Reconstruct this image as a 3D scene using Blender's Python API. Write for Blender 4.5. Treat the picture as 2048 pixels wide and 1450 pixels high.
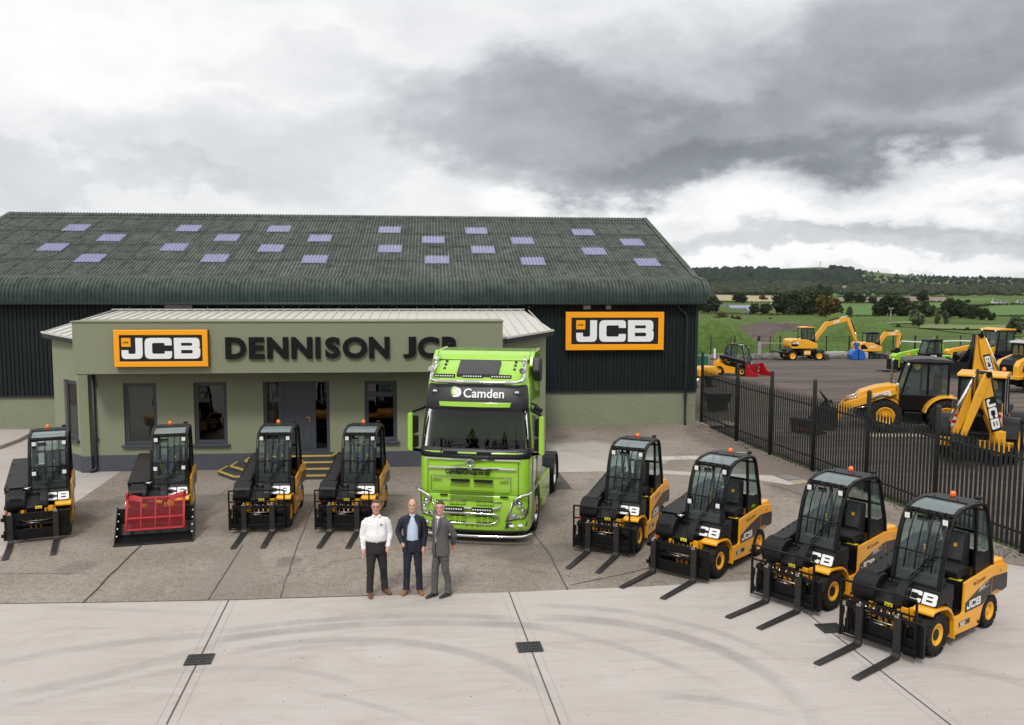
import bpy, bmesh, math, random
from mathutils import Vector, Matrix
from mathutils.noise import noise as pnoise
for o in list(bpy.data.objects): bpy.data.objects.remove(o)
SC = bpy.context.scene
COL = SC.collection
R = math.radians
# ---------------------------------------------------------------- camera
CAMH = 5.8
FPX = 1750.0                       # focal length in pixels of the 2048 wide photograph
pitch = math.atan(164/1750.0); yaw = math.atan(160/1750.0); roll = R(0.17)
_fw = Vector((math.sin(yaw)*math.cos(pitch), math.cos(yaw)*math.cos(pitch), -math.sin(pitch)))
_r = Vector((math.cos(yaw), -math.sin(yaw), 0)); _u = _r.cross(_fw)
_r2 = _r*math.cos(roll)+_u*math.sin(roll); _u2 = -_r*math.sin(roll)+_u*math.cos(roll)
cam_d = bpy.data.cameras.new('camera'); cam = bpy.data.objects.new('camera', cam_d); COL.objects.link(cam)
cam_d.sensor_fit = 'HORIZONTAL'; cam_d.sensor_width = 36; cam_d.lens = 36*FPX/2048
cam_d.clip_start = 0.1; cam_d.clip_end = 20000
m = Matrix(((_r2.x, _u2.x, -_fw.x, 0), (_r2.y, _u2.y, -_fw.y, 0), (_r2.z, _u2.z, -_fw.z, CAMH), (0, 0, 0, 1)))
cam.matrix_world = m
SC.camera = cam
SC.render.resolution_x = 1024; SC.render.resolution_y = 725
# ---------------------------------------------------------------- colour management
SC.view_settings.view_transform = 'Standard'; SC.view_settings.look = 'None'
SC.view_settings.exposure = 0.0; SC.view_settings.gamma = 1.0
# ---------------------------------------------------------------- sun
SUN_EL, SUN_AZ = R(50), R(200)     # azimuth clockwise from +Y
sd = bpy.data.lights.new('sun', 'SUN'); sd.energy = 1.9; sd.angle = R(10); sd.color = (1.0, 0.96, 0.90)
so = bpy.data.objects.new('sun', sd); COL.objects.link(so)
sdir = Vector((math.sin(SUN_AZ)*math.cos(SUN_EL), math.cos(SUN_AZ)*math.cos(SUN_EL), math.sin(SUN_EL)))
so.rotation_euler = (-sdir).to_track_quat('-Z', 'Y').to_euler(); so.location = sdir*60
# ---------------------------------------------------------------- world: Nishita sky behind a layer of cloud
W = bpy.data.worlds.new("World"); SC.world = W; W.use_nodes = True
nt = W.node_tree; nt.nodes.clear()
class NT:
    """tiny helper for building node trees"""
    def __init__(s, nt): s.nt = nt
    def n(s, t, **k):
        nd = s.nt.nodes.new(t)
        for a, b in k.items():
            if a.startswith('i_'):
                key = a[2:]; key = int(key) if key.isdigit() else key.replace('_', ' ')
                s.put(nd.inputs[key], b)
            else: setattr(nd, a, b)
        return nd
    def put(s, sock, b):
        if isinstance(b, bpy.types.NodeSocket): s.nt.links.new(b, sock)
        elif isinstance(b, bpy.types.Node): s.nt.links.new(b.outputs[0], sock)
        else:
            try: sock.default_value = b
            except Exception: sock.default_value = (*b, 1.0)
    def m(s, op, a, b=0.0, c=0.0, clamp=False):
        nd = s.nt.nodes.new('ShaderNodeMath'); nd.operation = op; nd.use_clamp = clamp
        s.put(nd.inputs[0], a); s.put(nd.inputs[1], b); s.put(nd.inputs[2], c); return nd.outputs[0]
    def mix(s, f, a, b, t='MIX'):
        nd = s.nt.nodes.new('ShaderNodeMix'); nd.data_type = 'RGBA'; nd.blend_type = t; nd.clamp_factor = True
        s.put(nd.inputs[0], f); s.put(nd.inputs[6], a); s.put(nd.inputs[7], b); return nd.outputs[2]
    def ramp(s, f, st, interp='LINEAR'):
        nd = s.nt.nodes.new('ShaderNodeValToRGB'); nd.color_ramp.interpolation = interp
        e = nd.color_ramp.elements
        while len(e) < len(st): e.new(0.5)
        for q, (p, c) in zip(e, st):
            q.position = p; q.color = (c, c, c, 1) if isinstance(c, (int, float)) else (*c, 1)
        s.put(nd.inputs[0], f); return nd.outputs[0]
    def noise(s, vec, scale, detail=4, rough=0.55, dist=0.0, out=0):
        nd = s.nt.nodes.new('ShaderNodeTexNoise'); s.put(nd.inputs['Vector'], vec)
        nd.inputs['Scale'].default_value = scale; nd.inputs['Detail'].default_value = detail
        nd.inputs['Roughness'].default_value = rough; nd.inputs['Distortion'].default_value = dist
        return nd.outputs[out]
w = NT(nt)
sky = w.n('ShaderNodeTexSky', sky_type='NISHITA'); sky.sun_disc = False
sky.sun_elevation = SUN_EL; sky.sun_rotation = SUN_AZ
tc = w.n('ShaderNodeTexCoord')
sep = w.n('ShaderNodeSeparateXYZ', i_0=tc.outputs['Generated'])
az = w.m('ARCTAN2', sep.outputs[0], sep.outputs[1]); el = w.m('ARCSINE', sep.outputs[2])
nvec = w.n('ShaderNodeCombineXYZ', i_0=w.m('MULTIPLY', az, 3.4), i_1=w.m('MULTIPLY', el, 6.2))
d1 = w.m('SUBTRACT', w.noise(nvec, 1.9, 6, 0.6), 0.5); d2 = w.m('SUBTRACT', w.noise(w.n('ShaderNodeVectorMath', operation='ADD', i_0=nvec.outputs[0], i_1=(7.3, 2.1, 4)).outputs[0], 1.9, 6, 0.6), 0.5)
azd = w.m('ADD', az, w.m('MULTIPLY', d1, 0.34)); eld = w.m('ADD', el, w.m('MULTIPLY', d2, 0.17))
def blob(ca, ce, ra, re, tilt=0.0, soft=0.75):
    """soft cloud mass centred on a compass direction and an elevation (radians)"""
    x = w.m('SUBTRACT', azd, ca); y = w.m('SUBTRACT', w.m('SUBTRACT', eld, ce), w.m('MULTIPLY', x, tilt))
    r2 = w.m('ADD', w.m('POWER', w.m('ABSOLUTE', w.m('DIVIDE', x, ra)), 2.0), w.m('POWER', w.m('ABSOLUTE', w.m('DIVIDE', y, re)), 2.0))
    nd = w.n('ShaderNodeMapRange', interpolation_type='SMOOTHSTEP'); w.put(nd.inputs[0], r2)
    nd.inputs[1].default_value = 0.25; nd.inputs[2].default_value = 1.0+soft; nd.inputs[3].default_value = 1.0; nd.inputs[4].default_value = 0.0
    return nd.outputs[0]
def azel(px, py):
    d = _r2*((px-1024)/FPX)-_u2*((py-725)/FPX)+_fw; d.normalize()
    return math.atan2(d.x, d.y), math.asin(d.z)
bright = 0.90
fine = w.noise(nvec, 3.2, 8, 0.62, 0.3)
big = w.noise(w.n('ShaderNodeVectorMath', operation='ADD', i_0=nvec.outputs[0], i_1=(1.3, 9.1, 0)).outputs[0], 0.9, 5, 0.55)
val = w.m('ADD', bright, w.m('MULTIPLY', w.m('SUBTRACT', fine, 0.5), 0.24))
val = w.m('ADD', val, w.m('MULTIPLY', w.m('SUBTRACT', big, 0.5), 0.25))
DARKS = [(1680, 190, .44, .100, .05, .27), (1200, 280, .24, .065, -.12, .17), (1480, 320, .26, .030, .05, .13), (1980, 60, .26, .06, .1, .18), (1700, 230, .30, .05, .10, .10),
         (1900, 330, .16, .030, 0.1, .14), (560, 290, .16, .055, 0, .13), (300, 365, .08, .016, 0, .11), (20, 350, .05, .022, 0, .12), (1000, 210, .12, .05, 0, .06),
         (1700, 490, .25, .016, 0, .20), (1950, 440, .18, .022, 0, .12), (640, 130, .12, .02, 0, .08)]
LIGHTS = [(1780, 385, .24, .032, .02, .26), (1150, 420, .10, .025, 0, .16), (250, 100, .25, .07, 0, .10), (800, 330, .07, .03, 0, .08), (1600, 545, .30, .012, 0, .16)]
for px, py, ra, re, ti, am in DARKS:
    a, e = azel(px, py); val = w.m('SUBTRACT', val, w.m('MULTIPLY', blob(a, e, ra, re, ti), am))
for px, py, ra, re, ti, am in LIGHTS:
    a, e = azel(px, py); val = w.m('ADD', val, w.m('MULTIPLY', blob(a, e, ra, re, ti), am))
val = w.m('SMOOTH_MAX', val, 0.17, 0.30)
# brighter towards the zenith, as an overcast sky is
up = w.n('ShaderNodeMapRange', interpolation_type='SMOOTHSTEP'); w.put(up.inputs[0], el)
up.inputs[1].default_value = 0.40; up.inputs[2].default_value = 1.2; up.inputs[3].default_value = 1.0; up.inputs[4].default_value = 1.5
val = w.m('MULTIPLY', val, up.outputs[0])
tint = w.ramp(val, [(0.0, (0.86, 0.93, 1.08)), (0.75, (0.97, 0.99, 1.02)), (1.0, (1.0, 1.0, 1.0))])
cloud = w.n('ShaderNodeVectorMath', operation='SCALE'); w.put(cloud.inputs[0], tint); w.put(cloud.inputs[3], w.m('MULTIPLY', val, 10.0))
skyc = w.mix(0.955, sky.outputs[0], cloud.outputs[0])
bg = w.n('ShaderNodeBackground'); w.put(bg.inputs[0], skyc); bg.inputs[1].default_value = 0.1
w.nt.links.new(bg.outputs[0], w.n('ShaderNodeOutputWorld').inputs[0])

# ---------------------------------------------------------------- terrain height and pixel-to-ground
def zg(X, Y):
    """yard is level, the gravel beyond falls away into a valley, then the hills rise"""
    if Y < 42: return 0.0
    pts = [(42, 0), (64, -1.1), (90, -2.5), (100, -3.1), (150, -5.0), (260, -8.2), (430, -11), (700, -10.5), (1000, -8.5), (1600, -5.5), (2300, 4)]
    for (a, za), (b, zb) in zip(pts, pts[1:]):
        if Y <= b:
            t = (Y-a)/(b-a); return za+(zb-za)*t
    return 4.0
def ray(px, py): return _r2*((px-1024)/FPX)-_u2*((py-725)/FPX)+_fw
def at(px, py, z=0.0):
    d = ray(px, py); t = (z-CAMH)/d.z; return Vector((d.x*t, d.y*t, z))
def onY(px, py, Y):
    d = ray(px, py); t = Y/d.y; return Vector((d.x*t, Y, CAMH+d.z*t))
def ground(px, Y):
    """the point of the terrain at distance Y in the direction of column px"""
    d = ray(px, 600); X = d.x/d.y*Y; return Vector((X, Y, zg(X, Y)))

# ---------------------------------------------------------------- mesh builder
def rotm(rx=0, ry=0, rz=0):
    return Matrix.Rotation(rz, 3, 'Z') @ Matrix.Rotation(ry, 3, 'Y') @ Matrix.Rotation(rx, 3, 'X')
class MB:
    def __init__(s): s.v = []; s.f = []; s.mi = []; s.sm = []
    def add(s, vs, fs, mi=0, smooth=False):
        b = len(s.v); s.v += [tuple(q) for q in vs]
        for f in fs: s.f.append([b+i for i in f]); s.mi.append(mi); s.sm.append(smooth)
        return s
    def box(s, c, d, rot=None, mi=0):
        h = [q/2 for q in d]; vs = []
        for x in (-1, 1):
            for y in (-1, 1):
                for z in (-1, 1):
                    p = Vector((x*h[0], y*h[1], z*h[2]))
                    if rot is not None: p = rot @ p
                    vs.append(p+Vector(c))
        return s.add(vs, [(0, 1, 3, 2), (4, 6, 7, 5), (0, 4, 5, 1), (2, 3, 7, 6), (0, 2, 6, 4), (1, 5, 7, 3)], mi)
    def b2(s, x0, x1, y0, y1, z0, z1, mi=0):
        return s.box(((x0+x1)/2, (y0+y1)/2, (z0+z1)/2), (abs(x1-x0), abs(y1-y0), abs(z1-z0)), None, mi)
    def prism(s, poly, axis, a0, a1, mi=0, smooth=False):
        """poly in the plane square to axis: x -> (y,z), y -> (x,z), z -> (x,y)"""
        def P(p, a): return {'x': (a, p[0], p[1]), 'y': (p[0], a, p[1]), 'z': (p[0], p[1], a)}[axis]
        n = len(poly); vs = [P(p, a0) for p in poly]+[P(p, a1) for p in poly]
        s.add(vs, [list(range(n))[::-1], list(range(n, 2*n))], mi)
        b = len(s.v)-2*n
        for i in range(n):
            j = (i+1) % n; s.f.append([b+i, b+j, b+n+j, b+n+i]); s.mi.append(mi); s.sm.append(smooth)
        return s
    def frames(s, path, closed=False):
        n = len(path); P = [Vector(p) for p in path]; out = []; up = None
        for i in range(n):
            if closed: t = P[(i+1) % n]-P[i-1]
            else: t = P[min(i+1, n-1)]-P[max(i-1, 0)]
            t.normalize()
            if up is None:
                up = Vector((0, 0, 1)) if abs(t.z) < 0.9 else Vector((1, 0, 0))
            a = t.cross(up)
            if a.length < 1e-6: a = t.cross(Vector((0, 1, 0.01)))
            a.normalize(); b = a.cross(t).normalized(); up = b
            out.append((P[i], a, b))
        return out
    def tube(s, path, r, n=8, mi=0, caps=True, closed=False):
        fr = s.frames(path, closed); rs = r if isinstance(r, (list, tuple)) else [r]*len(path); vs = []
        for (p, a, b), q in zip(fr, rs):
            for k in range(n):
                t = 2*math.pi*k/n; vs.append(p+a*math.cos(t)*q+b*math.sin(t)*q)
        m_ = len(path); fs = []
        for i in range(m_ if closed else m_-1):
            i2 = (i+1) % m_
            for k in range(n): fs.append((i*n+k, i*n+(k+1) % n, i2*n+(k+1) % n, i2*n+k))
        s.add(vs, fs, mi, True)
        if caps and not closed:
            b0 = len(s.v)-len(vs)
            s.f.append([b0+k for k in range(n)][::-1]); s.mi.append(mi); s.sm.append(False)
            s.f.append([b0+(m_-1)*n+k for k in range(n)]); s.mi.append(mi); s.sm.append(False)
        return s
    def cyl(s, p0, p1, r0, r1=None, n=16, mi=0): return s.tube([p0, p1], [r0, r0 if r1 is None else r1], n, mi)
    def bar(s, path, wd, ht, mi=0, up=(0, 0, 1)):
        """rectangular section swept along a path"""
        P = [Vector(p) for p in path]; n = len(P); vs = []; U = Vector(up)
        for i in range(n):
            t = (P[min(i+1, n-1)]-P[max(i-1, 0)]).normalized()
            a = t.cross(U)
            if a.length < 1e-5: a = t.cross(Vector((1, 0, 0)))
            a.normalize(); b = a.cross(t).normalized()
            w_ = wd[i] if isinstance(wd, (list, tuple)) else wd; h_ = ht[i] if isinstance(ht, (list, tuple)) else ht
            vs += [P[i]-a*w_/2-b*h_/2, P[i]+a*w_/2-b*h_/2, P[i]+a*w_/2+b*h_/2, P[i]-a*w_/2+b*h_/2]
        fs = [(3, 2, 1, 0), (4*n-4, 4*n-3, 4*n-2, 4*n-1)]
        for i in range(n-1):
            for k in range(4): fs.append((4*i+k, 4*i+(k+1) % 4, 4*i+4+(k+1) % 4, 4*i+4+k))
        return s.add(vs, fs, mi)
    def lathe(s, prof, c, axis='x', n=32, mi=0, smooth=True):
        """prof: list of (radius, along axis)"""
        vs = []; c = Vector(c)
        for r, a in prof:
            for k in range(n):
                t = 2*math.pi*k/n; u, v_ = r*math.cos(t), r*math.sin(t)
                vs.append(c+Vector({'x': (a, u, v_), 'y': (u, a, v_), 'z': (u, v_, a)}[axis]))
        fs = []; m_ = len(prof)
        for i in range(m_-1):
            for k in range(n): fs.append((i*n+k, i*n+(k+1) % n, (i+1)*n+(k+1) % n, (i+1)*n+k))
        return s.add(vs, fs, mi, smooth)
    def ball(s, c, r, n=12, mi=0, m_=8):
        rr = r if isinstance(r, (list, tuple)) else (r, r, r); c = Vector(c); vs = []; fs = []
        vs.append(c+Vector((0, 0, rr[2])))
        for i in range(1, m_):
            p = math.pi*i/m_
            for k in range(n):
                t = 2*math.pi*k/n; vs.append(c+Vector((rr[0]*math.sin(p)*math.cos(t), rr[1]*math.sin(p)*math.sin(t), rr[2]*math.cos(p))))
        vs.append(c-Vector((0, 0, rr[2])))
        for k in range(n): fs.append((0, 1+k, 1+(k+1) % n))
        for i in range(m_-2):
            for k in range(n): fs.append((1+i*n+k, 1+(i+1)*n+k, 1+(i+1)*n+(k+1) % n, 1+i*n+(k+1) % n))
        L = len(vs)-1
        for k in range(n): fs.append((L, 1+(m_-2)*n+(k+1) % n, 1+(m_-2)*n+k))
        return s.add(vs, fs, mi, True)
    def loft(s, rings, mi=0, caps=True, smooth=True):
        n = len(rings[0]); vs = [p for r in rings for p in r]; fs = []
        for i in range(len(rings)-1):
            for k in range(n): fs.append((i*n+k, i*n+(k+1) % n, (i+1)*n+(k+1) % n, (i+1)*n+k))
        s.add(vs, fs, mi, smooth)
        if caps:
            b0 = len(s.v)-len(vs)
            s.f.append([b0+k for k in range(n)][::-1]); s.mi.append(mi); s.sm.append(False)
            s.f.append([b0+(len(rings)-1)*n+k for k in range(n)]); s.mi.append(mi); s.sm.append(False)
        return s
    def mesh(s, name, mats, recalc=True):
        me = bpy.data.meshes.new(name)
        me.from_pydata(s.v, [], s.f)
        for q in (mats if isinstance(mats, (list, tuple)) else [mats]): me.materials.append(q)
        me.polygons.foreach_set('material_index', s.mi); me.polygons.foreach_set('use_smooth', s.sm)
        if recalc:
            b = bmesh.new(); b.from_mesh(me); bmesh.ops.recalc_face_normals(b, faces=b.faces); b.to_mesh(b_me := me); b.free()
        me.update(); return me
    def build(s, name, mats, parent=None, bevel=0.0, seg=2, recalc=True, loc=None):
        o = bpy.data.objects.new(name, s.mesh(name, mats, recalc)); COL.objects.link(o)
        if parent is not None: o.parent = parent
        if loc is not None: o.location = loc
        if bevel > 0: bev(o, bevel, seg)
        return o
def bev(o, wd, seg=2, ang=38):
    b = o.modifiers.new('edge', 'BEVEL'); b.width = wd; b.segments = seg; b.limit_method = 'ANGLE'; b.angle_limit = R(ang); b.harden_normals = False
def place(name, me, parent=None, loc=(0, 0, 0), rot=(0, 0, 0), scale=(1, 1, 1)):
    o = bpy.data.objects.new(name, me); COL.objects.link(o); o.parent = parent
    o.location = loc; o.rotation_euler = rot; o.scale = scale; return o
def tag(o, label=None, cat=None, group=None, kind=None):
    if label: o['label'] = label
    if cat: o['category'] = cat
    if group: o['group'] = group
    if kind: o['kind'] = kind
    return o
def thing(name, label, cat, loc=(0, 0, 0), rz=0, group=None, scale=1):
    o = bpy.data.objects.new(name, None); COL.objects.link(o); o.location = loc; o.rotation_euler = (0, 0, rz); o.scale = (scale,)*3
    o.empty_display_size = 0.3
    return tag(o, label, cat, group)
def struct(o): o['kind'] = 'structure'; return o
def copy_tree(o, parent=None):
    c = o.copy(); COL.objects.link(c); c.parent = parent
    for ch in KIDS(o): copy_tree(ch, c)
    return c
def KIDS(o): return [q for q in bpy.data.objects if q.parent == o]
def rounded(pts, r=0.02, n=4):
    """round the corners of a 2-D polygon; a point may carry its own radius"""
    out = []; N = len(pts)
    for i in range(N):
        p = Vector(pts[i][:2]); rr = pts[i][2] if len(pts[i]) > 2 else r
        a = Vector(pts[i-1][:2]); b = Vector(pts[(i+1) % N][:2])
        u = a-p; v_ = b-p; lu, lv = u.length, v_.length
        if rr <= 0 or lu < 1e-6 or lv < 1e-6: out.append(tuple(p)); continue
        q = min(rr, lu*.49, lv*.49); u = u/lu*q; v_ = v_/lv*q
        for k in range(n+1):
            t = k/n; out.append(tuple((p+u)*(1-t)**2+p*2*t*(1-t)+(p+v_)*t*t))
    return out
# ---------------------------------------------------------------- lettering
def curve_mesh(name, splines, ext, mat):
    cu = bpy.data.curves.new(name, 'CURVE'); cu.dimensions = '2D'; cu.fill_mode = 'BOTH' if ext > 0 else 'FRONT'; cu.extrude = ext
    for pts in splines:
        sp = cu.splines.new('POLY'); sp.points.add(len(pts)-1); sp.use_cyclic_u = True
        for q, p in zip(sp.points, pts): q.co = (p[0], p[1], 0, 1)
    return _tomesh(name, cu, mat)
def _tomesh(name, cu, mat):
    o = bpy.data.objects.new(name, cu); COL.objects.link(o)
    bpy.context.view_layer.update()
    dg = bpy.context.evaluated_depsgraph_get(); me = bpy.data.meshes.new_from_object(o.evaluated_get(dg), depsgraph=dg)
    bpy.data.objects.remove(o); bpy.data.curves.remove(cu)
    me.name = name; me.materials.clear(); me.materials.append(mat); return me
def text_mesh(name, s, size, mat, ext=0.0, bold=0.0, shear=0.0, align='LEFT', spacing=1.0, sx=1.0):
    cu = bpy.data.curves.new(name, 'FONT'); cu.body = s; cu.size = size; cu.extrude = ext; cu.offset = bold; cu.shear = shear
    cu.align_x = align; cu.space_character = spacing; cu.fill_mode = 'BOTH' if ext > 0 else 'FRONT'; cu.resolution_u = 4
    me = _tomesh(name, cu, mat)
    if sx != 1.0: me.transform(Matrix.Diagonal((sx, 1, 1, 1)))
    return me
J_ = rounded([(0, .42, 0), (0, 0, .24), (1.03, 0, .24), (1.03, 1, 0), (.69, 1, 0), (.69, .24, .08), (.33, .24, .06), (.33, .42, 0)])
C_ = rounded([(2.47, .36, 0), (2.47, 0, .24), (1.14, 0, .26), (1.14, 1, .26), (2.47, 1, .24), (2.47, .64, 0), (2.12, .64, 0), (2.12, .76, .06), (1.50, .76, .1), (1.50, .24, .1), (2.12, .24, .06), (2.12, .36, 0)])
B_ = rounded([(2.58, 0, 0), (3.87, 0, .24), (3.87, .50, .14), (3.76, .52, .05), (3.85, .56, .14), (3.85, 1, .24), (2.58, 1, 0)])
B1 = rounded([(2.93, .25, 0), (3.50, .25, .07), (3.50, .42, .07), (2.93, .42, 0)]); B2 = rounded([(2.93, .62, 0), (3.48, .62, .06), (3.48, .76, .06), (2.93, .76, 0)])
_lc = {}
def jcb_mesh(h, mat, ext=0.0, key=''):
    k = (round(h, 4), mat.name, ext, key)
    if k not in _lc:
        sh = .28 if key == 'italic' else 0
        _lc[k] = curve_mesh('lettering', [[((p[0]+p[1]*sh)*h*.94, p[1]*h) for p in q] for q in (J_, C_, B_, B1, B2)], ext, mat)
    return _lc[k]
XZ = R(90)   # text standing up and facing -Y
# ---------------------------------------------------------------- materials
def mat(name, col, rough=0.5, metal=0.0, coat=0.0, var=0.0, vscale=3.0, bump=0.0, bscale=40.0, spec=0.5, dirt=0.0, dcol=(0.2, 0.17, 0.14), emit=None):
    m_ = bpy.data.materials.new(name); m_.use_nodes = True; t = NT(m_.node_tree); m_.node_tree.nodes.clear()
    out = t.n('ShaderNodeOutputMaterial'); b = t.n('ShaderNodeBsdfPrincipled'); t.nt.links.new(b.outputs[0], out.inputs[0])
    co = t.n('ShaderNodeTexCoord').outputs['Object']; c = (*col, 1)
    if var > 0:
        nz = t.noise(co, vscale, 6, 0.6)
        c = t.mix(nz, tuple(max(0, q*(1-var)) for q in col)+(1,), tuple(min(1, q*(1+var)) for q in col)+(1,))
    if dirt > 0:
        nz = t.noise(co, 2.3, 8, 0.7, 0.4); f = t.m('MULTIPLY', t.ramp(nz, [(0.42, 0.0), (0.75, 1.0)]), dirt)
        c = t.mix(f, c, (*dcol, 1))
        rr = t.m('ADD', rough, t.m('MULTIPLY', f, 0.35)); t.put(b.inputs['Roughness'], rr)
    else: b.inputs['Roughness'].default_value = rough
    t.put(b.inputs['Base Color'], c)
    b.inputs['Metallic'].default_value = metal; b.inputs['Coat Weight'].default_value = coat; b.inputs['Coat Roughness'].default_value = 0.06
    b.inputs['Specular IOR Level'].default_value = spec
    if bump > 0:
        bp = t.n('ShaderNodeBump'); bp.inputs['Distance'].default_value = bump; bp.inputs['Strength'].default_value = 1.0
        t.put(bp.inputs['Height'], t.noise(co, bscale, 5, 0.6)); t.put(b.inputs['Normal'], bp.outputs[0])
    if emit: t.put(b.inputs['Emission Color'], emit); b.inputs['Emission Strength'].default_value = 1
    return m_
def glass(name, tint=(0.75, 0.85, 0.85), refl=(1, 1, 1), ior=1.5, rough=0.0, haze=0.0, hazecol=(.5, .6, .62)):
    m_ = bpy.data.materials.new(name); m_.use_nodes = True; t = NT(m_.node_tree); m_.node_tree.nodes.clear()
    out = t.n('ShaderNodeOutputMaterial'); tr = t.n('ShaderNodeBsdfTransparent'); tr.inputs[0].default_value = (*tint, 1)
    gl = t.n('ShaderNodeBsdfGlossy'); gl.inputs[0].default_value = (*refl, 1); gl.inputs['Roughness'].default_value = rough
    fr = t.n('ShaderNodeFresnel'); fr.inputs[0].default_value = ior
    mx = t.n('ShaderNodeMixShader'); t.put(mx.inputs[0], fr.outputs[0]); t.put(mx.inputs[1], tr.outputs[0]); t.put(mx.inputs[2], gl.outputs[0]); last = mx
    if haze > 0:
        df = t.n('ShaderNodeBsdfDiffuse'); df.inputs[0].default_value = (*hazecol, 1)
        m2 = t.n('ShaderNodeMixShader'); m2.inputs[0].default_value = haze; t.put(m2.inputs[1], last.outputs[0]); t.put(m2.inputs[2], df.outputs[0]); last = m2
    t.nt.links.new(last.outputs[0], out.inputs[0]); return m_
M = {}
M['yellow'] = mat('yellow_paint', (0.86, 0.385, 0.008), 0.32, coat=0.4, var=0.05, dirt=0.03)
M['yellow_far'] = mat('yellow_paint_weathered', (0.82, 0.39, 0.014), 0.38, coat=0.3, var=0.1, dirt=0.22)
M['black'] = mat('black_paint', (0.0045, 0.0045, 0.005), 0.40, spec=0.26, var=0.2, dirt=0.06, dcol=(0.03, 0.027, 0.024))
M['plastic'] = mat('black_plastic', (0.006, 0.006, 0.0075), 0.44, spec=0.28, bump=0.0006, bscale=220, dirt=0.10, dcol=(0.03, 0.027, 0.024))
M['dgrey'] = mat('dark_grey_plastic', (0.035, 0.037, 0.042), 0.5, var=0.15, dirt=0.1)
M['tyre'] = mat('tyre_rubber', (0.012, 0.0115, 0.011), 0.75, spec=0.3, var=0.3, bump=0.002, bscale=60, dirt=0.25, dcol=(0.045, 0.04, 0.034))
M['rim'] = mat('yellow_rim', (0.84, 0.39, 0.01), 0.4, var=0.08, dirt=0.12)
M['chrome'] = mat('chrome', (0.82, 0.82, 0.83), 0.08, metal=1.0)
M['steel'] = mat('bare_steel', (0.45, 0.44, 0.42), 0.35, metal=1.0, var=0.2)
M['forksteel'] = mat('dark_fork_steel', (0.018, 0.017, 0.017), 0.42, spec=.35, var=0.3, dirt=0.4, dcol=(0.06, 0.05, 0.045))
M['white'] = mat('white_decal', (0.80, 0.80, 0.80), 0.4)
M['blackdecal'] = mat('black_decal', (0.01, 0.01, 0.011), 0.3)
M['amber'] = mat('amber_lens', (0.85, 0.16, 0.01), 0.18, coat=0.6)
M['lens'] = mat('lamp_lens', (0.75, 0.76, 0.76), 0.12, coat=0.8, var=0.3, vscale=40)
M['seat'] = mat('seat_fabric', (0.014, 0.014, 0.015), 0.85, bump=0.001, bscale=120)
M['glass'] = glass('cab_glass', (0.62, 0.74, 0.74), ior=1.36, haze=0.06)
M['roofglass'] = glass('roof_glass', (0.45, 0.56, 0.55), ior=1.5, haze=0.42, hazecol=(.30, .36, .37))
M['red'] = mat('red_paint', (0.36, 0.006, 0.010), 0.45, spec=.3, var=0.1)
M['ylabel'] = mat('yellow_label', (0.85, 0.68, 0.02), 0.5)
M['green'] = mat('lime_green_paint', (0.30, 0.57, 0.035), 0.20, coat=0.9, var=0.03)
M['greenflat'] = mat('lime_green_far', (0.28, 0.55, 0.02), 0.4, dirt=0.2)
M['lorryblack'] = mat('lorry_black_trim', (0.014, 0.015, 0.020), 0.45, bump=0.0004, bscale=300)
M['mesh'] = mat('grille_shadow', (0.004, 0.004, 0.004), 0.9)
M['wall'] = mat('green_render', (0.232, 0.248, 0.168), 0.9, var=0.06, vscale=0.6, bump=0.004, bscale=45, dirt=.22, dcol=(.17, .175, .125))
M['wallsmooth'] = mat('green_fascia', (0.218, 0.235, 0.155), 0.75, var=0.03, vscale=0.5, dirt=.12, dcol=(.17, .18, .13))
M['roughwall'] = mat('roughcast_green', (0.225, 0.245, 0.168), 0.95, var=0.12, vscale=1.2, bump=0.03, bscale=9)
M['plinth'] = mat('slate_plinth', (0.062, 0.070, 0.090), 0.8, var=0.12, vscale=1.5, bump=0.003, bscale=50, dirt=0.3, dcol=(0.12, 0.11, 0.10))
M['anthracite'] = mat('anthracite_frame', (0.048, 0.057, 0.072), 0.45)
M['blind'] = mat('blind', (0.42, 0.40, 0.36), 0.8)
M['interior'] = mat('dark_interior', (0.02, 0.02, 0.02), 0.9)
M['winglass'] = glass('window_glass', (0.62, 0.64, 0.62), ior=1.52)
M['lorryglass'] = glass('windscreen_glass', (0.16, 0.18, 0.18), ior=1.5)
M['brass'] = mat('brass', (0.6, 0.42, 0.12), 0.3, metal=1)
M['signorange'] = mat('sign_orange', (0.95, 0.37, 0.002), 0.4)
M['signblack'] = mat('sign_black', (0.010, 0.009, 0.012), 0.35)
M['signwhite'] = mat('sign_white', (0.82, 0.83, 0.84), 0.35)
M['letter'] = mat('letter_black', (0.004, 0.004, 0.005), 0.5, spec=0.25)
M['metalroof'] = mat('pale_roof_sheet', (0.53, 0.515, 0.475), 0.55, var=0.06, dirt=0.25, dcol=(0.3, 0.27, 0.22))
M['clad'] = mat('dark_green_cladding', (0.0055, 0.0105, 0.0115), 0.55, spec=.3, var=0.25, vscale=0.6, dirt=0.12, dcol=(0.04, 0.05, 0.045))
M['gutter'] = mat('dark_gutter', (0.012, 0.018, 0.018), 0.45)
M['fence'] = mat('dark_green_fence', (0.0065, 0.0105, 0.0105), 0.55, var=0.2, dirt=0.2, dcol=(0.07, 0.065, 0.06))
M['nosing'] = mat('yellow_nosing', (0.58, 0.42, 0.07), 0.6, dirt=0.5)
M['stepdark'] = mat('dark_step_tile', (0.045, 0.042, 0.045), 0.75, var=0.2, vscale=6)
M['iron'] = mat('cast_iron', (0.03, 0.032, 0.034), 0.6, var=0.3, bump=0.001, bscale=80)
M['galv'] = mat('galvanised', (0.45, 0.46, 0.46), 0.5, metal=0.6, var=0.15)
M['blue'] = mat('blue_paint', (0.01, 0.10, 0.42), 0.4, coat=0.3)
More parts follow.
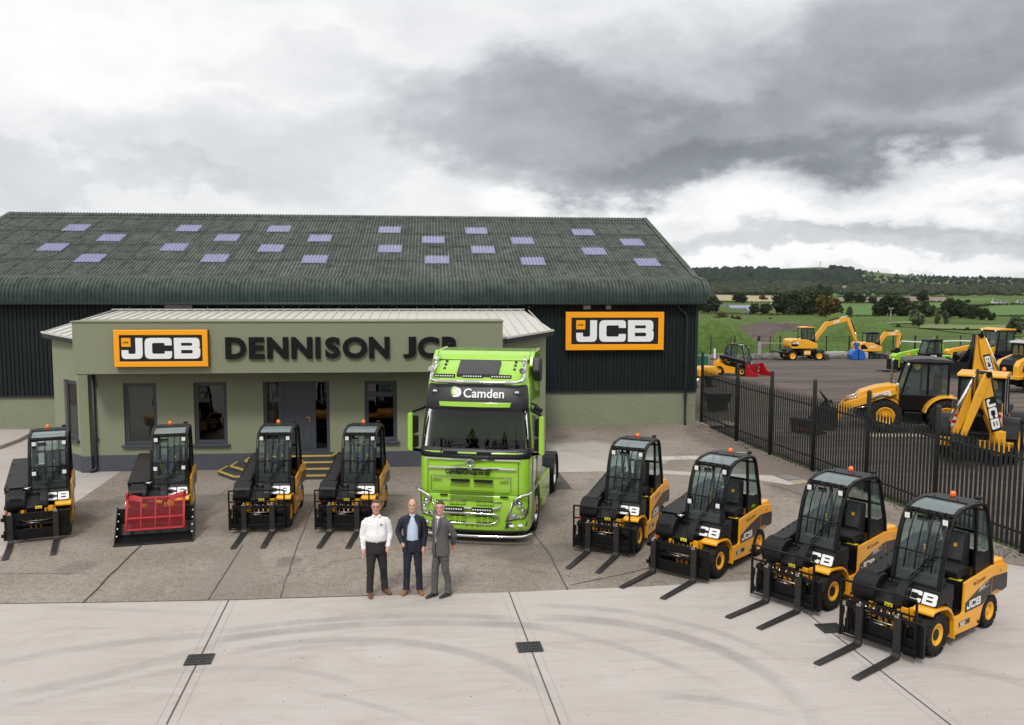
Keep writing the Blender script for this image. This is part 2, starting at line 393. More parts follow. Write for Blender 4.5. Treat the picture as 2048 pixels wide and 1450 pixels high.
M['stone'] = mat('grey_stone', (0.16, 0.145, 0.135), 0.95, var=0.35, bump=0.03, bscale=6)
M['blockwork'] = mat('concrete_block', (0.42, 0.41, 0.38), 0.9, var=0.15)
# skin and cloth
M['skin'] = mat('skin', (0.60, 0.33, 0.24), 0.5, var=0.07, vscale=18)
M['skin2'] = mat('skin_ruddy', (0.58, 0.29, 0.22), 0.5, var=0.08, vscale=18)
M['hairgrey'] = mat('hair_brown_grey', (0.075, 0.055, 0.042), 0.7, var=0.4, vscale=60, bump=0.004, bscale=120)
M['hairshort'] = mat('hair_cropped', (0.13, 0.10, 0.085), 0.8, var=0.3, vscale=60)
M['hairbrown'] = mat('hair_dark_brown', (0.045, 0.028, 0.018), 0.6, var=0.4, vscale=60, bump=0.004, bscale=120)
M['shirtwhite'] = mat('white_shirt_cloth', (0.80, 0.78, 0.80), 0.8, bump=0.006, bscale=14)
M['shirtblue'] = mat('pale_blue_shirt', (0.50, 0.60, 0.74), 0.8, bump=0.004, bscale=18)
M['navy'] = mat('navy_suit', (0.010, 0.013, 0.030), 0.75, var=0.15, bump=0.005, bscale=12)
M['greysuit'] = mat('grey_suit', (0.085, 0.083, 0.082), 0.8, var=0.12, bump=0.005, bscale=12)
M['trouser'] = mat('charcoal_trousers', (0.020, 0.019, 0.020), 0.8, bump=0.005, bscale=12)
M['tan'] = mat('tan_leather', (0.28, 0.10, 0.025), 0.35, var=0.2, vscale=25)
M['brown'] = mat('brown_leather', (0.14, 0.055, 0.03), 0.4, var=0.2, vscale=25)
M['blackshoe'] = mat('black_leather', (0.012, 0.011, 0.011), 0.25)
M['tie'] = mat('grey_silk_tie', (0.16, 0.16, 0.20), 0.4)
def leafmat(name, a, b):
    m_ = bpy.data.materials.new(name); m_.use_nodes = True; t = NT(m_.node_tree); m_.node_tree.nodes.clear()
    out = t.n('ShaderNodeOutputMaterial'); p = t.n('ShaderNodeBsdfPrincipled'); t.nt.links.new(p.outputs[0], out.inputs[0])
    g = t.n('ShaderNodeNewGeometry'); oi = t.n('ShaderNodeObjectInfo')
    nz = t.noise(g.outputs['Position'], 0.35, 4, 0.6); f = t.m('ADD', t.m('MULTIPLY', g.outputs['Random Per Island'], 0.6), t.m('MULTIPLY', nz, 0.4))
    f = t.m('ADD', f, t.m('MULTIPLY', t.m('SUBTRACT', oi.outputs['Random'], 0.5), 0.4))
    t.put(p.inputs['Base Color'], t.mix(f, (*a, 1), (*b, 1))); p.inputs['Roughness'].default_value = 0.85; p.inputs['Specular IOR Level'].default_value = 0.2
    return m_
M['leafdark'] = leafmat('foliage_dark', (0.010, 0.018, 0.007), (0.040, 0.062, 0.018))
M['leafmid'] = leafmat('foliage_mid', (0.020, 0.034, 0.012), (0.062, 0.085, 0.030))
M['leafpale'] = leafmat('foliage_grey_green', (0.050, 0.062, 0.030), (0.13, 0.15, 0.075))
M['leafautumn'] = leafmat('foliage_autumn', (0.030, 0.036, 0.010), (0.15, 0.095, 0.016))
M['leafbrown'] = leafmat('foliage_brown', (0.045, 0.030, 0.016), (0.12, 0.075, 0.035))
M['leafwood'] = leafmat('foliage_far_wood', (0.007, 0.013, 0.009), (0.024, 0.036, 0.020))
M['leafwoodmid'] = leafmat('foliage_valley_wood', (0.014, 0.022, 0.011), (0.042, 0.055, 0.026))
M['lampbowl'] = mat('headlamp_bowl', (0.42, 0.43, 0.44), 0.22, metal=.85, var=.3, vscale=18)
M['bark'] = mat('bark', (0.05, 0.042, 0.034), 0.95, var=0.3, bump=0.02, bscale=8)
# ================================================================ SETTING: ground, fields, hills
RIDGE = [(-3000, 540), (1300, 548), (1400, 545), (1480, 541), (1570, 537), (1640, 533.5), (1700, 539), (1800, 548), (1900, 553), (2048, 559), (2600, 556), (5000, 550)]
def px_of(X, Y):
    d = Vector((X, Y, 0)); z = d.dot(_fw)
    return 1024+FPX*d.dot(_r2)/z if z > 1 else (5000 if X > 0 else -3000)
def zt(X, Y):
    z = zg(X, Y)
    if Y > 1300:
        px = px_of(X, Y); ry = 550
        for (a, ya), (b, yb) in zip(RIDGE, RIDGE[1:]):
            if a <= px <= b: ry = ya+(yb-ya)*(px-a)/(b-a); break
        zr = CAMH+(562.5-ry)/FPX*3100
        base = zg(X, 1300); t = min(1, (Y-1300)/1800); z = base+(zr-base)*(t*t*(3-2*t))
        z += pnoise(Vector((X/300, Y/300, 0)))*3*t
        if Y > 3150: z -= (Y-3150)*0.012
    elif Y > 120: z += pnoise(Vector((X/90, Y/90, 3)))*0.35*min(1, (Y-120)/100)
    return z
YS_ = [-60, -30, -10, 0, 6, 12, 18, 24, 30, 36, 42, 46, 52, 58, 64, 72, 80, 90, 96, 102, 112, 125, 140, 160, 185, 215, 250, 290, 340, 400, 430, 480, 560, 650, 750, 850, 1000, 1150, 1300]+[1300+i*95 for i in range(1, 21)]+[3400, 3900, 4400]
def span(Y): return max(90, abs(Y)*2.2)
b = MB(); NX = 90; vs = []; fs = []
for j, Y in enumerate(YS_):
    for i in range(NX+1):
        t = i/NX*2-1
        if Y > 200: X = (0.5+0.35*t)*Y if False else t*abs(t)**0.3*span(Y)+0.30*Y*(1-t*t)
        else: X = t*span(Y)
        vs.append((X, Y, zt(X, Y)-0.03))
for j in range(len(YS_)-1):
    for i in range(NX): a = j*(NX+1)+i; fs.append((a, a+1, a+NX+2, a+NX+1))
b.add(vs, fs, 0, True)
def gmat(name):
    m_ = bpy.data.materials.new(name); m_.use_nodes = True; t = NT(m_.node_tree); m_.node_tree.nodes.clear()
    out = t.n('ShaderNodeOutputMaterial'); p = t.n('ShaderNodeBsdfPrincipled'); t.nt.links.new(p.outputs[0], out.inputs[0])
    p.inputs['Roughness'].default_value = 0.95; p.inputs['Specular IOR Level'].default_value = 0.15
    return m_, t, p, t.n('ShaderNodeNewGeometry').outputs['Position']
m_, t, p, pos = gmat('grassland')
n1 = t.noise(pos, 0.02, 5, 0.6); n2 = t.noise(pos, 0.35, 6, 0.7); n3 = t.noise(pos, 3.0, 4, 0.7)
c = t.mix(t.ramp(n1, [(.35, 0), (.65, 1)]), (0.056, 0.104, 0.012, 1), (0.086, 0.128, 0.024, 1))
c = t.mix(t.m('MULTIPLY', t.ramp(n2, [(.45, 0), (.75, 1)]), 0.5), c, (0.14, 0.15, 0.055, 1))
c = t.mix(t.m('MULTIPLY', n3, 0.35), c, (0.03, 0.06, 0.012, 1))
sp = t.n('ShaderNodeSeparateXYZ', i_0=pos)
far = t.n('ShaderNodeMapRange', i_0=sp.outputs[1]); far.inputs[1].default_value = 700; far.inputs[2].default_value = 1500
vo = t.n('ShaderNodeTexVoronoi'); t.put(vo.inputs['Vector'], t.n('ShaderNodeVectorMath', operation='MULTIPLY', i_0=pos, i_1=(1/260, 1/420, 0))); vo.inputs['Scale'].default_value = 1
vc = t.n('ShaderNodeSeparateColor', i_0=vo.outputs['Color'])
patch = t.ramp(vc.outputs[0], [(0, (0.060, 0.095, 0.024)), (.3, (0.095, 0.135, 0.035)), (.5, (0.045, 0.065, 0.022)), (.7, (0.13, 0.15, 0.06)), (.85, (0.055, 0.085, 0.025)), (1, (0.16, 0.13, 0.09))], 'CONSTANT')
c = t.mix(far.outputs[0], c, patch)
t.put(p.inputs['Base Color'], c)
M['grass'] = m_
tag(b.build('grassland', m_, recalc=False), kind='structure')

def terr(px, py):
    d = ray(px, py); Y = 45.0
    while Y < 3200:
        X = d.x/d.y*Y; z = CAMH+d.z/d.y*Y
        if z <= zt(X, Y): return Vector((X, Y, zt(X, Y)))
        Y *= 1.01
    X = d.x/d.y*3000; return Vector((X, 3000, zt(X, 3000)))

# ---- gravel yard beyond the fence
m_, t, p, pos = gmat('gravel')
n1 = t.noise(pos, 0.12, 5, 0.6); n2 = t.noise(pos, 1.6, 6, 0.7); n3 = t.noise(pos, 22.0, 3, 0.8)
tr = t.noise(t.n('ShaderNodeVectorMath', operation='MULTIPLY', i_0=pos, i_1=(0.10, 0.9, 1)).outputs[0], 1.0, 6, 0.65, 0.6)
c = t.mix(t.ramp(n1, [(.3, 0), (.7, 1)]), (0.105, 0.083, 0.072, 1), (0.190, 0.148, 0.125, 1))
c = t.mix(t.m('MULTIPLY', t.ramp(tr, [(.42, 0), (.62, 1)]), 0.85), c, (0.055, 0.047, 0.044, 1))
c = t.mix(t.m('MULTIPLY', t.ramp(n2, [(.4, 0), (.8, 1)]), 0.35), c, (0.24, 0.20, 0.175, 1))
c = t.mix(t.m('MULTIPLY', t.ramp(n3, [(.35, 1), (.6, 0)]), 0.5), c, (0.05, 0.045, 0.042, 1))
t.put(p.inputs['Base Color'], c)
bp = t.n('ShaderNodeBump'); bp.inputs['Distance'].default_value = 0.03; t.put(bp.inputs['Height'], t.noise(pos, 14, 5, 0.8)); t.put(p.inputs['Normal'], bp.outputs[0])
M['gravel'] = m_
b = MB(); vs = []; fs = []; NY = [10, 14, 18, 22, 26, 30, 34, 38, 42, 46, 50, 55, 60, 66, 72, 78, 84, 90, 93]; NXX = 30
for Y in NY:
    x0 = 12.55+(20-Y)*0.1 if Y < 34 else 10.9+max(0, (Y-60))*0.0
    x0 = 11.0+max(0, 34.0-Y)*0.115 if Y < 34 else 10.95-(max(0, Y-46)*0.8)
    for i in range(NXX+1):
        X = x0+(95-x0)*i/NXX; vs.append((X, Y, zt(X, Y)+0.0+0.02*pnoise(Vector((X/3, Y/3, 0)))))
for j in range(len(NY)-1):
    for i in range(NXX): a = j*(NXX+1)+i; fs.append((a, a+1, a+NXX+2, a+NXX+1))
b.add(vs, fs, 0, True); tag(b.build('gravel_yard', m_, recalc=False), kind='structure')

# ---- old exposed-aggregate concrete yard
m_, t, p, pos = gmat('old_concrete')
n0 = t.noise(pos, 0.22, 5, 0.6); n1 = t.noise(pos, 0.9, 7, 0.7, 0.3); n2 = t.noise(pos, 7, 5, 0.75); n3 = t.noise(pos, 48, 3, 0.7)
vo = t.n('ShaderNodeTexVoronoi'); t.put(vo.inputs['Vector'], pos); vo.inputs['Scale'].default_value = 38
c = t.mix(t.ramp(n0, [(.32, 0), (.68, 1)]), (0.205, 0.168, 0.138, 1), (0.315, 0.268, 0.225, 1))
c = t.mix(t.m('MULTIPLY', t.ramp(n1, [(.46, 0), (.72, 1)]), 0.55), c, (0.37, 0.335, 0.295, 1))
c = t.mix(t.m('MULTIPLY', t.ramp(n2, [(.36, 1), (.55, 0)]), 0.38), c, (0.105, 0.088, 0.072, 1))
vs_ = t.n('ShaderNodeSeparateColor', i_0=vo.outputs['Color'])
c = t.mix(t.m('MULTIPLY', t.ramp(vs_.outputs[0], [(.55, 0), (1.0, 1)]), 0.34), c, (0.42, 0.385, 0.335, 1))
c = t.mix(t.m('MULTIPLY', t.ramp(vs_.outputs[1], [(.5, 0), (1.0, 1)]), 0.42), c, (0.085, 0.072, 0.060, 1))
# worn pale area in front of the shed and brown staining along the fence
sp = t.n('ShaderNodeSeparateXYZ', i_0=pos)
def gaus(cx_, cy_, rx_, ry_):
    u_ = t.m('DIVIDE', t.m('SUBTRACT', sp.outputs[0], cx_), rx_); v_ = t.m('DIVIDE', t.m('SUBTRACT', sp.outputs[1], cy_), ry_)
    r_ = t.m('ADD', t.m('POWER', t.m('ABSOLUTE', u_), 2.0), t.m('POWER', t.m('ABSOLUTE', v_), 2.0))
    r_ = t.m('ADD', r_, t.m('MULTIPLY', t.m('SUBTRACT', n1, 0.5), 2.2))
    nd = t.n('ShaderNodeMapRange', interpolation_type='SMOOTHSTEP', i_0=r_); nd.inputs[1].default_value = 0.35; nd.inputs[2].default_value = 1.1
    nd.inputs[3].default_value = 1; nd.inputs[4].default_value = 0; return nd.outputs[0]
c = t.mix(t.m('MULTIPLY', gaus(5.3, 28.6, 2.6, 2.6), 0.85), c, (0.40, 0.375, 0.345, 1))
c = t.mix(t.m('MULTIPLY', gaus(8.4, 27.8, 2.0, 0.35), 0.9), c, (0.50, 0.47, 0.43, 1))
c = t.mix(t.m('MULTIPLY', gaus(10.6, 26.5, 1.3, 9), 0.55), c, (0.115, 0.088, 0.072, 1))
c = t.mix(t.m('MULTIPLY', gaus(-6.6, 22.4, 1.6, 1.6), 0.5), c, (0.36, 0.34, 0.31, 1))
c = t.mix(t.m('MULTIPLY', gaus(2.4, 18.1, 1.5, .8), 0.35), c, (0.075, 0.062, 0.052, 1))
c = t.mix(t.m('MULTIPLY', gaus(-4.0, 17.2, 0.7, 2.2), 0.45), c, (0.22, 0.185, 0.16, 1))
for sx_, sy_, sr_, sa_ in ((-8.6, 21.6, .5, .5), (-4.1, 21.4, .45, .45), (-2.2, 21.6, .5, .4), (3.9, 19.2, .55, .5), (5.6, 17.6, .5, .45), (-3.0, 18.0, .3, .4), (7.0, 21.5, .6, .3), (-7.2, 17.9, .4, .35)):
    c = t.mix(t.m('MULTIPLY', gaus(sx_, sy_, sr_, sr_*1.3), sa_), c, (0.075, 0.062, 0.052, 1))
ck = t.n('ShaderNodeTexVoronoi'); ck.feature = 'DISTANCE_TO_EDGE'; t.put(ck.inputs['Vector'], t.n('ShaderNodeVectorMath', operation='ADD', i_0=pos, i_1=t.n('ShaderNodeVectorMath', operation='SCALE', i_0=t.noise(pos, 1.1, 5, .7, out=1), i_3=1.6).outputs[0]).outputs[0]); ck.inputs['Scale'].default_value = .16
c = t.mix(t.m('MULTIPLY', t.ramp(ck.outputs['Distance'], [(0.0, 1), (0.0035, 0)]), .75), c, (0.06, 0.05, 0.042, 1))
t.put(p.inputs['Base Color'], c); p.inputs['Roughness'].default_value = 0.9
bp = t.n('ShaderNodeBump'); bp.inputs['Distance'].default_value = 0.006; t.put(bp.inputs['Height'], t.m('ADD', t.noise(pos, 60, 3, 0.8), vo.outputs['Distance'])); t.put(p.inputs['Normal'], bp.outputs[0])
M['oldconc'] = m_
b = MB(); b.add([(-40, 13, 0.0), (13.3, 13, 0.0), (12.9, 16, 0), (12.15, 20, 0), (11.3, 28, 0), (10.95, 34.4, 0), (10.9, 46, 0), (-40, 46, 0)], [list(range(8))])
tag(b.build('old_concrete_yard', m_, recalc=False), kind='structure')

# ---- new pale concrete apron (foreground) with tyre marks
def circ3(a, b_, c_):
    ax, ay, bx, by, cx_, cy_ = a.x, a.y, b_.x, b_.y, c_.x, c_.y
    d = 2*(ax*(by-cy_)+bx*(cy_-ay)+cx_*(ay-by))
    ux = ((ax*ax+ay*ay)*(by-cy_)+(bx*bx+by*by)*(cy_-ay)+(cx_*cx_+cy_*cy_)*(ay-by))/d
    uy = ((ax*ax+ay*ay)*(cx_-bx)+(bx*bx+by*by)*(ax-cx_)+(cx_*cx_+cy_*cy_)*(bx-ax))/d
    return ux, uy, math.hypot(ax-ux, ay-uy)
m_, t, p, pos = gmat('new_concrete')
n0 = t.noise(pos, 0.35, 5, 0.6); n1 = t.noise(pos, 2.2, 6, 0.7)
br = t.noise(t.n('ShaderNodeVectorMath', operation='MULTIPLY', i_0=pos, i_1=(0.6, 26, 1)).outputs[0], 1.0, 5, 0.7)
n3 = t.noise(pos, 90, 2, 0.7)
c = t.mix(t.ramp(n0, [(.3, 0), (.7, 1)]), (0.415, 0.375, 0.350, 1), (0.480, 0.440, 0.415, 1))
c = t.mix(t.m('MULTIPLY', t.ramp(n1, [(.5, 0), (.8, 1)]), 0.35), c, (0.38, 0.315, 0.265, 1))
c = t.mix(t.m('MULTIPLY', t.ramp(br, [(.35, 1), (.6, 0)]), 0.30), c, (0.34, 0.30, 0.27, 1))
st1 = t.noise(t.n('ShaderNodeVectorMath', operation='MULTIPLY', i_0=pos, i_1=(0.35, 1.6, 1)).outputs[0], 1.3, 8, 0.75, 1.2)
c = t.mix(t.m('MULTIPLY', t.ramp(st1, [(.50, 0), (.72, 1)]), 0.55), c, (0.30, 0.265, 0.24, 1))
c = t.mix(t.m('MULTIPLY', t.ramp(t.noise(pos, 0.9, 8, 0.8, .6), [(.60, 0), (.74, 1)]), 0.5), c, (0.36, 0.295, 0.235, 1))
c = t.mix(t.m('MULTIPLY', t.ramp(t.noise(pos, 5.5, 3, 0.6), [(.70, 0), (.78, 1)]), 0.5), c, (0.20, 0.175, 0.155, 1))
c = t.mix(t.m('MULTIPLY', t.ramp(n3, [(.3, 1), (.5, 0)]), 0.12), c, (0.25, 0.22, 0.20, 1))
sp = t.n('ShaderNodeSeparateXYZ', i_0=pos)
brk = t.ramp(t.noise(pos, 0.8, 5, 0.7), [(.30, 0.25), (.62, 1)])
ARCS = [((458, 1262), (760, 1234), (1010, 1236), .11, .5), ((440, 1280), (760, 1248), (1100, 1256), .14, .55), ((520, 1311), (780, 1288), (1000, 1322), .10, .32),
        ((480, 1302), (850, 1290), (1080, 1370), .12, .5), ((300, 1352), (560, 1338), (720, 1372), .08, .22), ((1100, 1236), (1350, 1270), (1560, 1365), .15, .6),
        ((1080, 1212), (1300, 1232), (1530, 1300), .10, .35), ((1110, 1262), (1260, 1300), (1420, 1360), .09, .35), ((1320, 1390), (1420, 1400), (1560, 1425), .10, .35),
        ((0, 1325), (220, 1290), (420, 1270), .12, .35), ((0, 1395), (230, 1345), (440, 1290), .14, .40), ((0, 1420), (260, 1360), (400, 1330), .08, .25), ((900, 1450), (1010, 1380), (1090, 1330), .14, .35),
        ((620, 1385), (720, 1405), (860, 1450), .06, .25), ((1700, 1360), (1850, 1330), (2048, 1370), .12, .25), ((1900, 1260), (1990, 1235), (2048, 1290), .07, .25), ((100, 1215), (300, 1222), (440, 1230), .09, .2)]
tot = None
for a_, b_, c_, wd, am in ARCS:
    ux, uy, rr = circ3(at(*a_), at(*b_), at(*c_))
    dx = t.m('SUBTRACT', sp.outputs[0], ux); dy = t.m('SUBTRACT', sp.outputs[1], uy)
    dd = t.m('SQRT', t.m('ADD', t.m('MULTIPLY', dx, dx), t.m('MULTIPLY', dy, dy)))
    e = t.m('DIVIDE', t.m('ABSOLUTE', t.m('SUBTRACT', dd, rr)), wd)
    nd = t.n('ShaderNodeMapRange', interpolation_type='SMOOTHSTEP', i_0=e); nd.inputs[1].default_value = 0.5; nd.inputs[2].default_value = 1.5; nd.inputs[3].default_value = am; nd.inputs[4].default_value = 0
    x0 = at(*a_).x-.4; x1 = at(*c_).x+.4
    g1 = t.n('ShaderNodeMapRange', interpolation_type='SMOOTHSTEP', i_0=sp.outputs[0]); g1.inputs[1].default_value = x0; g1.inputs[2].default_value = x0+.8
    g2 = t.n('ShaderNodeMapRange', interpolation_type='SMOOTHSTEP', i_0=sp.outputs[0]); g2.inputs[1].default_value = x1-.8; g2.inputs[2].default_value = x1; g2.inputs[3].default_value = 1; g2.inputs[4].default_value = 0
    v_ = t.m('MULTIPLY', nd.outputs[0], t.m('MULTIPLY', g1.outputs[0], g2.outputs[0]))
    if rr > 60: continue
    tot = v_ if tot is None else t.m('MAXIMUM', tot, v_)
c = t.mix(t.m('MULTIPLY', t.m('MULTIPLY', tot, brk), 1.0), c, (0.20, 0.185, 0.175, 1))
t.put(p.inputs['Base Color'], c); p.inputs['Roughness'].default_value = 0.85
bp = t.n('ShaderNodeBump'); bp.inputs['Distance'].default_value = 0.002; t.put(bp.inputs['Height'], br); t.put(p.inputs['Normal'], bp.outputs[0])
M['newconc'] = m_
E1 = [at(-600, 1216), at(0, 1208), at(458, 1200), at(1018, 1185), at(1300, 1173), at(1500, 1161), at(1760, 1122), at(2011, 1128)]
poly = [(p_.x, p_.y) for p_ in E1]+[(13.0, 15.6), (13.9, -6), (-26, -6), (-26, E1[0].y)]
b = MB(); n = len(poly); b.add([(x, y, 0.004) for x, y in poly], [list(range(n))[::-1]])
tag(b.build('new_concrete_apron', m_), kind='structure')
# left strip of pale concrete
def sheet(name, pts, z, mt, tagk='structure', px=True):
    P = [at(*q) for q in pts] if px else [Vector((q[0], q[1], 0)) for q in pts]
    b = MB(); b.add([(q.x, q.y, z) for q in P], [list(range(len(P)))]); o = b.build(name, mt, recalc=False)
    if o.data.polygons[0].normal.z < 0: o.data.flip_normals()
    return tag(o, kind=tagk)
sheet('pale_concrete_strip', [(0, 1114), (159, 1000), (241, 943.6), (190, 925), (100, 860), (-300, 850), (-700, 1000), (-600, 1214), (-50, 1210)], 0.004, m_)
sheet('concrete_strip_behind_lorry', [(1098, 945), (1200, 943), (1330, 948), (1500, 958), (1578, 970), (1592, 968), (1545, 951), (1420, 946), (1300, 940), (1190, 918), (1140, 905), (1085, 905)], 0.004, m_)
M['slabtan'] = mat('tan_slab', (0.33, 0.27, 0.20), 0.9, var=0.2, vscale=2)
M['slabgrey'] = mat('grey_slab', (0.19, 0.19, 0.18), 0.9, var=0.2, vscale=2)
M['slabdark'] = mat('asphalt_patch', (0.075, 0.068, 0.062), 0.95, var=0.25, vscale=5, bump=0.004, bscale=60)
sheet('paving_slab', [(1552, 951), (1578, 950), (1606, 958), (1574, 960)], 0.008, M['slabgrey']); sheet('paving_slab', [(1577, 962), (1606, 959), (1622, 965), (1592, 969)], 0.008, M['slabtan'])
sheet('grey_slab', [(1170, 957), (1192, 958), (1190, 972), (1181, 970)], 0.004, M['slabgrey'])
sheet('dark_patch', [(1102, 944), (1117, 944), (1145, 978), (1100, 979)], 0.004, M['slabdark'])
# sloping kerbed ramp by the shed
b = MB(); q = [at(60, 862), at(62, 872), at(38, 885), at(0, 899), at(-160, 925), at(-500, 930), at(-500, 862)]
b.add([(v.x, v.y, 0.13) for v in q]+[(v.x, v.y, 0.0) for v in q], [tuple(range(7)), (1, 8, 7, 0), (2, 9, 8, 1), (3, 10, 9, 2), (4, 11, 10, 3), (5, 12, 11, 4)])
tag(b.build('raised_concrete_ramp', m_), kind='structure')
# joints
M['jointfaint'] = mat('saw_cut_faint', (0.26, 0.23, 0.21), 0.9); M['joint'] = mat('joint_dark', (0.07, 0.062, 0.055), 0.9, var=0.3, vscale=4); M['moss'] = mat('mossy_joint', (0.045, 0.055, 0.018), 0.95, var=0.6, vscale=5)
M['jointpale'] = mat('joint_margin', (0.47, 0.418, 0.372), 0.85, var=0.10, vscale=2)
def line(name, pts, wd, z, mt, wob=0.0):
    P = [at(*q) for q in pts]; Q = []
    for a, c2 in zip(P, P[1:]):
        k = max(1, int((c2-a).length/0.25)) if wob else 1
        for i in range(k): Q.append(a.lerp(c2, i/k))
    Q.append(P[-1]); vs = []; fs = []
    for i, q in enumerate(Q):
        tg = (Q[min(i+1, len(Q)-1)]-Q[max(i-1, 0)]).normalized(); nn = Vector((-tg.y, tg.x, 0)); off = nn*wob*pnoise(Vector((q.x*1.7, q.y*1.7, 5)))
        w_ = wd*(1+(0.5*pnoise(Vector((q.x*4, q.y*4, 9))) if wob else 0))
        vs += [(q+off-nn*w_/2)+Vector((0, 0, z)), (q+off+nn*w_/2)+Vector((0, 0, z))]
    for i in range(len(Q)-1): fs.append((2*i, 2*i+2, 2*i+3, 2*i+1))
    b = MB(); b.add(vs, fs); return tag(b.build(name, mt), kind='structure')
for k, (a, c2) in enumerate([((458, 1200), (333, 1450)), ((1018, 1185), (1120, 1450)), ((1585, 1205), (1990, 1520))]):
    line('expansion_joint', [a, c2], 0.020, 0.012, M['joint'])
    A_, B2_ = at(*a), at(*c2); tg = (B2_-A_).normalized(); nn = Vector((-tg.y, tg.x, 0))
    for sg in (-1, 1):
        b = MB(); o_ = nn*0.133*sg; h_ = nn*0.0018
        b.add([A_+o_-h_+Vector((0, 0, .0125)), B2_+o_-h_+Vector((0, 0, .0125)), B2_+o_+h_+Vector((0, 0, .0125)), A_+o_+h_+Vector((0, 0, .0125))], [(0, 1, 2, 3)]); tag(b.build('saw_cut', M['jointfaint']), kind='structure')
line('mossy_joint', [(283, 1090), (165, 1207)], 0.035, 0.010, M['moss'], 0.03)
line('mossy_joint', [(-50, 1208.5), (165, 1206), (458, 1200.5), (740, 1192)], 0.025, 0.009, M['moss'], 0.02)
for pts, wd in [([(486, 1090), (416, 1201)], .02), ([(640, 975), (592, 1100), (560, 1197)], .018), ([(425, 990), (620, 991), (800, 991)], .02), ([(230, 995), (420, 990)], .015), ([(1068, 1068), (1100, 1110), (1135, 1181)], .025),
                ([(1140, 1171), (1200, 1158), (1250, 1148), (1310, 1133)], .02), ([(1500, 960), (1560, 975), (1640, 1003), (1700, 1035), (1800, 1100)], .02), ([(0, 1148), (180, 1147)], .012), ([(1100, 979), (1170, 980)], .02), ([(440, 990), (475, 962)], .012)]:
    line('yard_joint', pts, wd, 0.010, M['joint'], 0.02)
line('white_line', [(1315, 884), (1363, 884.5)], 0.07, 0.008, M['jointpale']); line('white_line', [(1445, 905), (1500, 905.5)], 0.12, 0.008, M['jointpale'])
# small pebbles and grit lying on the apron
random.seed(3); b = MB()
for _ in range(55):
    q = at(random.uniform(-50, 2048), 1210+240*random.random()**.8); r_ = random.uniform(.004, .010); b.ball((q.x, q.y, 0.004+r_*.4), (r_, r_*.8, r_*.6), 5, 0, 4)
tag(b.build('scattered_grit', M['iron']), 'small dark stones and grit scattered over the pale concrete apron', 'grit', kind='stuff')
# weeds and grit along the fence foot
b = MB(); random.seed(8)
for _ in range(900):
    Y = random.uniform(17, 34); X = 10.85+max(0, 34.0-Y)*0.11-abs(random.gauss(0, .22)); r_ = random.uniform(.01, .035); b.ball((X, Y, r_*.4), (r_, r_, r_*.7), 5, 0, 4)
tag(b.build('loose_stones', M['stone']), 'loose stones and dirt along the foot of the dark palisade fence', 'stones', kind='stuff')
b = MB()
for cx_, cy_, n_ in [(at(1508, 897).x, at(1508, 897).y, 70), (at(1495, 890).x, at(1495, 890).y, 30), (at(1995, 1112).x, at(1995, 1112).y, 40)]:
    for _ in range(n_):
        x, y = random.gauss(cx_, .22), random.gauss(cy_, .12); h = random.uniform(.04, .12); a = random.uniform(0, 6.28)
        b.add([(x, y, 0), (x+.02*math.cos(a), y+.02*math.sin(a), 0), (x+random.gauss(0, .04), y+random.gauss(0, .04), h)], [(0, 1, 2)])
tag(b.build('weeds', M['leafmid'], recalc=False), 'tufts of weeds growing at the foot of the palisade fence', 'weeds', kind='stuff')

# drain gratings
def grate(px, py, label):
    q = at(px, py); a, c2 = at(458, 1200), at(333, 1450); ang = math.atan2((a-c2).y, (a-c2).x)-math.pi/2
    t_ = thing('drain_grating', label, 'drain grating', (q.x, q.y, 0.012), ang, 'iron drain gratings in the concrete joints'); t_.scale = (.66, .74, 1)
    b = MB()
    for s in (-1, 1): b.b2(-.30, .30, s*.22-.02, s*.22+.02, 0, .018); b.b2(s*.28-.02, s*.28+.02, -.20, .20, 0, .018)
    b.build('frame', M['iron'], t_)
    b = MB()
    for i in range(8): x = -.225+i*.0643; b.b2(x-.017, x+.017, -.199, .199, 0.002, .016)
    for y in (-.08, .07): b.b2(-.26, .26, y-.018, y+.018, 0.004, .017)
    b.build('bars', M['iron'], t_); b = MB(); b.b2(-.27, .27, -.21, .21, -.003, -.001); b.build('pit', M['mesh'], t_)
grate(399, 1321, 'iron drain grating in the concrete joint left of the three men')
grate(1059, 1296, 'iron drain grating in the joint in front of the green lorry')
grate(1661, 1258, 'iron drain grating between the forks of the two nearest forklifts')

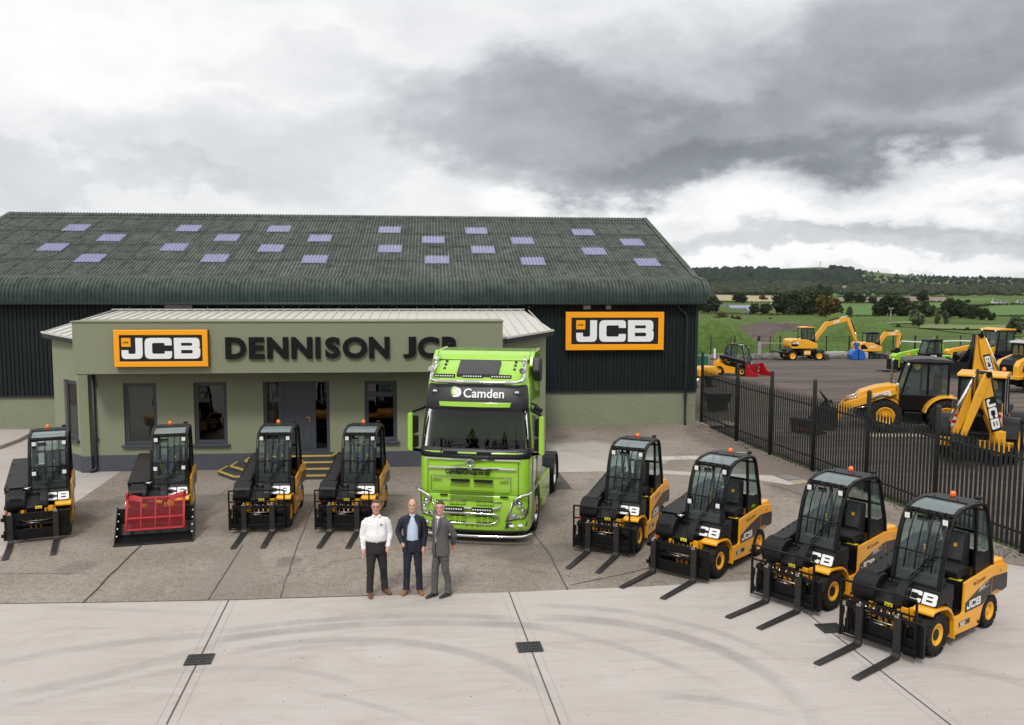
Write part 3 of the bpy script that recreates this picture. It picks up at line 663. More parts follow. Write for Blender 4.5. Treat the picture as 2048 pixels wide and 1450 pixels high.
# ================================================================ far landscape
def clump(b, c, r, n, leaf, rnd, flat=0.8, mi=0):
    """leaf-sized faces spread through an uneven volume"""
    for _ in range(n):
        v = Vector((rnd.gauss(0, 1), rnd.gauss(0, 1), rnd.gauss(0, 1))).normalized()*r*(rnd.random()**0.45)
        v.z *= flat; p_ = Vector(c)+v; s = leaf*rnd.uniform(.6, 1.4)
        u_ = Vector((rnd.gauss(0, 1), rnd.gauss(0, 1), rnd.gauss(0, 1))).normalized(); w_ = u_.cross(Vector((rnd.gauss(0, 1), rnd.gauss(0, 1), rnd.gauss(0, 1)))).normalized()
        b.add([p_-u_*s, p_+w_*s*.7, p_+u_*s, p_-w_*s*.7], [(0, 1, 2, 3)], mi)
def tree_meshes(kind, seed, wide=1.0, mt='leafdark'):
    """unit tree, 10 m tall"""
    rnd = random.Random(seed); tk = MB(); tk.tube([(0, 0, -.3), (.05, 0, 1.5), (.1, .05, 3.2), (0, 0, 5.5)], [.32, .25, .2, .08], 7)
    tips = []
    for i in range(7):
        a = rnd.uniform(0, 6.28); l = rnd.uniform(1.6, 3.0)*wide; z0 = rnd.uniform(1.8, 4.5); e = (l*math.cos(a), l*math.sin(a), z0+rnd.uniform(1.2, 2.8)); tips.append(e)
        tk.tube([(0, 0, z0), (e[0]*.5, e[1]*.5, (z0+e[2])/2+.2), e], [.13, .09, .04], 5)
    cr = MB()
    if kind == 'round':
        clump(cr, (0, 0, 4.7), 3.4*wide, 520, .55, rnd, .98)
        for i in range(20):
            a = rnd.uniform(0, 6.28); q = rnd.uniform(1.2, 3.3)*wide; z = rnd.uniform(.7, 8.4); q *= math.sqrt(max(.1, 1-((z-4.8)/5.2)**2))
            clump(cr, (q*math.cos(a), q*math.sin(a), z), rnd.uniform(.9, 1.8), 85, .44, rnd)
    elif kind == 'tall':
        for i in range(22):
            z = 1.2+8.2*i/22; q = rnd.uniform(.2, 1.5)*wide*(1-.6*abs(z-4.5)/5.5); a = rnd.uniform(0, 6.28); clump(cr, (q*math.cos(a), q*math.sin(a), z), rnd.uniform(.8, 1.25)*wide, 60, .33, rnd, 1.1)
    else:   # bush
        for i in range(14):
            a = rnd.uniform(0, 6.28); q = rnd.uniform(0, 5.5)*wide; clump(cr, (q*math.cos(a), q*math.sin(a), rnd.uniform(1.8, 6.5)*(1-q/(9*wide))), rnd.uniform(2, 3), 60, .6, rnd)
    return tk.mesh('trunk', M['bark']), cr.mesh('crown', M[mt], recalc=False)
TM = {}
for nm, kind, wd, mt in [('dark', 'round', 1.15, 'leafdark'), ('mid', 'round', 1.1, 'leafmid'), ('pale', 'round', .95, 'leafpale'), ('autumn', 'round', 1.15, 'leafautumn'), ('brown', 'bush', .9, 'leafbrown'), ('tallpale', 'tall', 1.2, 'leafpale'), ('bush', 'bush', 1.0, 'leafdark')]:
    TM[nm] = [tree_meshes(kind, 10+i*7+len(nm), wd, mt) for i in range(2)]
NAMES = {'dark': ('broadleaf_tree', 'tree'), 'mid': ('broadleaf_tree', 'tree'), 'pale': ('willow_tree', 'tree'), 'autumn': ('autumn_tree', 'tree'), 'brown': ('shrub', 'shrub'), 'tallpale': ('poplar_tree', 'tree'), 'bush': ('shrub', 'shrub')}
_tc = [0]
def tree(kind, px, py, hpx, label, group=None, wf=1.0):
    q = terr(px, py); H_ = hpx*1.13/FPX*q.y; k = H_/9.6; wf = wf*1.15; _tc[0] += 1; i = _tc[0]
    t_ = thing(NAMES[kind][0], label, NAMES[kind][1], (q.x, q.y, q.z-.15), (i*1.7) % 6.28, group)
    t_.scale = (k*wf, k*wf, k)
    tk, cr = TM[kind][i % 2]
    if kind not in ('brown', 'bush'): place('trunk', tk, t_)
    place('crown', cr, t_); return t_
G1 = 'dark trees along the far side of the green field'
for px, py, h, k, lab in [(1407, 625, 36, 'dark', 'dark tree beside the shed corner beyond the green field'), (1425, 624, 30, 'mid', 'dull green tree second from the shed corner beyond the field'),
    (1508, 628, 21, 'mid', 'low dull tree in front of the grey farm sheds, left one of two'), (1530, 629, 22, 'dark', 'low dark tree just left of the clump of tall trees, below the white bungalow'),
    (1566, 629, 40, 'dark', 'dark tree at the left end of the tall clump right of the white bungalow'), (1585, 630, 47, 'mid', 'second tree from the left in the tall clump'), (1605, 629, 52, 'dark', 'tallest dark tree in the middle of the clump left of the orange-tinged tree'),
    (1624, 630, 50, 'mid', 'tall green tree touching the left side of the orange-tinged tree'), (1651, 634, 47, 'autumn', 'round tree turning orange at its top at the right end of the tall clump'), (1672, 631, 26, 'mid', 'small green tree tucked at the right foot of the orange-tinged tree'),
    (1757, 632, 28, 'mid', 'lower tree at the left end of the big clump left of the utility pole'), (1778, 632, 42, 'dark', 'tall dark tree behind the utility pole'), (1799, 632, 40, 'mid', 'tall tree just right of the utility pole'),
    (1822, 632, 30, 'mid', 'middling tree between the pole clump and the pale willow'), (1846, 633, 30, 'dark', 'dark tree behind the pale grey-green willow'), (1862, 634, 24, 'mid', 'low tree right behind the pale willow'),
    (1900, 636, 39, 'dark', 'tall dark tree at the left of the right-hand clump'), (1921, 636, 37, 'mid', 'tall green tree in the middle of the right-hand clump'), (1944, 638, 29, 'mid', 'lower broad tree right of the middle in the right-hand clump'), (1966, 640, 25, 'dark', 'low dark tree near the right end of the right-hand clump'), (1982, 641, 16, 'mid', 'smallest tree closing the right end of the right-hand clump')]:
    tree(k, px, py, h, lab, G1)
for px, py, h, k, lab in [(1442, 639, 19, 'brown', 'round brownish bush standing alone on the green field near the shed'), (1464, 638, 9, 'bush', 'left of two small round bushes on the green field'), (1476, 639, 10, 'brown', 'right of two small round bushes on the green field'),
    (1541, 638, 5, 'bush', 'low flat dark bush lying on the green field'), (1698, 643, 27, 'tallpale', 'slim greyish tree standing behind the excavator boom'), (1835, 652, 33, 'pale', 'pale grey-green willow in front of the dark trees'),
    (1874, 649, 28, 'tallpale', 'left of two slim pale trees right of the willow'), (1891, 649, 26, 'tallpale', 'right of two slim pale trees right of the willow'), (2032, 668, 36, 'pale', 'pale bushy tree at the right edge of the photo'),
    (1796, 654, 8, 'bush', 'small round bush on the field right of the utility pole'), (1934, 661, 9, 'bush', 'small dark bush on the field edge left of the wide bush'), (1982, 664, 12, 'bush', 'wide dark bush on the field behind the wheel loader cab'), (1908, 660, 6, 'brown', 'brownish bush on the rough field edge above the telehandler'), (1752, 630, 5, 'bush', 'tiny dark bush on the bright green field left of the pole')]:
    tree(k, px, py, h, lab)
G2 = 'mid-distance trees among the small fields'
for px, py, h, k, w_ in [(1479, 606, 20, 'dark', 1.3), (1843, 604, 24, 'dark', 1.0), (1700, 605, 21, 'dark', 1.1), (1722, 606, 17, 'dark', 1.3), (1745, 607, 14, 'mid', 1.3), (1552, 606, 12, 'pale', 1.2), (1526, 600, 14, 'brown', .8), (1640, 590, 22, 'dark', 1.0), (1655, 592, 18, 'mid', 1.1)]:
    tree(k, px, py, h, {1479: 'dark round tree standing in the tan stubble field', 1843: 'dark upright tree above the pale willow', 1700: 'dark tree at the left of three beside the brown ploughed field', 1722: 'middle of three dark trees beside the brown ploughed field', 1745: 'right of three dark trees beside the brown ploughed field',
                      1552: 'thin pale tree behind the white bungalow', 1526: 'brownish shrubs behind the farm sheds', 1640: 'dark tree below the hillside wood, left of a pair', 1655: 'green tree below the hillside wood, right of a pair'}[px], G2, w_)
# explicit field patches laid over the terrain
def patch(name, x0, x1, ytop, ybot, mt, off=0.25, n=(14, 5)):
    vs = []; fs = []
    for j in range(n[1]+1):
        for i in range(n[0]+1):
            px = x0+(x1-x0)*i/n[0]; sl = 0.0; py = ybot+(ytop-ybot)*j/n[1]+1.2*math.sin(px*.03); q = terr(px, py); vs.append((q.x, q.y, q.z+off))
    for j in range(n[1]):
        for i in range(n[0]): a = j*(n[0]+1)+i; fs.append((a, a+1, a+n[0]+2, a+n[0]+1))
    b = MB(); b.add(vs, fs, 0, True); return tag(b.build(name, mt, recalc=False), kind='structure')
M['stubble'] = mat('stubble', (0.33, 0.26, 0.15), 0.95, var=0.12, vscale=.02); M['plough'] = mat('ploughed', (0.19, 0.135, 0.10), 0.95, var=0.15, vscale=.02)
M['lush'] = mat('lush_grass', (0.055, 0.130, 0.010), 0.95, var=0.15, vscale=.03)
M['roughgrass'] = mat('rough_grass', (0.12, 0.15, 0.045), 0.95, var=0.35, vscale=.12)
patch('stubble_field', 1415, 1562, 591, 603, M['stubble']); patch('ploughed_field', 1678, 1892, 595, 604, M['plough']); patch('brown_hillside_field', 1440, 1700, 571, 576, M['plough'])
patch('lush_field', 1673, 1765, 609, 631, M['lush']); patch('lush_field', 1845, 1905, 607, 618, M['lush']); patch('lush_field', 1978, 2060, 612, 632, M['lush']); patch('lush_field', 1640, 1830, 588, 592, M['lush'], .25, (10, 2))
patch('rough_grass_field', 1840, 2060, 651, 659, M['roughgrass']); patch('rough_grass_field', 1700, 1850, 645, 649, M['roughgrass'], .25, (10, 2)); patch('lush_field', 1520, 1545, 584, 588, M['lush'], .25, (4, 2)); patch('lush_field', 1905, 1990, 596, 602, M['lush'], .25, (6, 2))
def hedge(pts, hpx, name='hedge', label='', mt='leafdark', dens=1.0, seed=1):
    rnd = random.Random(seed); P = [terr(*q) for q in pts]; b = MB(); 
    for a, c2 in zip(P, P[1:]):
        L = (c2-a).length; Dm = (a.y+c2.y)/2; h = hpx/FPX*Dm; n_ = max(3, int(L/(h*.7)*dens))
        for i in range(n_):
            q = a.lerp(c2, (i+rnd.random())/n_); hh = h*rnd.uniform(.6, 1.25); clump(b, (q.x, q.y+rnd.uniform(-h, h), zt(q.x, q.y)+hh*.45), hh*.62, 18, hh*.22, rnd, .9)
    o = b.build(name, M[mt], recalc=False); tag(o, label, 'hedge', 'field hedges in the valley'); return o
HD = [([(1400, 606), (1480, 605), (1570, 606)], 3, 'dark hedge under the tan stubble field'), ([(1400, 590), (1480, 591), (1565, 590)], 4, 'thick hedge along the top of the tan stubble field'), ([(1675, 607), (1780, 606), (1900, 605)], 4, 'hedge along the bottom of the brown ploughed field'),
      ([(1676, 594), (1780, 593), (1900, 594)], 3, 'hedge along the top of the brown ploughed field'), ([(1670, 632), (1760, 633)], 3, 'low hedge under the bright green field left of the pole'), ([(1975, 633), (2060, 634)], 3, 'low hedge under the bright green field at the right edge'),
      ([(1850, 620), (1900, 619), (1990, 611), (2060, 610)], 5, 'hedge above the bright green field at the right edge'), ([(1700, 651), (1830, 656), (1930, 668), (2060, 676)], 1.6, 'thin dark hedge line slanting down across the near field'), ([(1650, 643), (1850, 645), (2060, 651)], 1.5, 'thin dark hedge line across the far edge of the near field'),
      ([(1400, 628), (1500, 630), (1560, 631)], 5, 'brownish hedge below the farm sheds'), ([(1650, 587), (1850, 588), (2060, 592)], 5, 'dark hedge band under the hillside at the right')]
for i, (pts, h, lab) in enumerate(HD): hedge(pts, h, 'hedge', lab, 'leafbrown' if 'brownish' in lab else 'leafdark', 1.2, i)
# woods on the hillside: masses nobody could count
def wood(name, label, areas, mt, seed):
    rnd = random.Random(seed); b = MB()
    for (x0, x1, yt, yb, n_, hp) in areas:
        for _ in range(n_):
            px = rnd.uniform(x0, x1); f = rnd.random(); py = yt+(yb-yt)*f; q = terr(px, py)
            if q.y > 3150: q = terr(px, py+2)
            h = rnd.uniform(.75, 1.35)*hp/FPX*q.y
            # one crown: an uneven faceted dome
            k = 9; vs = [Vector((0, 0, h*rnd.uniform(.9, 1.1)))]; w_ = h*rnd.uniform(.5, .8)
            for lv, (rz, rr_) in enumerate([(.78, .6), (.42, 1.0), (0.0, .8)]):
                for a in range(k): t_ = 6.283*(a+.5*lv)/k; g = rnd.uniform(.75, 1.2); vs.append(Vector((w_*rr_*g*math.cos(t_), w_*rr_*g*math.sin(t_), h*rz*rnd.uniform(.85, 1.15))))
            vs = [v+q for v in vs]; fs = [(0, 1+a, 1+(a+1) % k) for a in range(k)]
            for lv in range(2):
                for a in range(k): fs.append((1+lv*k+a, 1+(lv+1)*k+a, 1+(lv+1)*k+(a+1) % k, 1+lv*k+(a+1) % k))
            b.add(vs, fs)
    tag(b.build(name, M[mt], recalc=False), label, 'woodland', kind='stuff')
wood('hillside_wood', 'dark wood covering the left part of the distant hill', [(1385, 1560, 541, 571, 900, 8), (1560, 1720, 545, 571, 700, 8)], 'leafwood', 5)
wood('hillside_wood', 'scattered trees and hedges across the right slope of the distant hill', [(1720, 2060, 556, 586, 620, 5), (1560, 1760, 541, 550, 60, 3), (1700, 2060, 550, 562, 130, 3)], 'leafwood', 6)
wood('valley_wood', 'wide dull green belt of trees below the distant hill', [(1385, 1640, 574, 590, 520, 11), (1640, 2060, 574, 592, 420, 9), (1380, 1420, 590, 622, 60, 16)], 'leafwoodmid', 7)
# Scots pines on the ridge
for i, px in enumerate([1664, 1670, 1677, 1684, 1692, 1699, 1705]):
    q = terr(px, 540.5); q.y = min(q.y, 3050); q.z = zt(q.x, q.y); k = [1.1, 1.0, .9, 1.0, .8, .9, .7][i]*1.6
    t_ = thing('pine_tree', None, 'tree', q, i, 'row of pines on the skyline'); t_['label'] = 'dark flat-topped pine on the skyline of the distant hill, one of a row'; t_.scale = (1.5*k, 1.5*k, k)
    place('trunk', TM['dark'][0][0], t_); place('crown', TM['dark'][i % 2][1], t_)
# houses and farm sheds in the distance
M['housewhite'] = mat('white_render', (0.75, 0.74, 0.70), 0.8); M['roofslate'] = mat('slate', (0.09, 0.09, 0.10), 0.7); M['roofblue'] = mat('blue_grey_sheet', (0.20, 0.23, 0.29), 0.6); M['housewin'] = mat('dark_window', (0.03, 0.035, 0.04), 0.2); M['stonewall'] = mat('stone_house', (0.30, 0.26, 0.22), 0.9)
def house(px, py, wpx, hpx, label, name='cottage', cat='house', wall='housewhite', roof='roofslate', rz=0.1, nwin=3, depth=.5, grp='distant houses and farm buildings', rf=.45, chim=True):
    q = terr(px, py); s = q.y/FPX; W_ = wpx*s; H_ = hpx*s; D_ = W_*depth; hw = H_*(1-rf)
    t_ = thing(name, label, cat, (q.x, q.y, q.z-.3), rz, grp)
    b = MB(); b.b2(-W_/2, W_/2, -D_/2, D_/2, 0, hw); b.prism([(-D_/2, hw), (D_/2, hw), (0, H_)], 'x', -W_/2+.01, W_/2-.01); b.build('wall', M[wall], t_)
    b = MB(); e = .06*H_
    for s_ in (-1, 1):
        b.add([(-W_/2-e, s_*(D_/2+e), hw-.02*H_), (W_/2+e, s_*(D_/2+e), hw-.02*H_), (W_/2+e, 0, H_+e), (-W_/2-e, 0, H_+e), (-W_/2-e, s_*(D_/2+e), hw+.03*H_), (W_/2+e, s_*(D_/2+e), hw+.03*H_), (W_/2+e, 0, H_+e*2), (-W_/2-e, 0, H_+e*2)], [(0, 1, 2, 3), (4, 5, 6, 7), (0, 1, 5, 4), (1, 2, 6, 5), (3, 0, 4, 7)])
    ro = b.build('roof', M[roof], t_)
    if chim:
        for s_ in (-1, 1): c_ = MB(); c_.b2(s_*W_*.42-.04*W_, s_*W_*.42+.04*W_, -.05*W_, .05*W_, H_*.85, H_*1.25); c_.build('chimney', M[wall], ro)
    for i in range(nwin):
        x = -W_/2+W_*(i+.5)/nwin; w_ = MB(); w_.b2(x-W_*.05, x+W_*.05, -D_/2-.12, -D_/2-.02, hw*.35, hw*.8); w_.build('window', M['housewin'], t_)
house(1528, 585, 10, 9, 'white gabled farmhouse alone among trees on the hillside', rz=.5, nwin=2, depth=.7, rf=.5); house(1553, 616, 27, 9, 'long low white bungalow left of the tall clump of trees', rf=.4, nwin=5, depth=.35)
house(1478, 618, 46, 8, 'long blue-grey farm shed below the stubble field', 'farm_shed', 'farm shed', 'stonewall', 'roofblue', 0.05, 0, .5, rf=.6, chim=False); house(1500, 625, 20, 9, 'smaller grey farm shed in front of the long blue-grey one', 'farm_shed', 'farm shed', 'roofblue', 'roofblue', 0.3, 0, .6, rf=.5, chim=False)
house(1445, 613, 16, 5, 'pale low farm building at the left end of the farm sheds', 'farm_shed', 'farm shed', 'stonewall', 'roofslate', 0, 0, chim=False)
house(1990, 607, 15, 8, 'white cottage left of a pair at the right edge beyond the green field', rz=.2); house(2007, 607, 14, 6, 'white cottage right of a pair at the right edge beyond the green field', rz=-.1); house(2042, 608, 20, 7, 'white farmhouse cut by the right edge of the photo', rz=0)
house(1822, 551, 8, 3.5, 'tiny white house on the skyline right of the pines', nwin=0); 
for i, (px, py) in enumerate([(1790, 567), (1806, 562), (1842, 566), (1860, 563), (1875, 562), (1884, 565), (1893, 563), (1760, 560), (1925, 570)]):
    house(px, py, 4.5, 3.2, 'tiny pale house of the scattered village on the right slope of the hill', wall='stonewall' if i % 2 else 'housewhite', rz=i, nwin=0, chim=False, grp='tiny houses of the hillside village')
# wind turbines
def turbine(px, py, hpx, label, ph):
    q = terr(px, py); q.y = min(q.y, 3080); q.z = zt(q.x, q.y); h = hpx/FPX*q.y
    t_ = thing('wind_turbine', label, 'wind turbine', q, 0, 'wind turbines on the skyline'); b = MB(); b.cyl((0, 0, -3), (0, 0, h*.66), 1.1, .7, 10); b.build('tower', M['galv'], t_)
    b = MB(); b.box((0, 0, h*.67), (2, 4.5, 2)); n_ = b.build('nacelle', M['galv'], t_)
    for k in range(3):
        a = ph+k*2.094; b = MB(); b.bar([(0, -3, h*.67), (math.sin(a)*h*.34, -3, h*.67+math.cos(a)*h*.34)], [1.6, .6], .5, up=(0, 1, 0)); b.build('blade', M['galv'], t_)
turbine(1420, 541, 16, 'small wind turbine on the skyline above the wood, nearest the shed', .3); turbine(1640, 534.5, 14, 'small wind turbine on the bare top of the hill', 1.0)
# utility pole
q = terr(1780, 664); t_ = thing('utility_pole', 'wooden utility pole with crossarm standing in the field', 'utility pole', q, .1); h = 50/FPX*q.y
M['poletimber'] = mat('weathered_pole', (0.30, 0.27, 0.24), .9)
b = MB(); b.cyl((0, 0, -.3), (0, 0, h), .10, .07, 8); b.build('pole', M['poletimber'], t_); b = MB(); b.box((0, 0, h-.25), (1.3, .1, .1)); b.build('crossarm', M['poletimber'], t_)
for s in (-1, 0, 1): b = MB(); b.cyl((s*.55, 0, h-.2), (s*.55, 0, h+.05), .05, .04, 6); b.build('insulator', M['white'], t_)
# post and rail fence across the near field
t_ = thing('field_fence', 'dark post and rail fence crossing the field behind the wheeled excavator', 'fence', terr(1500, 652)); o0 = t_.location.copy()
P = [terr(px, 651+(px-1410)*.008) for px in range(1405, 1700, 23)]
for q in P: b = MB(); b.box(q-o0+Vector((0, 0, .45)), (.16, .16, 1.3)); b.build('post', M['fence'], t_)
for z in (.35, 1.0): b = MB(); b.bar([q-o0+Vector((0, 0, z)) for q in P], .06, .05); b.build('rail', M['fence'], t_)
# banks of earth
M['bankgrass'] = mat('bank_weeds', (0.060, 0.130, 0.014), .95, var=.9, vscale=1.5, bump=.35, bscale=1.8, dirt=.8, dcol=(.10, .075, .045))
def bank(pts, hgt, wid, label, seed=0, mt='bankgrass'):
    P = [Vector((q[0], q[1], 0)) for q in pts]; b = MB(); rings = []; dense = []
    for a, c2 in zip(P, P[1:]):
        for i in range(10): dense.append(a.lerp(c2, i/10))
    dense.append(P[-1]); n_ = len(dense)
    for i, q in enumerate(dense):
        tg = (dense[min(i+1, n_-1)]-dense[max(i-1, 0)]).normalized(); nn = Vector((-tg.y, tg.x, 0)); env = min(1, i/4, (n_-1-i)/4)**.6; row = []
        for k in range(11):
            u_ = k/10*2-1; v = q+nn*u_*wid; h = hgt*env*max(0, 1-abs(u_)**1.6)*(1+.25*pnoise(Vector((v.x/3, v.y/3, seed)))); row.append(Vector((v.x, v.y, zt(v.x, v.y)+h+.12*env*pnoise(Vector((v.x, v.y, seed)))-.05)))
        rings.append(row)
    b.loft(rings, 0, False); b.f = [f for f in b.f if max(f)-min(f) < 22]
    vs, f2, mi2, sm2 = b.v, [], [], []
    for f in b.f:
        cols = [i % 11 for i in f]
        if max(cols)-min(cols) <= 1: f2.append(f); mi2.append(0); sm2.append(True)
    b.f, b.mi, b.sm = f2, mi2, sm2
    return tag(b.build('earth_bank', M[mt]), kind='structure')
def gp(px, Y): g = ground(px, Y); return (g.x, g.y)
bank([gp(1380, 106), gp(1418, 103), gp(1455, 97)], 4.6, 6.5, '', 1); bank([gp(1360, 128), gp(1500, 128), gp(1640, 127), gp(1740, 120)], 4.3, 8, '', 2); bank([gp(1430, 113), gp(1500, 112), gp(1570, 112), gp(1650, 114)], 3.9, 7, '', 9, 'gravel')
bank([gp(1535, 101), gp(1590, 99), gp(1670, 101)], 3.0, 4, '', 3); bank([gp(1640, 116), gp(1690, 108), gp(1770, 98)], 4.6, 7, '', 4); bank([gp(1770, 104), gp(1950, 98), gp(2100, 92)], .8, 3, '', 5)
sheet('gravel_track', [gp(1455, 92), gp(1530, 92), gp(1590, 118), gp(1450, 118)], -3.55, M['gravel'], px=False) if False else None
b = MB(); vs = []; fs = []
for j in range(8):
    for i in range(9): Y = 89+j*4.2; g = ground(1462+i*15, Y); vs.append((g.x, g.y, zt(g.x, g.y)+.06))
for j in range(7):
    for i in range(8): a = j*9+i; fs.append((a, a+1, a+10, a+9))
b.add(vs, fs, 0, True); tag(b.build('gravel_track', M['gravel'], recalc=False), kind='structure')
# boulders along the yard edge
random.seed(12); b = MB()
for _ in range(420):
    px = random.uniform(1405, 2060); Y = random.gauss(92.5, .9); g = ground(px, Y); r_ = random.uniform(.12, .5)
    vs0 = len(b.v); b.ball((g.x, g.y, zt(g.x, g.y)+r_*.4), (r_*random.uniform(.8, 1.4), r_, r_*random.uniform(.6, 1)), 6, 0, 4)
    for i in range(vs0, len(b.v)): v = b.v[i]; b.v[i] = (v[0]+random.gauss(0, .08*r_*3), v[1]+random.gauss(0, .05), v[2]+random.gauss(0, .06))
for i in range(len(b.sm)): b.sm[i] = False
tag(b.build('boulders', M['stone']), 'rubble and boulders heaped along the far edge of the gravel yard', 'boulders', kind='stuff')
# white concrete blocks
for i, (px, wd) in enumerate([(1676, 2.3), (1724, 1.5)]):
    g = ground(px, 92.0 if i == 0 else 90); t_ = thing('concrete_block', ['low pale concrete block on the gravel right of the wheeled excavator', 'pale concrete block behind the blue grab'][i], 'concrete block', (g.x, g.y, zt(g.x, g.y)), .1, 'pale concrete blocks at the yard edge')
    b = MB(); b.b2(-wd/2, wd/2, -.4, .4, 0, .75); b.build('block', M['blockwork'], t_, .04); b = MB(); b.tube([(-.15, 0, .74), (-.15, 0, .9), (.15, 0, .9), (.15, 0, .74)], .025, 5); b.build('lifting_loop', M['steel'], t_)
# steel mesh fence posts and galvanised gate at the yard edge
t_ = thing('mesh_fence', 'black posts and thin wires of the mesh fence along the yard edge', 'fence', Vector(ground(1520, 93.5))); o0 = t_.location.copy(); prev = None
for px, w_ in [(1424, .1), (1472, .1), (1520, .24), (1543, .08), (1563, .12), (1600, .08), (1656, .1), (1702, .12), (1747, .14), (1790, .1), (1834, .16), (1878, .12), (1925, .1), (1970, .1), (2015, .1), (2055, .1)]:
    g = ground(px, 93.5); z = zt(g.x, g.y); b = MB(); b.box(Vector((g.x, g.y, z+1.2))-o0, (w_, w_, 2.6)); b.build('post', M['fence'], t_)
    if prev is not None and not (1472 <= ppx < 1520):
        b = MB()
        for zz in (.4, 1.2, 1.9, 2.35): b.bar([prev-o0+Vector((0, 0, zz)), Vector((g.x, g.y, z+zz))-o0], .02, .02)
        b.build('wires', M['fence'], t_)
    prev = Vector((g.x, g.y, z)); ppx = px
# pale tape hung on the fence behind the telehandler
prev = None; b = MB(); pts = []
for px in range(1798, 2060, 12): g = ground(px, 93.2); pts.append(Vector((g.x, g.y, zt(g.x, g.y)+1.85+.06*math.sin(px))))
b.bar(pts, .02, .12); tag(b.build('barrier_tape', M['white']), 'pale tape strung along the yard fence behind the green telehandler', 'tape')
g = ground(1521, 91.5); t_ = thing('steel_gate', 'galvanised field gate standing open at the yard edge, left of the wheeled excavator', 'gate', (g.x, g.y, zt(g.x, g.y)), R(-4))
b = MB(); b.box((0, 0, .95), (.28, .28, 1.9)); b.build('gate_post', M['galv'], t_)
b = MB(); b.bar([(.2, 0, 1.75), (4.6, 0, 1.75)], .07, .07); b.bar([(.2, 0, .35), (.2, 0, 1.75)], .07, .07); b.bar([(4.6, 0, .35), (4.6, 0, 1.75)], .07, .07); b.bar([(.2, 0, .35), (4.6, 0, .35)], .06, .06); b.bar([(.2, 0, .35), (3, .03, .75), (4.6, .03, 1.0)], .05, .05); b.bar([(1.7, 0, .35), (1.7, 0, 1.75)], .05, .05); b.bar([(3.1, 0, .35), (3.1, 0, 1.75)], .05, .05)
b.build('gate_leaf', M['galv'], t_)
g = ground(1432, 91); t_ = thing('marker_post', 'short white marker post on the gravel edge behind the forklift with the red attachment', 'post', (g.x, g.y, zt(g.x, g.y))); b = MB(); b.box((0, 0, .55), (.2, .12, 1.1)); b.build('shaft', M['housewhite'], t_, .02); b = MB(); b.prism([(-.1, 1.1), (.1, 1.1), (0, 1.2)], 'y', -.06, .06); b.build('cap', M['housewhite'], t_)

# the line of trees behind the photographer, seen only as a reflection in the lorry's windscreen
rnd = random.Random(77); b = MB()
for i in range(46):
    X = -85+i*3.8; Y = -34+rnd.uniform(-5, 5); h = rnd.uniform(9, 17)
    for k in range(4): clump(b, (X+rnd.uniform(-1.5, 1.5), Y+rnd.uniform(-1.5, 1.5), h*rnd.uniform(.25, .8)), h*.24, 30, 1.1, rnd, 1.3)
tag(b.build('tree_line', M['leafdark'], recalc=False), 'line of dark trees behind the photographer, seen as a reflection in the lorry windscreen', 'trees', kind='stuff')
# ================================================================ THE SHED
SX0, SX1 = -19.9, 10.62; SY = 34.3; RX1 = 10.86; RX0 = -20.1
shed = thing('agricultural_shed', 'long dark green corrugated shed with moss-stained roof and lilac rooflights', 'shed', (0, SY, 0))
def PATH():   # roof section (y,z) from the bottom edge of the curved eaves to the ridge
    p = [(33.95, 4.93), (33.95, 5.2)]; 
    for k in range(1, 9): a = math.pi-(math.pi-R(108.5))*k/9; p.append((33.95+1.05+1.05*math.cos(a), 5.2+.72*math.sin(a)))
    p.append((35.62, 5.95)); return p
RS = (8.96-5.95)/(44.6-35.62)
def roofz(Y): return 5.95+(Y-35.62)*RS
CP = 0.146
def corr(x): return 0.024*math.cos(2*math.pi*x/CP)
def corr_sheet(path, x0, x1, off=0.0, steps=6):
    """corrugations run down the path; x0,x1 along the building"""
    b = MB(); n_ = int(round((x1-x0)/CP*steps)); P = [Vector((0, a, c_)) for a, c_ in path]; vs = []; fs = []
    N_ = []
    for i in range(len(P)):
        tg = (P[min(i+1, len(P)-1)]-P[max(i-1, 0)]).normalized(); N_.append(Vector((0, -tg.z, tg.y)))
    for i, q in enumerate(P):
        for k in range(n_+1):
            x = x0+(x1-x0)*k/n_; v = q+N_[i]*(corr(x)+off); vs.append((x, v.y-SY, v.z))
    for i in range(len(P)-1):
        for k in range(n_): a = i*(n_+1)+k; fs.append((a, a+1, a+n_+2, a+n_+1))
    b.add(vs, fs, 0, True); return b
m_, t, p, pos = gmat('fibre_cement_roof')
n0 = t.noise(pos, 0.35, 5, 0.6); n1 = t.noise(pos, 2.4, 7, 0.75); n2 = t.noise(t.n('ShaderNodeVectorMath', operation='MULTIPLY', i_0=pos, i_1=(7, 1.0, 1.0)).outputs[0], 2.2, 6, 0.8); n3 = t.noise(pos, 26, 3, .7)
c = t.mix(t.ramp(n0, [(.3, 0), (.7, 1)]), (0.098, 0.122, 0.110, 1), (0.150, 0.172, 0.155, 1))
sp = t.n('ShaderNodeSeparateXYZ', i_0=pos)
# each sheet a slightly different age
cell = t.n('ShaderNodeTexWhiteNoise'); cell.noise_dimensions = '2D'
t.put(cell.inputs['Vector'], t.n('ShaderNodeCombineXYZ', i_0=t.m('FLOOR', t.m('DIVIDE', sp.outputs[0], 1.022)), i_1=t.m('FLOOR', t.m('DIVIDE', sp.outputs[1], 2.0))))
c = t.mix(t.m('MULTIPLY', cell.outputs[0], 0.4), c, (0.085, 0.098, 0.082, 1))
c = t.mix(t.m('MULTIPLY', t.ramp(n1, [(.46, 0), (.66, 1)]), 0.72), c, (0.030, 0.034, 0.024, 1))
c = t.mix(t.m('MULTIPLY', t.ramp(n2, [(.52, 0), (.68, 1)]), 0.75), c, (0.030, 0.026, 0.018, 1))
c = t.mix(t.m('MULTIPLY', t.ramp(n3, [(.62, 0), (.72, 1)]), 0.5), c, (0.17, 0.18, 0.15, 1))
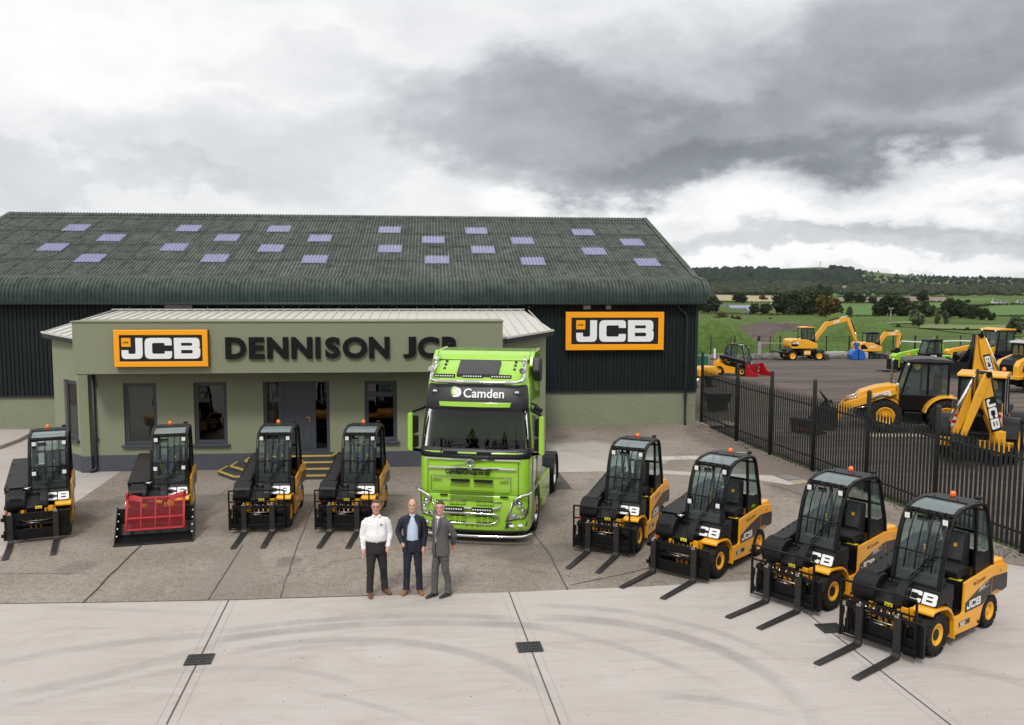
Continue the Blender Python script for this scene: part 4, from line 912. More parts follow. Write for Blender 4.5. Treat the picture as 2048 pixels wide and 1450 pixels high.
# darker valleys between the ridges of each corrugation
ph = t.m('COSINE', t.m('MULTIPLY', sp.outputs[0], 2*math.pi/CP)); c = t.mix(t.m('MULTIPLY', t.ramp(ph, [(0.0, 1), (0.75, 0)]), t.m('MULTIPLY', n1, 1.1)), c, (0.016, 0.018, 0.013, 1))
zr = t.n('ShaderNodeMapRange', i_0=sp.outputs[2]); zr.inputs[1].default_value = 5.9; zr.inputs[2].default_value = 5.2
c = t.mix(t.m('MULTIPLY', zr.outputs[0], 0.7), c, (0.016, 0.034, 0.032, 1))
t.put(p.inputs['Base Color'], c); p.inputs['Roughness'].default_value = .8
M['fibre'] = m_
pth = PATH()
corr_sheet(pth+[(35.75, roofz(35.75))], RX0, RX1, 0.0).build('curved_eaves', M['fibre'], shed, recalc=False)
courses = []; y0 = 35.62; LEN = [2.05, 2.05, 2.05, 2.05, .9]
ys = [35.62]
for l in LEN: ys.append(min(44.6, ys[-1]+l))
ys[-1] = 44.6
rb = MB()
for i, (a, c2) in enumerate(zip(ys, ys[1:])):
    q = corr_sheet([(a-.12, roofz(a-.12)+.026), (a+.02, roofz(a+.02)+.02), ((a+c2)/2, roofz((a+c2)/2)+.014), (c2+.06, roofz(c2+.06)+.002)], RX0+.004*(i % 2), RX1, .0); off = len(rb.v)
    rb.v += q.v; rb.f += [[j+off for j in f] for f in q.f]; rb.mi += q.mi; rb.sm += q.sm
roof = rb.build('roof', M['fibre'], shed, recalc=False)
# thin dark side laps of the sheets
b = MB()
for k in range(int((RX1-RX0)/1.022)):
    x = RX0+.5+k*1.022; xs = round(x/CP)*CP
    for a, c2 in zip(ys, ys[1:]):
        b.bar([(xs, a-SY, roofz(a)+.048), (xs, c2-SY-.02, roofz(c2)+.042)], .014, .01)
b.build('sheet_laps', M['gutter'], roof)
b = MB(); vs = []      # cranked ridge
corr_sheet([(44.2, roofz(44.2)+.04), (44.45, roofz(44.45)+.05), (44.62, roofz(44.6)+.06), (44.8, roofz(44.45)+.05), (45.1, roofz(44.1)+.04)], RX0, RX1).build('ridge', M['fibre'], roof, recalc=False)
corr_sheet([(44.6, 8.94), (53.6, 5.95), (54.6, 5.3), (54.75, 4.93)], RX0, RX1, 0, 4).build('rear_roof', M['fibre'], shed, recalc=False)
for nm, x in (('verge', RX1+.02), ('verge', RX0-.02)):
    b = MB(); b.bar([(x, q[0]-SY, q[1]) for q in pth[1:]]+[(x, a-SY, roofz(a)+.03) for a in (36, 40, 44.6)], .22, .09); b.build(nm, M['fibre'], roof)
# rooflights
m_, t, p, pos = gmat('lilac_rooflight'); sp = t.n('ShaderNodeSeparateXYZ', i_0=pos)
lc = t.mix(t.ramp(t.noise(pos, 4, 5, .7), [(.3, 0), (.7, 1)]), (0.13, 0.135, 0.30, 1), (0.27, 0.275, 0.46, 1)); lc = t.mix(t.m('MULTIPLY', t.ramp(t.m('COSINE', t.m('MULTIPLY', sp.outputs[0], 2*math.pi/CP)), [(0.0, 1), (0.7, 0)]), .55), lc, (0.07, 0.07, 0.15, 1)); lc = t.mix(t.m('MULTIPLY', t.ramp(t.noise(pos, 9, 6, .8), [(.58, 0), (.7, 1)]), .5), lc, (0.06, 0.065, 0.06, 1))
t.put(p.inputs['Base Color'], lc); p.inputs['Roughness'].default_value = .25; p.inputs['Specular IOR Level'].default_value = .6; M['rooflight'] = m_
SKY = [(152, 457), (222, 477), (108, 496), (184, 518), (378, 458), (458, 477), (349, 496), (434, 518), (556, 459), (641, 478), (541, 498), (631, 520), (778, 461), (868, 481), (777, 499), (875, 521),
       (952, 463), (1046, 483), (963, 501), (1063, 524), (1162, 466), (1261, 486), (1185, 504), (1292, 526)]
for px, py in SKY:
    d = ray(px, py); tt = (5.95-35.62*RS-CAMH)/(d.z-RS*d.y); X, Y = d.x*tt, d.y*tt
    yc = min(((a+.54, a) for a in ys[:-1]), key=lambda q: min(abs(q[0]-Y), 9))[0]; yc = Y
    X0 = round((X-.5)/CP)*CP; b = corr_sheet([(yc-.53, roofz(yc-.53)+.032), (yc+.53, roofz(yc+.53)+.030)], X0, X0+7*CP, .012); b.build('rooflight', M['rooflight'], roof, recalc=False)
# cladding wall (profiled sheet)
b = MB(); vs = []; fs = []; x = SX0; k = 0; prof = []
while x < SX1:
    for dx, dy in ((0, 0), (.045, 0), (.06, .035), (.105, .035), (.12, 0)):
        if x+dx <= SX1: prof.append((x+dx, SY+dy))
    x += .15
prof.append((SX1, SY)); n_ = len(prof)
b.add([(q[0], q[1]-SY, 1.38) for q in prof]+[(q[0], q[1]-SY, 4.96) for q in prof], [(i, i+1, n_+i+1, n_+i) for i in range(n_-1)]); b.build('cladding', M['clad'], shed)
b = MB(); b.b2(SX0, SX1, .06, .3, 0, 1.40); b.b2(SX0, SX0+.2, .3, 20, 0, 1.4); b.b2(SX1-.2, SX1, .3, 20.2, 0, 1.4); b.b2(SX0, SX1, 20, 20.3, 0, 1.4)
b.build('plinth_wall', M['roughwall'], shed)
b = MB(); gab = [(.2, 1.4), (20.2, 1.4), (20.2, 5.0), (10.3, 8.85), (1.35, 5.85), (.2, 5.0)]
b.prism(gab, 'x', SX1-.06, SX1-.004); b.prism(gab, 'x', SX0+.004, SX0+.06); b.b2(SX0, SX1, 20.2, 20.28, 1.4, 5.3); b.build('gable_cladding', M['clad'], shed)
b = MB(); b.b2(SX0-.02, SX1+.02, -.02, .02, 1.36, 1.41); b.b2(SX1-.10, SX1+.015, -.02, .12, 1.41, 4.96); b.build('flashing', M['gutter'], shed)
b = MB(); b.tube([(RX0, -.36, 4.90), (RX1, -.36, 4.90)], .055, 10); b.build('gutter', M['gutter'], shed)
b = MB(); dx = 10.15; b.tube([(dx-.42, -.33, 4.86), (dx-.42, -.25, 4.78), (dx-.30, -.1, 4.66), (dx-.05, -.07, 4.5), (dx, -.07, 4.35), (dx, -.07, 1.5), (dx, -.07, .15), (dx, -.16, .03)], .05, 10); b.build('downpipe', M['gutter'], shed)
for k, z in enumerate((3.9, 2.6, 1.2)): b = MB(); b.box((dx, -.05, z), (.16, .1, .05)); b.build('pipe_bracket', M['gutter'], shed)
M['palepatch'] = mat('pale_sheet', (0.40, 0.39, 0.37), .6, dirt=.3)
b = MB(); a, c2 = onY(328, 606, SY-.1), onY(383, 606, SY-.1); b.b2(a.x, c2.x, -.05, -.02, 4.50, 4.92); b.build('pale_sheet', M['palepatch'], shed)
for px in (1174, 1217): q = onY(px, 618, SY-.1); b = MB(); b.b2(q.x-.14 if px < 1200 else q.x-.1, q.x+.14 if px < 1200 else q.x+.1, -.12, -.02, 4.68, 4.90); b.build('wall_bracket', M['palepatch'], shed, .01)
b = MB()
for px in list(range(260, 1060, 38)): 
    q = onY(px+random.uniform(-5, 5), 612, SY-.1); b.ball((q.x, -.04, 4.76), .022, 6, 0, 4)
b.build('fixings', M['white'], shed)

# ================================================================ THE OFFICE
OY = 27.1; OX0, OX1 = -10.45, 2.2; off = thing('office_building', 'low green rendered office with dark plinth, deep fascia and pale metal roof', 'office', ((OX0+OX1)/2, OY, 0)); oc = off.location.copy()
L = lambda x, y: (x-oc.x, y-oc.y)
WIN = [(-9.28, -8.31, .78, 2.69, 'blind'), (-7.22, -6.24, .78, 2.70, 'dark'), (-5.16, -3.16, .50, 2.71, 'door'), (-2.09, -1.10, .80, 2.71, 'w3')]
b = MB(); x = OX0; T = .3
for (a, c2, z0, z1, k) in WIN:
    b.b2(x-oc.x, a-oc.x, 0, T, .5, 4.0); b.b2(a-oc.x, c2-oc.x, 0, T, z1, 4.0)
    if z0 > .51: b.b2(a-oc.x, c2-oc.x, 0, T, .5, z0)
    x = c2
b.b2(x-oc.x, OX1-oc.x, 0, T, .5, 4.0)
b.build('wall', M['wall'], off)
# splayed corner walls: left has a window
def splay(P0, P1, holes, nm):
    P0, P1 = Vector((*P0, 0)), Vector((*P1, 0)); d = (P1-P0); Ln = d.length; ang = math.atan2(d.y, d.x); Rm = Matrix.Rotation(ang, 3, 'Z'); b = MB(); x = 0; pb = MB()
    def bx(mb, x0, x1, y0, y1, z0, z1):
        c_ = Rm @ Vector(((x0+x1)/2, (y0+y1)/2, 0)); mb.box((P0.x+c_.x-oc.x, P0.y+c_.y-oc.y, (z0+z1)/2), (x1-x0, y1-y0, z1-z0), Rm)
    for (a, c2, z0, z1) in holes: bx(b, x, a, 0, T, .5, 4.0); bx(b, a, c2, 0, T, z1, 4.0); bx(b, a, c2, 0, T, .5, z0); x = c2
    bx(b, x, Ln, 0, T, .5, 4.0); b.build('splayed_wall', M['wall'], off); bx(pb, 0, Ln, -.02, T, 0, .5); pb.build('plinth', M['plinth'], off); return P0, Rm
LP0 = (-11.78, 28.33); LP1 = (OX0-.02, 27.0); RP0 = (OX1, 27.1); RP1 = (3.74, 28.64)
lw = splay(LP0, LP1, [(.72, 1.62, .95, 2.75)], 'l'); splay(RP0, RP1, [], 'r')
b = MB(); b.b2(-11.78-oc.x, -11.78-oc.x+T, 28.38-oc.y, SY-oc.y-.02, .0, 4.0); b.b2(3.74-T-oc.x, 3.74-oc.x, 28.7-oc.y, SY-oc.y-.02, 0, 4.0); b.build('side_wall', M['wall'], off)
b = MB(); b.b2(-10.50-oc.x, -10.24-oc.x, -.14, 0, .5, 3.09); b.build('pier', M['wallsmooth'], off)
b = MB(); b.b2(-10.52-oc.x, -10.22-oc.x, -.16, 0, 0, .5); b.b2(-10.22-oc.x, OX1-oc.x, -.02, T, 0, .5); b.build('plinth', M['plinth'], off)
# gable infill under roof + roof
RF = [(-11.98, 28.26), (-10.3, 26.7), (2.25, 26.7), (3.92, 28.45), (3.58, 34.1), (-11.75, 34.1)]
def rz_(y): return 4.03+(y-27.0)*(.55/7.1)
b = MB(); n_ = 6; b.add([(q[0]-oc.x, q[1]-oc.y, rz_(q[1])) for q in RF]+[(q[0]-oc.x, q[1]-oc.y, rz_(q[1])+.05) for q in RF], [tuple(range(6)), tuple(range(6, 12))]+[(i, (i+1) % 6, 6+(i+1) % 6, 6+i) for i in range(6)])
rf = b.build('roof', M['metalroof'], off)
b = MB(); x = -11.9
while x < 3.85:
    yf = 26.75
    if x < -10.3: yf = 26.7+(-10.3-x)*.94
    if x > 2.25: yf = 26.7+(x-2.25)*1.05
    b.bar([(x-oc.x, yf-oc.y, rz_(yf)+.065), (x-oc.x, 34.05-oc.y, rz_(34.05)+.065)], .035, .04); x += .333
b.build('standing_seams', M['metalroof'], rf)
b = MB(); b.bar([(-11.95-oc.x, 34.1-oc.y, rz_(34.1)+.10), (3.6-oc.x, 34.1-oc.y, rz_(34.1)+.10)], .14, .05); b.build('roof_flashing', M['metalroof'], rf)
M['seamdark'] = M['gutter']
b = MB(); b.bar([(-12.0-oc.x, 28.24-oc.y, 4.08), (-10.3-oc.x, 26.66-oc.y, 3.96)], .05, .16); b.build('barge_board', M['gutter'], rf); b = MB(); b.bar([(2.25-oc.x, 26.66-oc.y, 3.96), (3.94-oc.x, 28.43-oc.y, 4.09)], .05, .16); b.build('barge_board', M['gutter'], rf)
b = MB(); b.bar([(-12.02-oc.x, 28.22-oc.y, 4.17), (-10.3-oc.x, 26.64-oc.y, 4.05)], .06, .06); b.build('roof_edge', M['metalroof'], rf); b = MB(); b.bar([(2.25-oc.x, 26.64-oc.y, 4.05), (3.96-oc.x, 28.41-oc.y, 4.18)], .06, .06); b.build('roof_edge', M['metalroof'], rf)
# fascia box
b = MB(); b.b2(-10.21-oc.x, 2.09-oc.x, 25.9-oc.y, 27.09-oc.y, 3.09, 4.58); b.build('fascia', M['wallsmooth'], off, .01)
b = MB(); b.b2(-10.24-oc.x, 2.12-oc.x, 25.87-oc.y, 27.1-oc.y, 4.58, 4.615); b.build('fascia_capping', M['wallsmooth'], off)
b = MB(); b.b2(-10.15-oc.x, 2.03-oc.x, 25.95-oc.y, 27.0-oc.y, 3.07, 3.09); b.build('soffit', M['gutter'], off)
# office interior: floor, back wall and ceiling so that the glass looks into a dark room
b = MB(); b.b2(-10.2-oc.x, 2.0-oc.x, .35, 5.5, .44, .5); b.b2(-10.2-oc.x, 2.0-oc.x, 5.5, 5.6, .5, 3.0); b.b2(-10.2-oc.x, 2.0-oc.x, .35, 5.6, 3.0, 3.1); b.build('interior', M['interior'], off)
def window(parent, x0, x1, z0, z1, y=.06, transom=None, blind=None, Rm=None, P0=None, sill=True):
    def tr(b_):
        if Rm is not None: b_.v = [tuple(Rm @ Vector(v)+Vector((P0.x-oc.x, P0.y-oc.y, 0))) for v in b_.v]
        return b_
    b = MB(); f = .07; d = .07
    b.b2(x0+.003, x1-.003, y, y+d, z0, z0+f); b.b2(x0+.003, x1-.003, y, y+d, z1-f, z1); b.b2(x0+.003, x0+f, y, y+d, z0+f, z1-f); b.b2(x1-f, x1-.003, y, y+d, z0+f, z1-f)
    if transom: b.b2(x0+f, x1-f, y, y+d, transom-.035, transom+.035)
    fr = tr(b).build('window', M['anthracite'], parent, .006)
    b = MB(); g = .045
    for (a, c2) in ([(z0+f, z1-f)] if not transom else [(z0+f, transom-.035), (transom+.035, z1-f)]):
        b.b2(x0+f, x1-f, y+.01, y+.05, a, a+g); b.b2(x0+f, x1-f, y+.01, y+.05, c2-g, c2); b.b2(x0+f, x0+f+g, y+.01, y+.05, a+g, c2-g); b.b2(x1-f-g, x1-f, y+.01, y+.05, a+g, c2-g)
    tr(b).build('sash', M['anthracite'], fr, .004)
    b = MB(); b.b2(x0+f, x1-f, y+.025, y+.03, z0+f, z1-f); tr(b).build('pane', M['winglass'], fr)
    if blind:
        b = MB(); z = z1-.1
        while z > blind: b.box(((x0+x1)/2, y+.16, z), (x1-x0-.12, .034, .003), rotm(R(72))); z -= .03
        tr(b).build('venetian_blind', M['blind'], fr)
    if sill: b = MB(); b.b2(x0-.07, x1+.07, -.10, y, z0-.07, z0+.004); tr(b).build('sill', M['anthracite'], fr, .008)
    return fr
window(off, -9.28-oc.x, -8.31-oc.x, .80, 2.69, blind=.9); window(off, -7.22-oc.x, -6.24-oc.x, .80, 2.70); window(off, -2.09-oc.x, -1.10-oc.x, .82, 2.71, transom=2.28)
window(off, .72, 1.62, .95, 2.75, Rm=lw[1], P0=lw[0])
# door set with two sidelights
dx0, dx1 = -5.16-oc.x, -3.16-oc.x; b = MB(); y = .06
for x in (dx0+.03, dx0+.52, dx1-.50, dx1-.03): b.b2(x-.03, x+.03, y, y+.08, .52, 2.70)
b.b2(dx0, dx1, y, y+.08, 2.66, 2.71); b.b2(dx0, dx1, y-.02, y+.1, .50, .54); df = b.build('door_frame', M['anthracite'], off, .005)
b = MB(); b.b2(dx0+.55, dx1-.53, y+.01, y+.06, .55, 2.655)
for k in range(8): x = dx0+.66+k*.085; b.b2(x, x+.012, y+.004, y+.0101, .95, 2.5)
b.b2(dx0+.60, dx1-.58, y-.004, y+.0098, .62, .66); b.b2(dx0+.60, dx1-.58, y-.004, y+.0098, .72, .76); b.b2(dx0+.60, dx0+.63, y-.004, y+.0098, .8, 2.6); b.b2(dx1-.61, dx1-.58, y-.004, y+.0098, .8, 2.6); b.b2(dx0+.60, dx1-.58, y-.004, y+.0096, 2.57, 2.6)
dl = b.build('door', M['anthracite'], off); b = MB(); hx = dx1-.60; b.box((hx-.02, y-.01, 1.53), (.035, .02, .2)); b.tube([(hx-.02, y-.02, 1.58), (hx-.02, y-.06, 1.58), (hx-.14, y-.06, 1.58)], .012, 6); b.ball((hx-.02, y-.02, 1.47), .014, 6, 0, 4); b.build('handle', M['brass'], dl)
for a, c2, nm in ((dx0+.06, dx0+.49, 1), (dx1-.47, dx1-.06, 2)):
    b = MB(); b.b2(a, c2, y+.03, y+.035, .55, 2.655); sl = b.build('sidelight', M['winglass'], off); b = MB(); b.b2(a-.001, a+.04, y+.01, y+.06, .54, 2.66); b.b2(c2-.04, c2+.001, y+.01, y+.06, .54, 2.66); b.b2(a, c2, y+.012, y+.06, .55, .60); b.build('sash', M['anthracite'], sl)
    if nm == 1:
        b = MB(); z = 2.6
        while z > .7: b.box(((a+c2)/2, y+.16, z), (c2-a-.02, .034, .003), rotm(R(72))); z -= .03
        b.build('venetian_blind', M['blind'], sl)
# office furniture seen dimly
b = MB(); b.b2(-3.6, -2.4, 1.5, 2.2, 1.2, 1.24); b.b2(-3.55, -3.5, 1.5, 2.2, .5, 1.2); b.b2(4.9, 5.6, 1.2, 1.9, .5, 1.3); b.build('desk', M['blind'], off)
# rainwater pipe
b = MB(); px_ = -10.12-oc.x; b.tube([(px_, -.06, 3.08), (px_, -.06, .3), (px_, -.07, .1), (px_-.12, -.22, .04)], .05, 10); b.build('downpipe', M['gutter'], off)
for z in (2.65, 1.0): b = MB(); b.box((px_+.02, -.04, z), (.15, .09, .05)); b.build('pipe_bracket', M['gutter'], off)
# entrance steps with yellow nosings
def steps():
    st = thing('entrance_steps', 'dark tiled entrance steps with yellow nosings in front of the office door', 'steps', (-4.4, 26.2, 0)); so_ = st.location
    lv = [(.125, [(-6.28, 26.95), (-6.38, 26.35), (-5.75, 25.55), (-2.15, 25.50), (-1.75, 26.1), (-1.80, 27.07)]), (.25, [(-5.98, 26.97), (-6.05, 26.45), (-5.55, 25.88), (-2.40, 25.86), (-2.10, 26.2), (-2.12, 27.07)]),
          (.375, [(-5.62, 27.0), (-5.65, 26.60), (-5.35, 26.22), (-3.10, 26.20), (-2.62, 26.28), (-2.50, 26.55), (-2.48, 27.07)]), (.50, [(-5.25, 27.07), (-5.25, 26.58), (-3.08, 26.56), (-3.0, 26.62), (-2.92, 27.07)])]
    for k, (z, P) in enumerate(lv):
        if k < 3: P = [(q[0], min(q[1], 27.07)) for q in P]
        P = [P[0]]+P[1:]; P = [(P[0][0], 27.07)]+P[1:] if P[0][1] > 26.9 else P
        b = MB(); b.prism([(q[0]-so_.x, q[1]-so_.y) for q in P], 'z', (z-.125) if k else 0, z-.001*k); s_ = b.build('step', M['stepdark'], st)
        b = MB(); ed = [(q[0]-so_.x, q[1]-so_.y) for q in P]
        for a, c2 in zip(ed, ed[1:]):
            d = Vector((c2[0]-a[0], c2[1]-a[1], 0)).normalized(); nn = Vector((-d.y, d.x, 0)); A, B_2 = Vector((*a, 0)), Vector((*c2, 0)); inn = nn*.055
            if k == 0 and a[0] == P[0][0]-so_.x and False: continue
            b.add([A-nn*.004+Vector((0, 0, z-.03)), B_2-nn*.004+Vector((0, 0, z-.03)), B_2-nn*.004+Vector((0, 0, z+.006)), A-nn*.004+Vector((0, 0, z+.006)), B_2+inn+Vector((0, 0, z+.006)), A+inn+Vector((0, 0, z+.006))], [(0, 1, 2, 3), (3, 2, 4, 5)])
        b.build('nosing', M['nosing'], s_)
steps()
# ================================================================ SIGNS
def jcb_sign(name, label, x0, x1, z0, z1, Y):
    W_, H_ = x1-x0, z1-z0; t_ = thing(name, label, 'sign', ((x0+x1)/2, Y, (z0+z1)/2), 0); w_, h = W_/2, H_/2
    b = MB(); b.b2(-w_, w_, -.10, 0, -h, h); b.build('backing', M['signblack'], t_)
    fr = W_*.058; b = MB()
    for (a, c2, d, e) in ((-w_, w_, h-fr, h), (-w_, w_, -h, -h+fr), (-w_, -w_+fr, -h+fr, h-fr), (w_-fr, w_, -h+fr, h-fr)): b.b2(a, c2, -.17, -.101, d, e)
    b.build('frame', M['signorange'], t_, .012)
    b = MB(); b.prism(rounded([(-w_+fr, -h+fr), (w_-fr, -h+fr), (w_-fr, h-fr), (-w_+fr, h-fr)], .06), 'y', -.14, -.101); b.build('panel', M['signblack'], t_)
    lh = (z1-z0)*.565; lw_ = lh*3.87*.94; x_ = -lw_/2; 
    o = place('lettering', jcb_mesh(lh, M['signwhite'], .012), t_, (x_, -.155, -lh/2), (XZ, 0, 0))
    s = lh*.42; b = MB(); b.b2(x_, x_+s, -.16, -.141, lh*.08, lh*.5); q = b.build('emblem_square', M['signorange'], t_)
    place('emblem', jcb_mesh(s*.17, M['signblack'], .001, 'italic'), q, (x_+s*.12, -.162, lh*.25), (XZ, 0, 0))
jcb_sign('fascia_sign', 'orange framed black sign with white JCB letters on the green office fascia', -9.02, -6.42, 3.31, 4.37, 25.9-.002)
jcb_sign('wall_sign', 'larger orange framed black JCB sign on the dark shed wall, right of the green lorry', 5.23, 9.17, 3.07, 4.58, 34.2)
sg = thing('lettering_sign', 'raised black letters reading DENNISON JCB on the green fascia', 'sign lettering', (-5.95, 25.9, 3.515))
cu = None
def letters(txt, x0, x1, h):
    adv = [.80, .62, .83, .83, .34, .60, .92, .83, .36, .52, .86, .66]; gw = [.70, .52, .72, .72, .17, .52, .86, .72, 0, .46, .76, .56]
    tot = sum(adv[:-1])+gw[-1]; k = (x1-x0)/tot; x = 0
    for ch, a, g in zip(txt, adv, gw):
        if ch != ' ':
            me = text_mesh('letter', ch, 1.0, M['letter'], .04, .042)
            xs = [v.co.x for v in me.vertices]; ys_ = [v.co.y for v in me.vertices]; me.transform(Matrix.Translation((-min(xs), -min(ys_), 0)))
            w_, hh = max(xs)-min(xs), max(ys_)-min(ys_); me.transform(Matrix.Diagonal((g*k/w_, h/hh, 1, 1)))
            place('letter', me, sg, (x, -.045, 0), (XZ, 0, 0))
        x += a*k
letters('DENNISON JCB', 0, 6.70, .63)

# ================================================================ PALISADE FENCE
posts = [(10.80, 34.12), (11.01, 30.61), (11.27, 28.05), (11.6, 25.5), (11.90, 22.76), (12.20, 19.95), (12.60, 17.25), (12.95, 14.6), (13.3, 12)]
pf = thing('palisade_fence', 'tall dark green palisade fence running from the shed corner to the right edge', 'fence', (11.6, 25, 0)); fo = pf.location
for i, q in enumerate(posts):
    h = 2.85 if i else 3.0; b = MB(); b.tube([(q[0]-fo.x, q[1]-fo.y, 0), (q[0]-fo.x, q[1]-fo.y, h-.07), (q[0]-fo.x, q[1]-fo.y, h-.02), (q[0]-fo.x, q[1]-fo.y, h)], [.062, .062, .046, .01], 12); b.build('post', M['fence'], pf)
def pale(b, x, y, tx, ty, h, lean):
    nx, ny = ty, -tx     # towards the camera side of the fence
    w2 = .047; q = [(-w2, .0), (-.014, .018), (.014, .018), (w2, .0)]; vs = []
    for z in (.06, h-.20):
        for u_, v_ in q: vs.append((x+tx*u_+nx*v_, y+ty*u_+ny*v_, z))
    b.add(vs, [(0, 1, 5, 4), (1, 2, 6, 5), (2, 3, 7, 6)])
    for s in (-1, 0, 1):
        zt_ = h+(.0 if s == 0 else -.05); xx = x+tx*s*.030; yy = y+ty*s*.030; k = .011; ox = nx*.04*(1 if s == 0 else .3)
        b.add([(xx-tx*k*1.2, yy-ty*k*1.2, h-.20), (xx+tx*k*1.2, yy+ty*k*1.2, h-.20), (xx+tx*s*.012+nx*.03, yy+ty*s*.012+ny*.03, zt_)], [(0, 1, 2)])
rnd = random.Random(4)
for (a, c2) in zip(posts, posts[1:]):
    A, B_2 = Vector((a[0]-fo.x, a[1]-fo.y, 0)), Vector((c2[0]-fo.x, c2[1]-fo.y, 0)); d = B_2-A; Ln = d.length; d.normalize(); n_ = int(Ln/.145); b = MB()
    for i in range(n_):
        q = A+d*(.11+(Ln-.22)*(i+.5)/n_); pale(b, q.x, q.y, d.x, d.y, 2.42+rnd.uniform(-.008, .008), 0)
    b.build('pales', M['fence'], pf, recalc=False)
    nn = Vector((d.y, -d.x, 0))
    for z in (.42, 2.02):
        b = MB(); b.bar([A+d*.06-nn*.03+Vector((0, 0, z)), B_2-d*.06-nn*.03+Vector((0, 0, z))], .045, .05)
        b.build('rail', M['fence'], pf)
M['steelbolt'] = M['steel']
# ================================================================ wheels
def arc(cx_, cz_, r, a0, a1, n=12): return [(cx_+r*math.cos(R(a0+(a1-a0)*i/n)), cz_+r*math.sin(R(a0+(a1-a0)*i/n))) for i in range(n+1)]
_wc = {}
def wheel_meshes(key, Rr, Wd, rim, lugs, lugh, style='block', rimmat='rim', dish=.04, hub=.06, hubin=.9):
    """wheel standing along x, outer face at +x"""
    if key in _wc: return _wc[key]
    b = MB(); h = Wd/2; s = Rr-lugh
    b.lathe([(rim*.98, -h*.8), (rim*1.06, -h*.92), (rim+(s-rim)*.45, -h), (s*.93, -h*.95), (s, -h*.78), (s, 0), (s, h*.78), (s*.93, h*.95), (rim+(s-rim)*.45, h), (rim*1.06, h*.92), (rim*.98, h*.8)], (0, 0, 0), 'x', 40)
    for i in range(lugs):
        for sd in (-1, 1):
            a = 2*math.pi*(i+(.5 if sd > 0 else 0))/lugs; dt = (math.pi/lugs)*(.78 if style == 'block' else .42); sk = dt*(.9 if style == 'block' else 1.6); vs = []
            for (aa, x) in ((a-dt-sk*.0, sd*h*.97), (a+dt, sd*h*.97), (a+dt+sk, sd*h*.05), (a-dt+sk, sd*h*.05)):
                ro = Rr*(.965 if abs(x) > h*.5 else 1.0); ri = s*.92 if abs(x) > h*.5 else s*.99
                vs += [(x, ri*math.cos(aa), ri*math.sin(aa)), (x, ro*math.cos(aa), ro*math.sin(aa))]
            b.add(vs, [(1, 3, 5, 7), (0, 2, 3, 1), (2, 4, 5, 3), (4, 6, 7, 5), (6, 0, 1, 7)])
            # shoulder block wrapping onto the sidewall
            w2 = [(sd*h*.97, Rr*.965*math.cos(a-dt), Rr*.965*math.sin(a-dt)), (sd*h*.97, Rr*.965*math.cos(a+dt), Rr*.965*math.sin(a+dt)), (sd*h*1.01, s*.86*math.cos(a+dt*.8), s*.86*math.sin(a+dt*.8)), (sd*h*1.01, s*.86*math.cos(a-dt*.8), s*.86*math.sin(a-dt*.8))]
            b.add(w2, [(0, 1, 2, 3)])
    ty = b.mesh('tyre', M['tyre'])
    b = MB(); b.lathe([(rim*1.04, h*.90), (rim*.97, h*.94), (rim*.88, h*.90), (rim*.80, h*.9-dish), (rim*.45, h*.9-dish*1.3), (hub*1.2, h*.9-dish*1.3), (hub, h*.9-dish*hubin), (hub*.6, h*.9-dish*hubin*.9), (0.001, h*.9-dish*hubin*.9)], (0, 0, 0), 'x', 32)
    b.lathe([(rim*.98, -h*.85), (rim*.7, -h*.7), (.01, -h*.6)], (0, 0, 0), 'x', 24)
    for k in range(6):
        a = k*math.pi/3; r_ = rim*.58; b.cyl((h*.9-dish*1.5, r_*math.cos(a), r_*math.sin(a)), (h*.9-dish*1.2, r_*math.cos(a), r_*math.sin(a)), rim*.07, None, 6)
    rm = b.mesh('rim', M[rimmat]); _wc[key] = (ty, rm); return _wc[key]
def wheel(parent, key, x, y, z, side, *a, steer=0, **k):
    ty, rm = wheel_meshes(key, *a, **k); o = place('tyre', ty, parent, (x, y, z), (random.uniform(0, .3), 0, (0 if side > 0 else math.pi)+steer)); place('rim', rm, o); return o
def decal(parent, me, name, loc, rot): return place(name, me, parent, loc, rot)
SIDE = (XZ, 0, R(90))      # lettering on a face looking along +x, reading towards +y (rear of the machine)
SIDEM = (XZ, 0, R(-90))    # lettering on a face looking along -x, reading towards -y

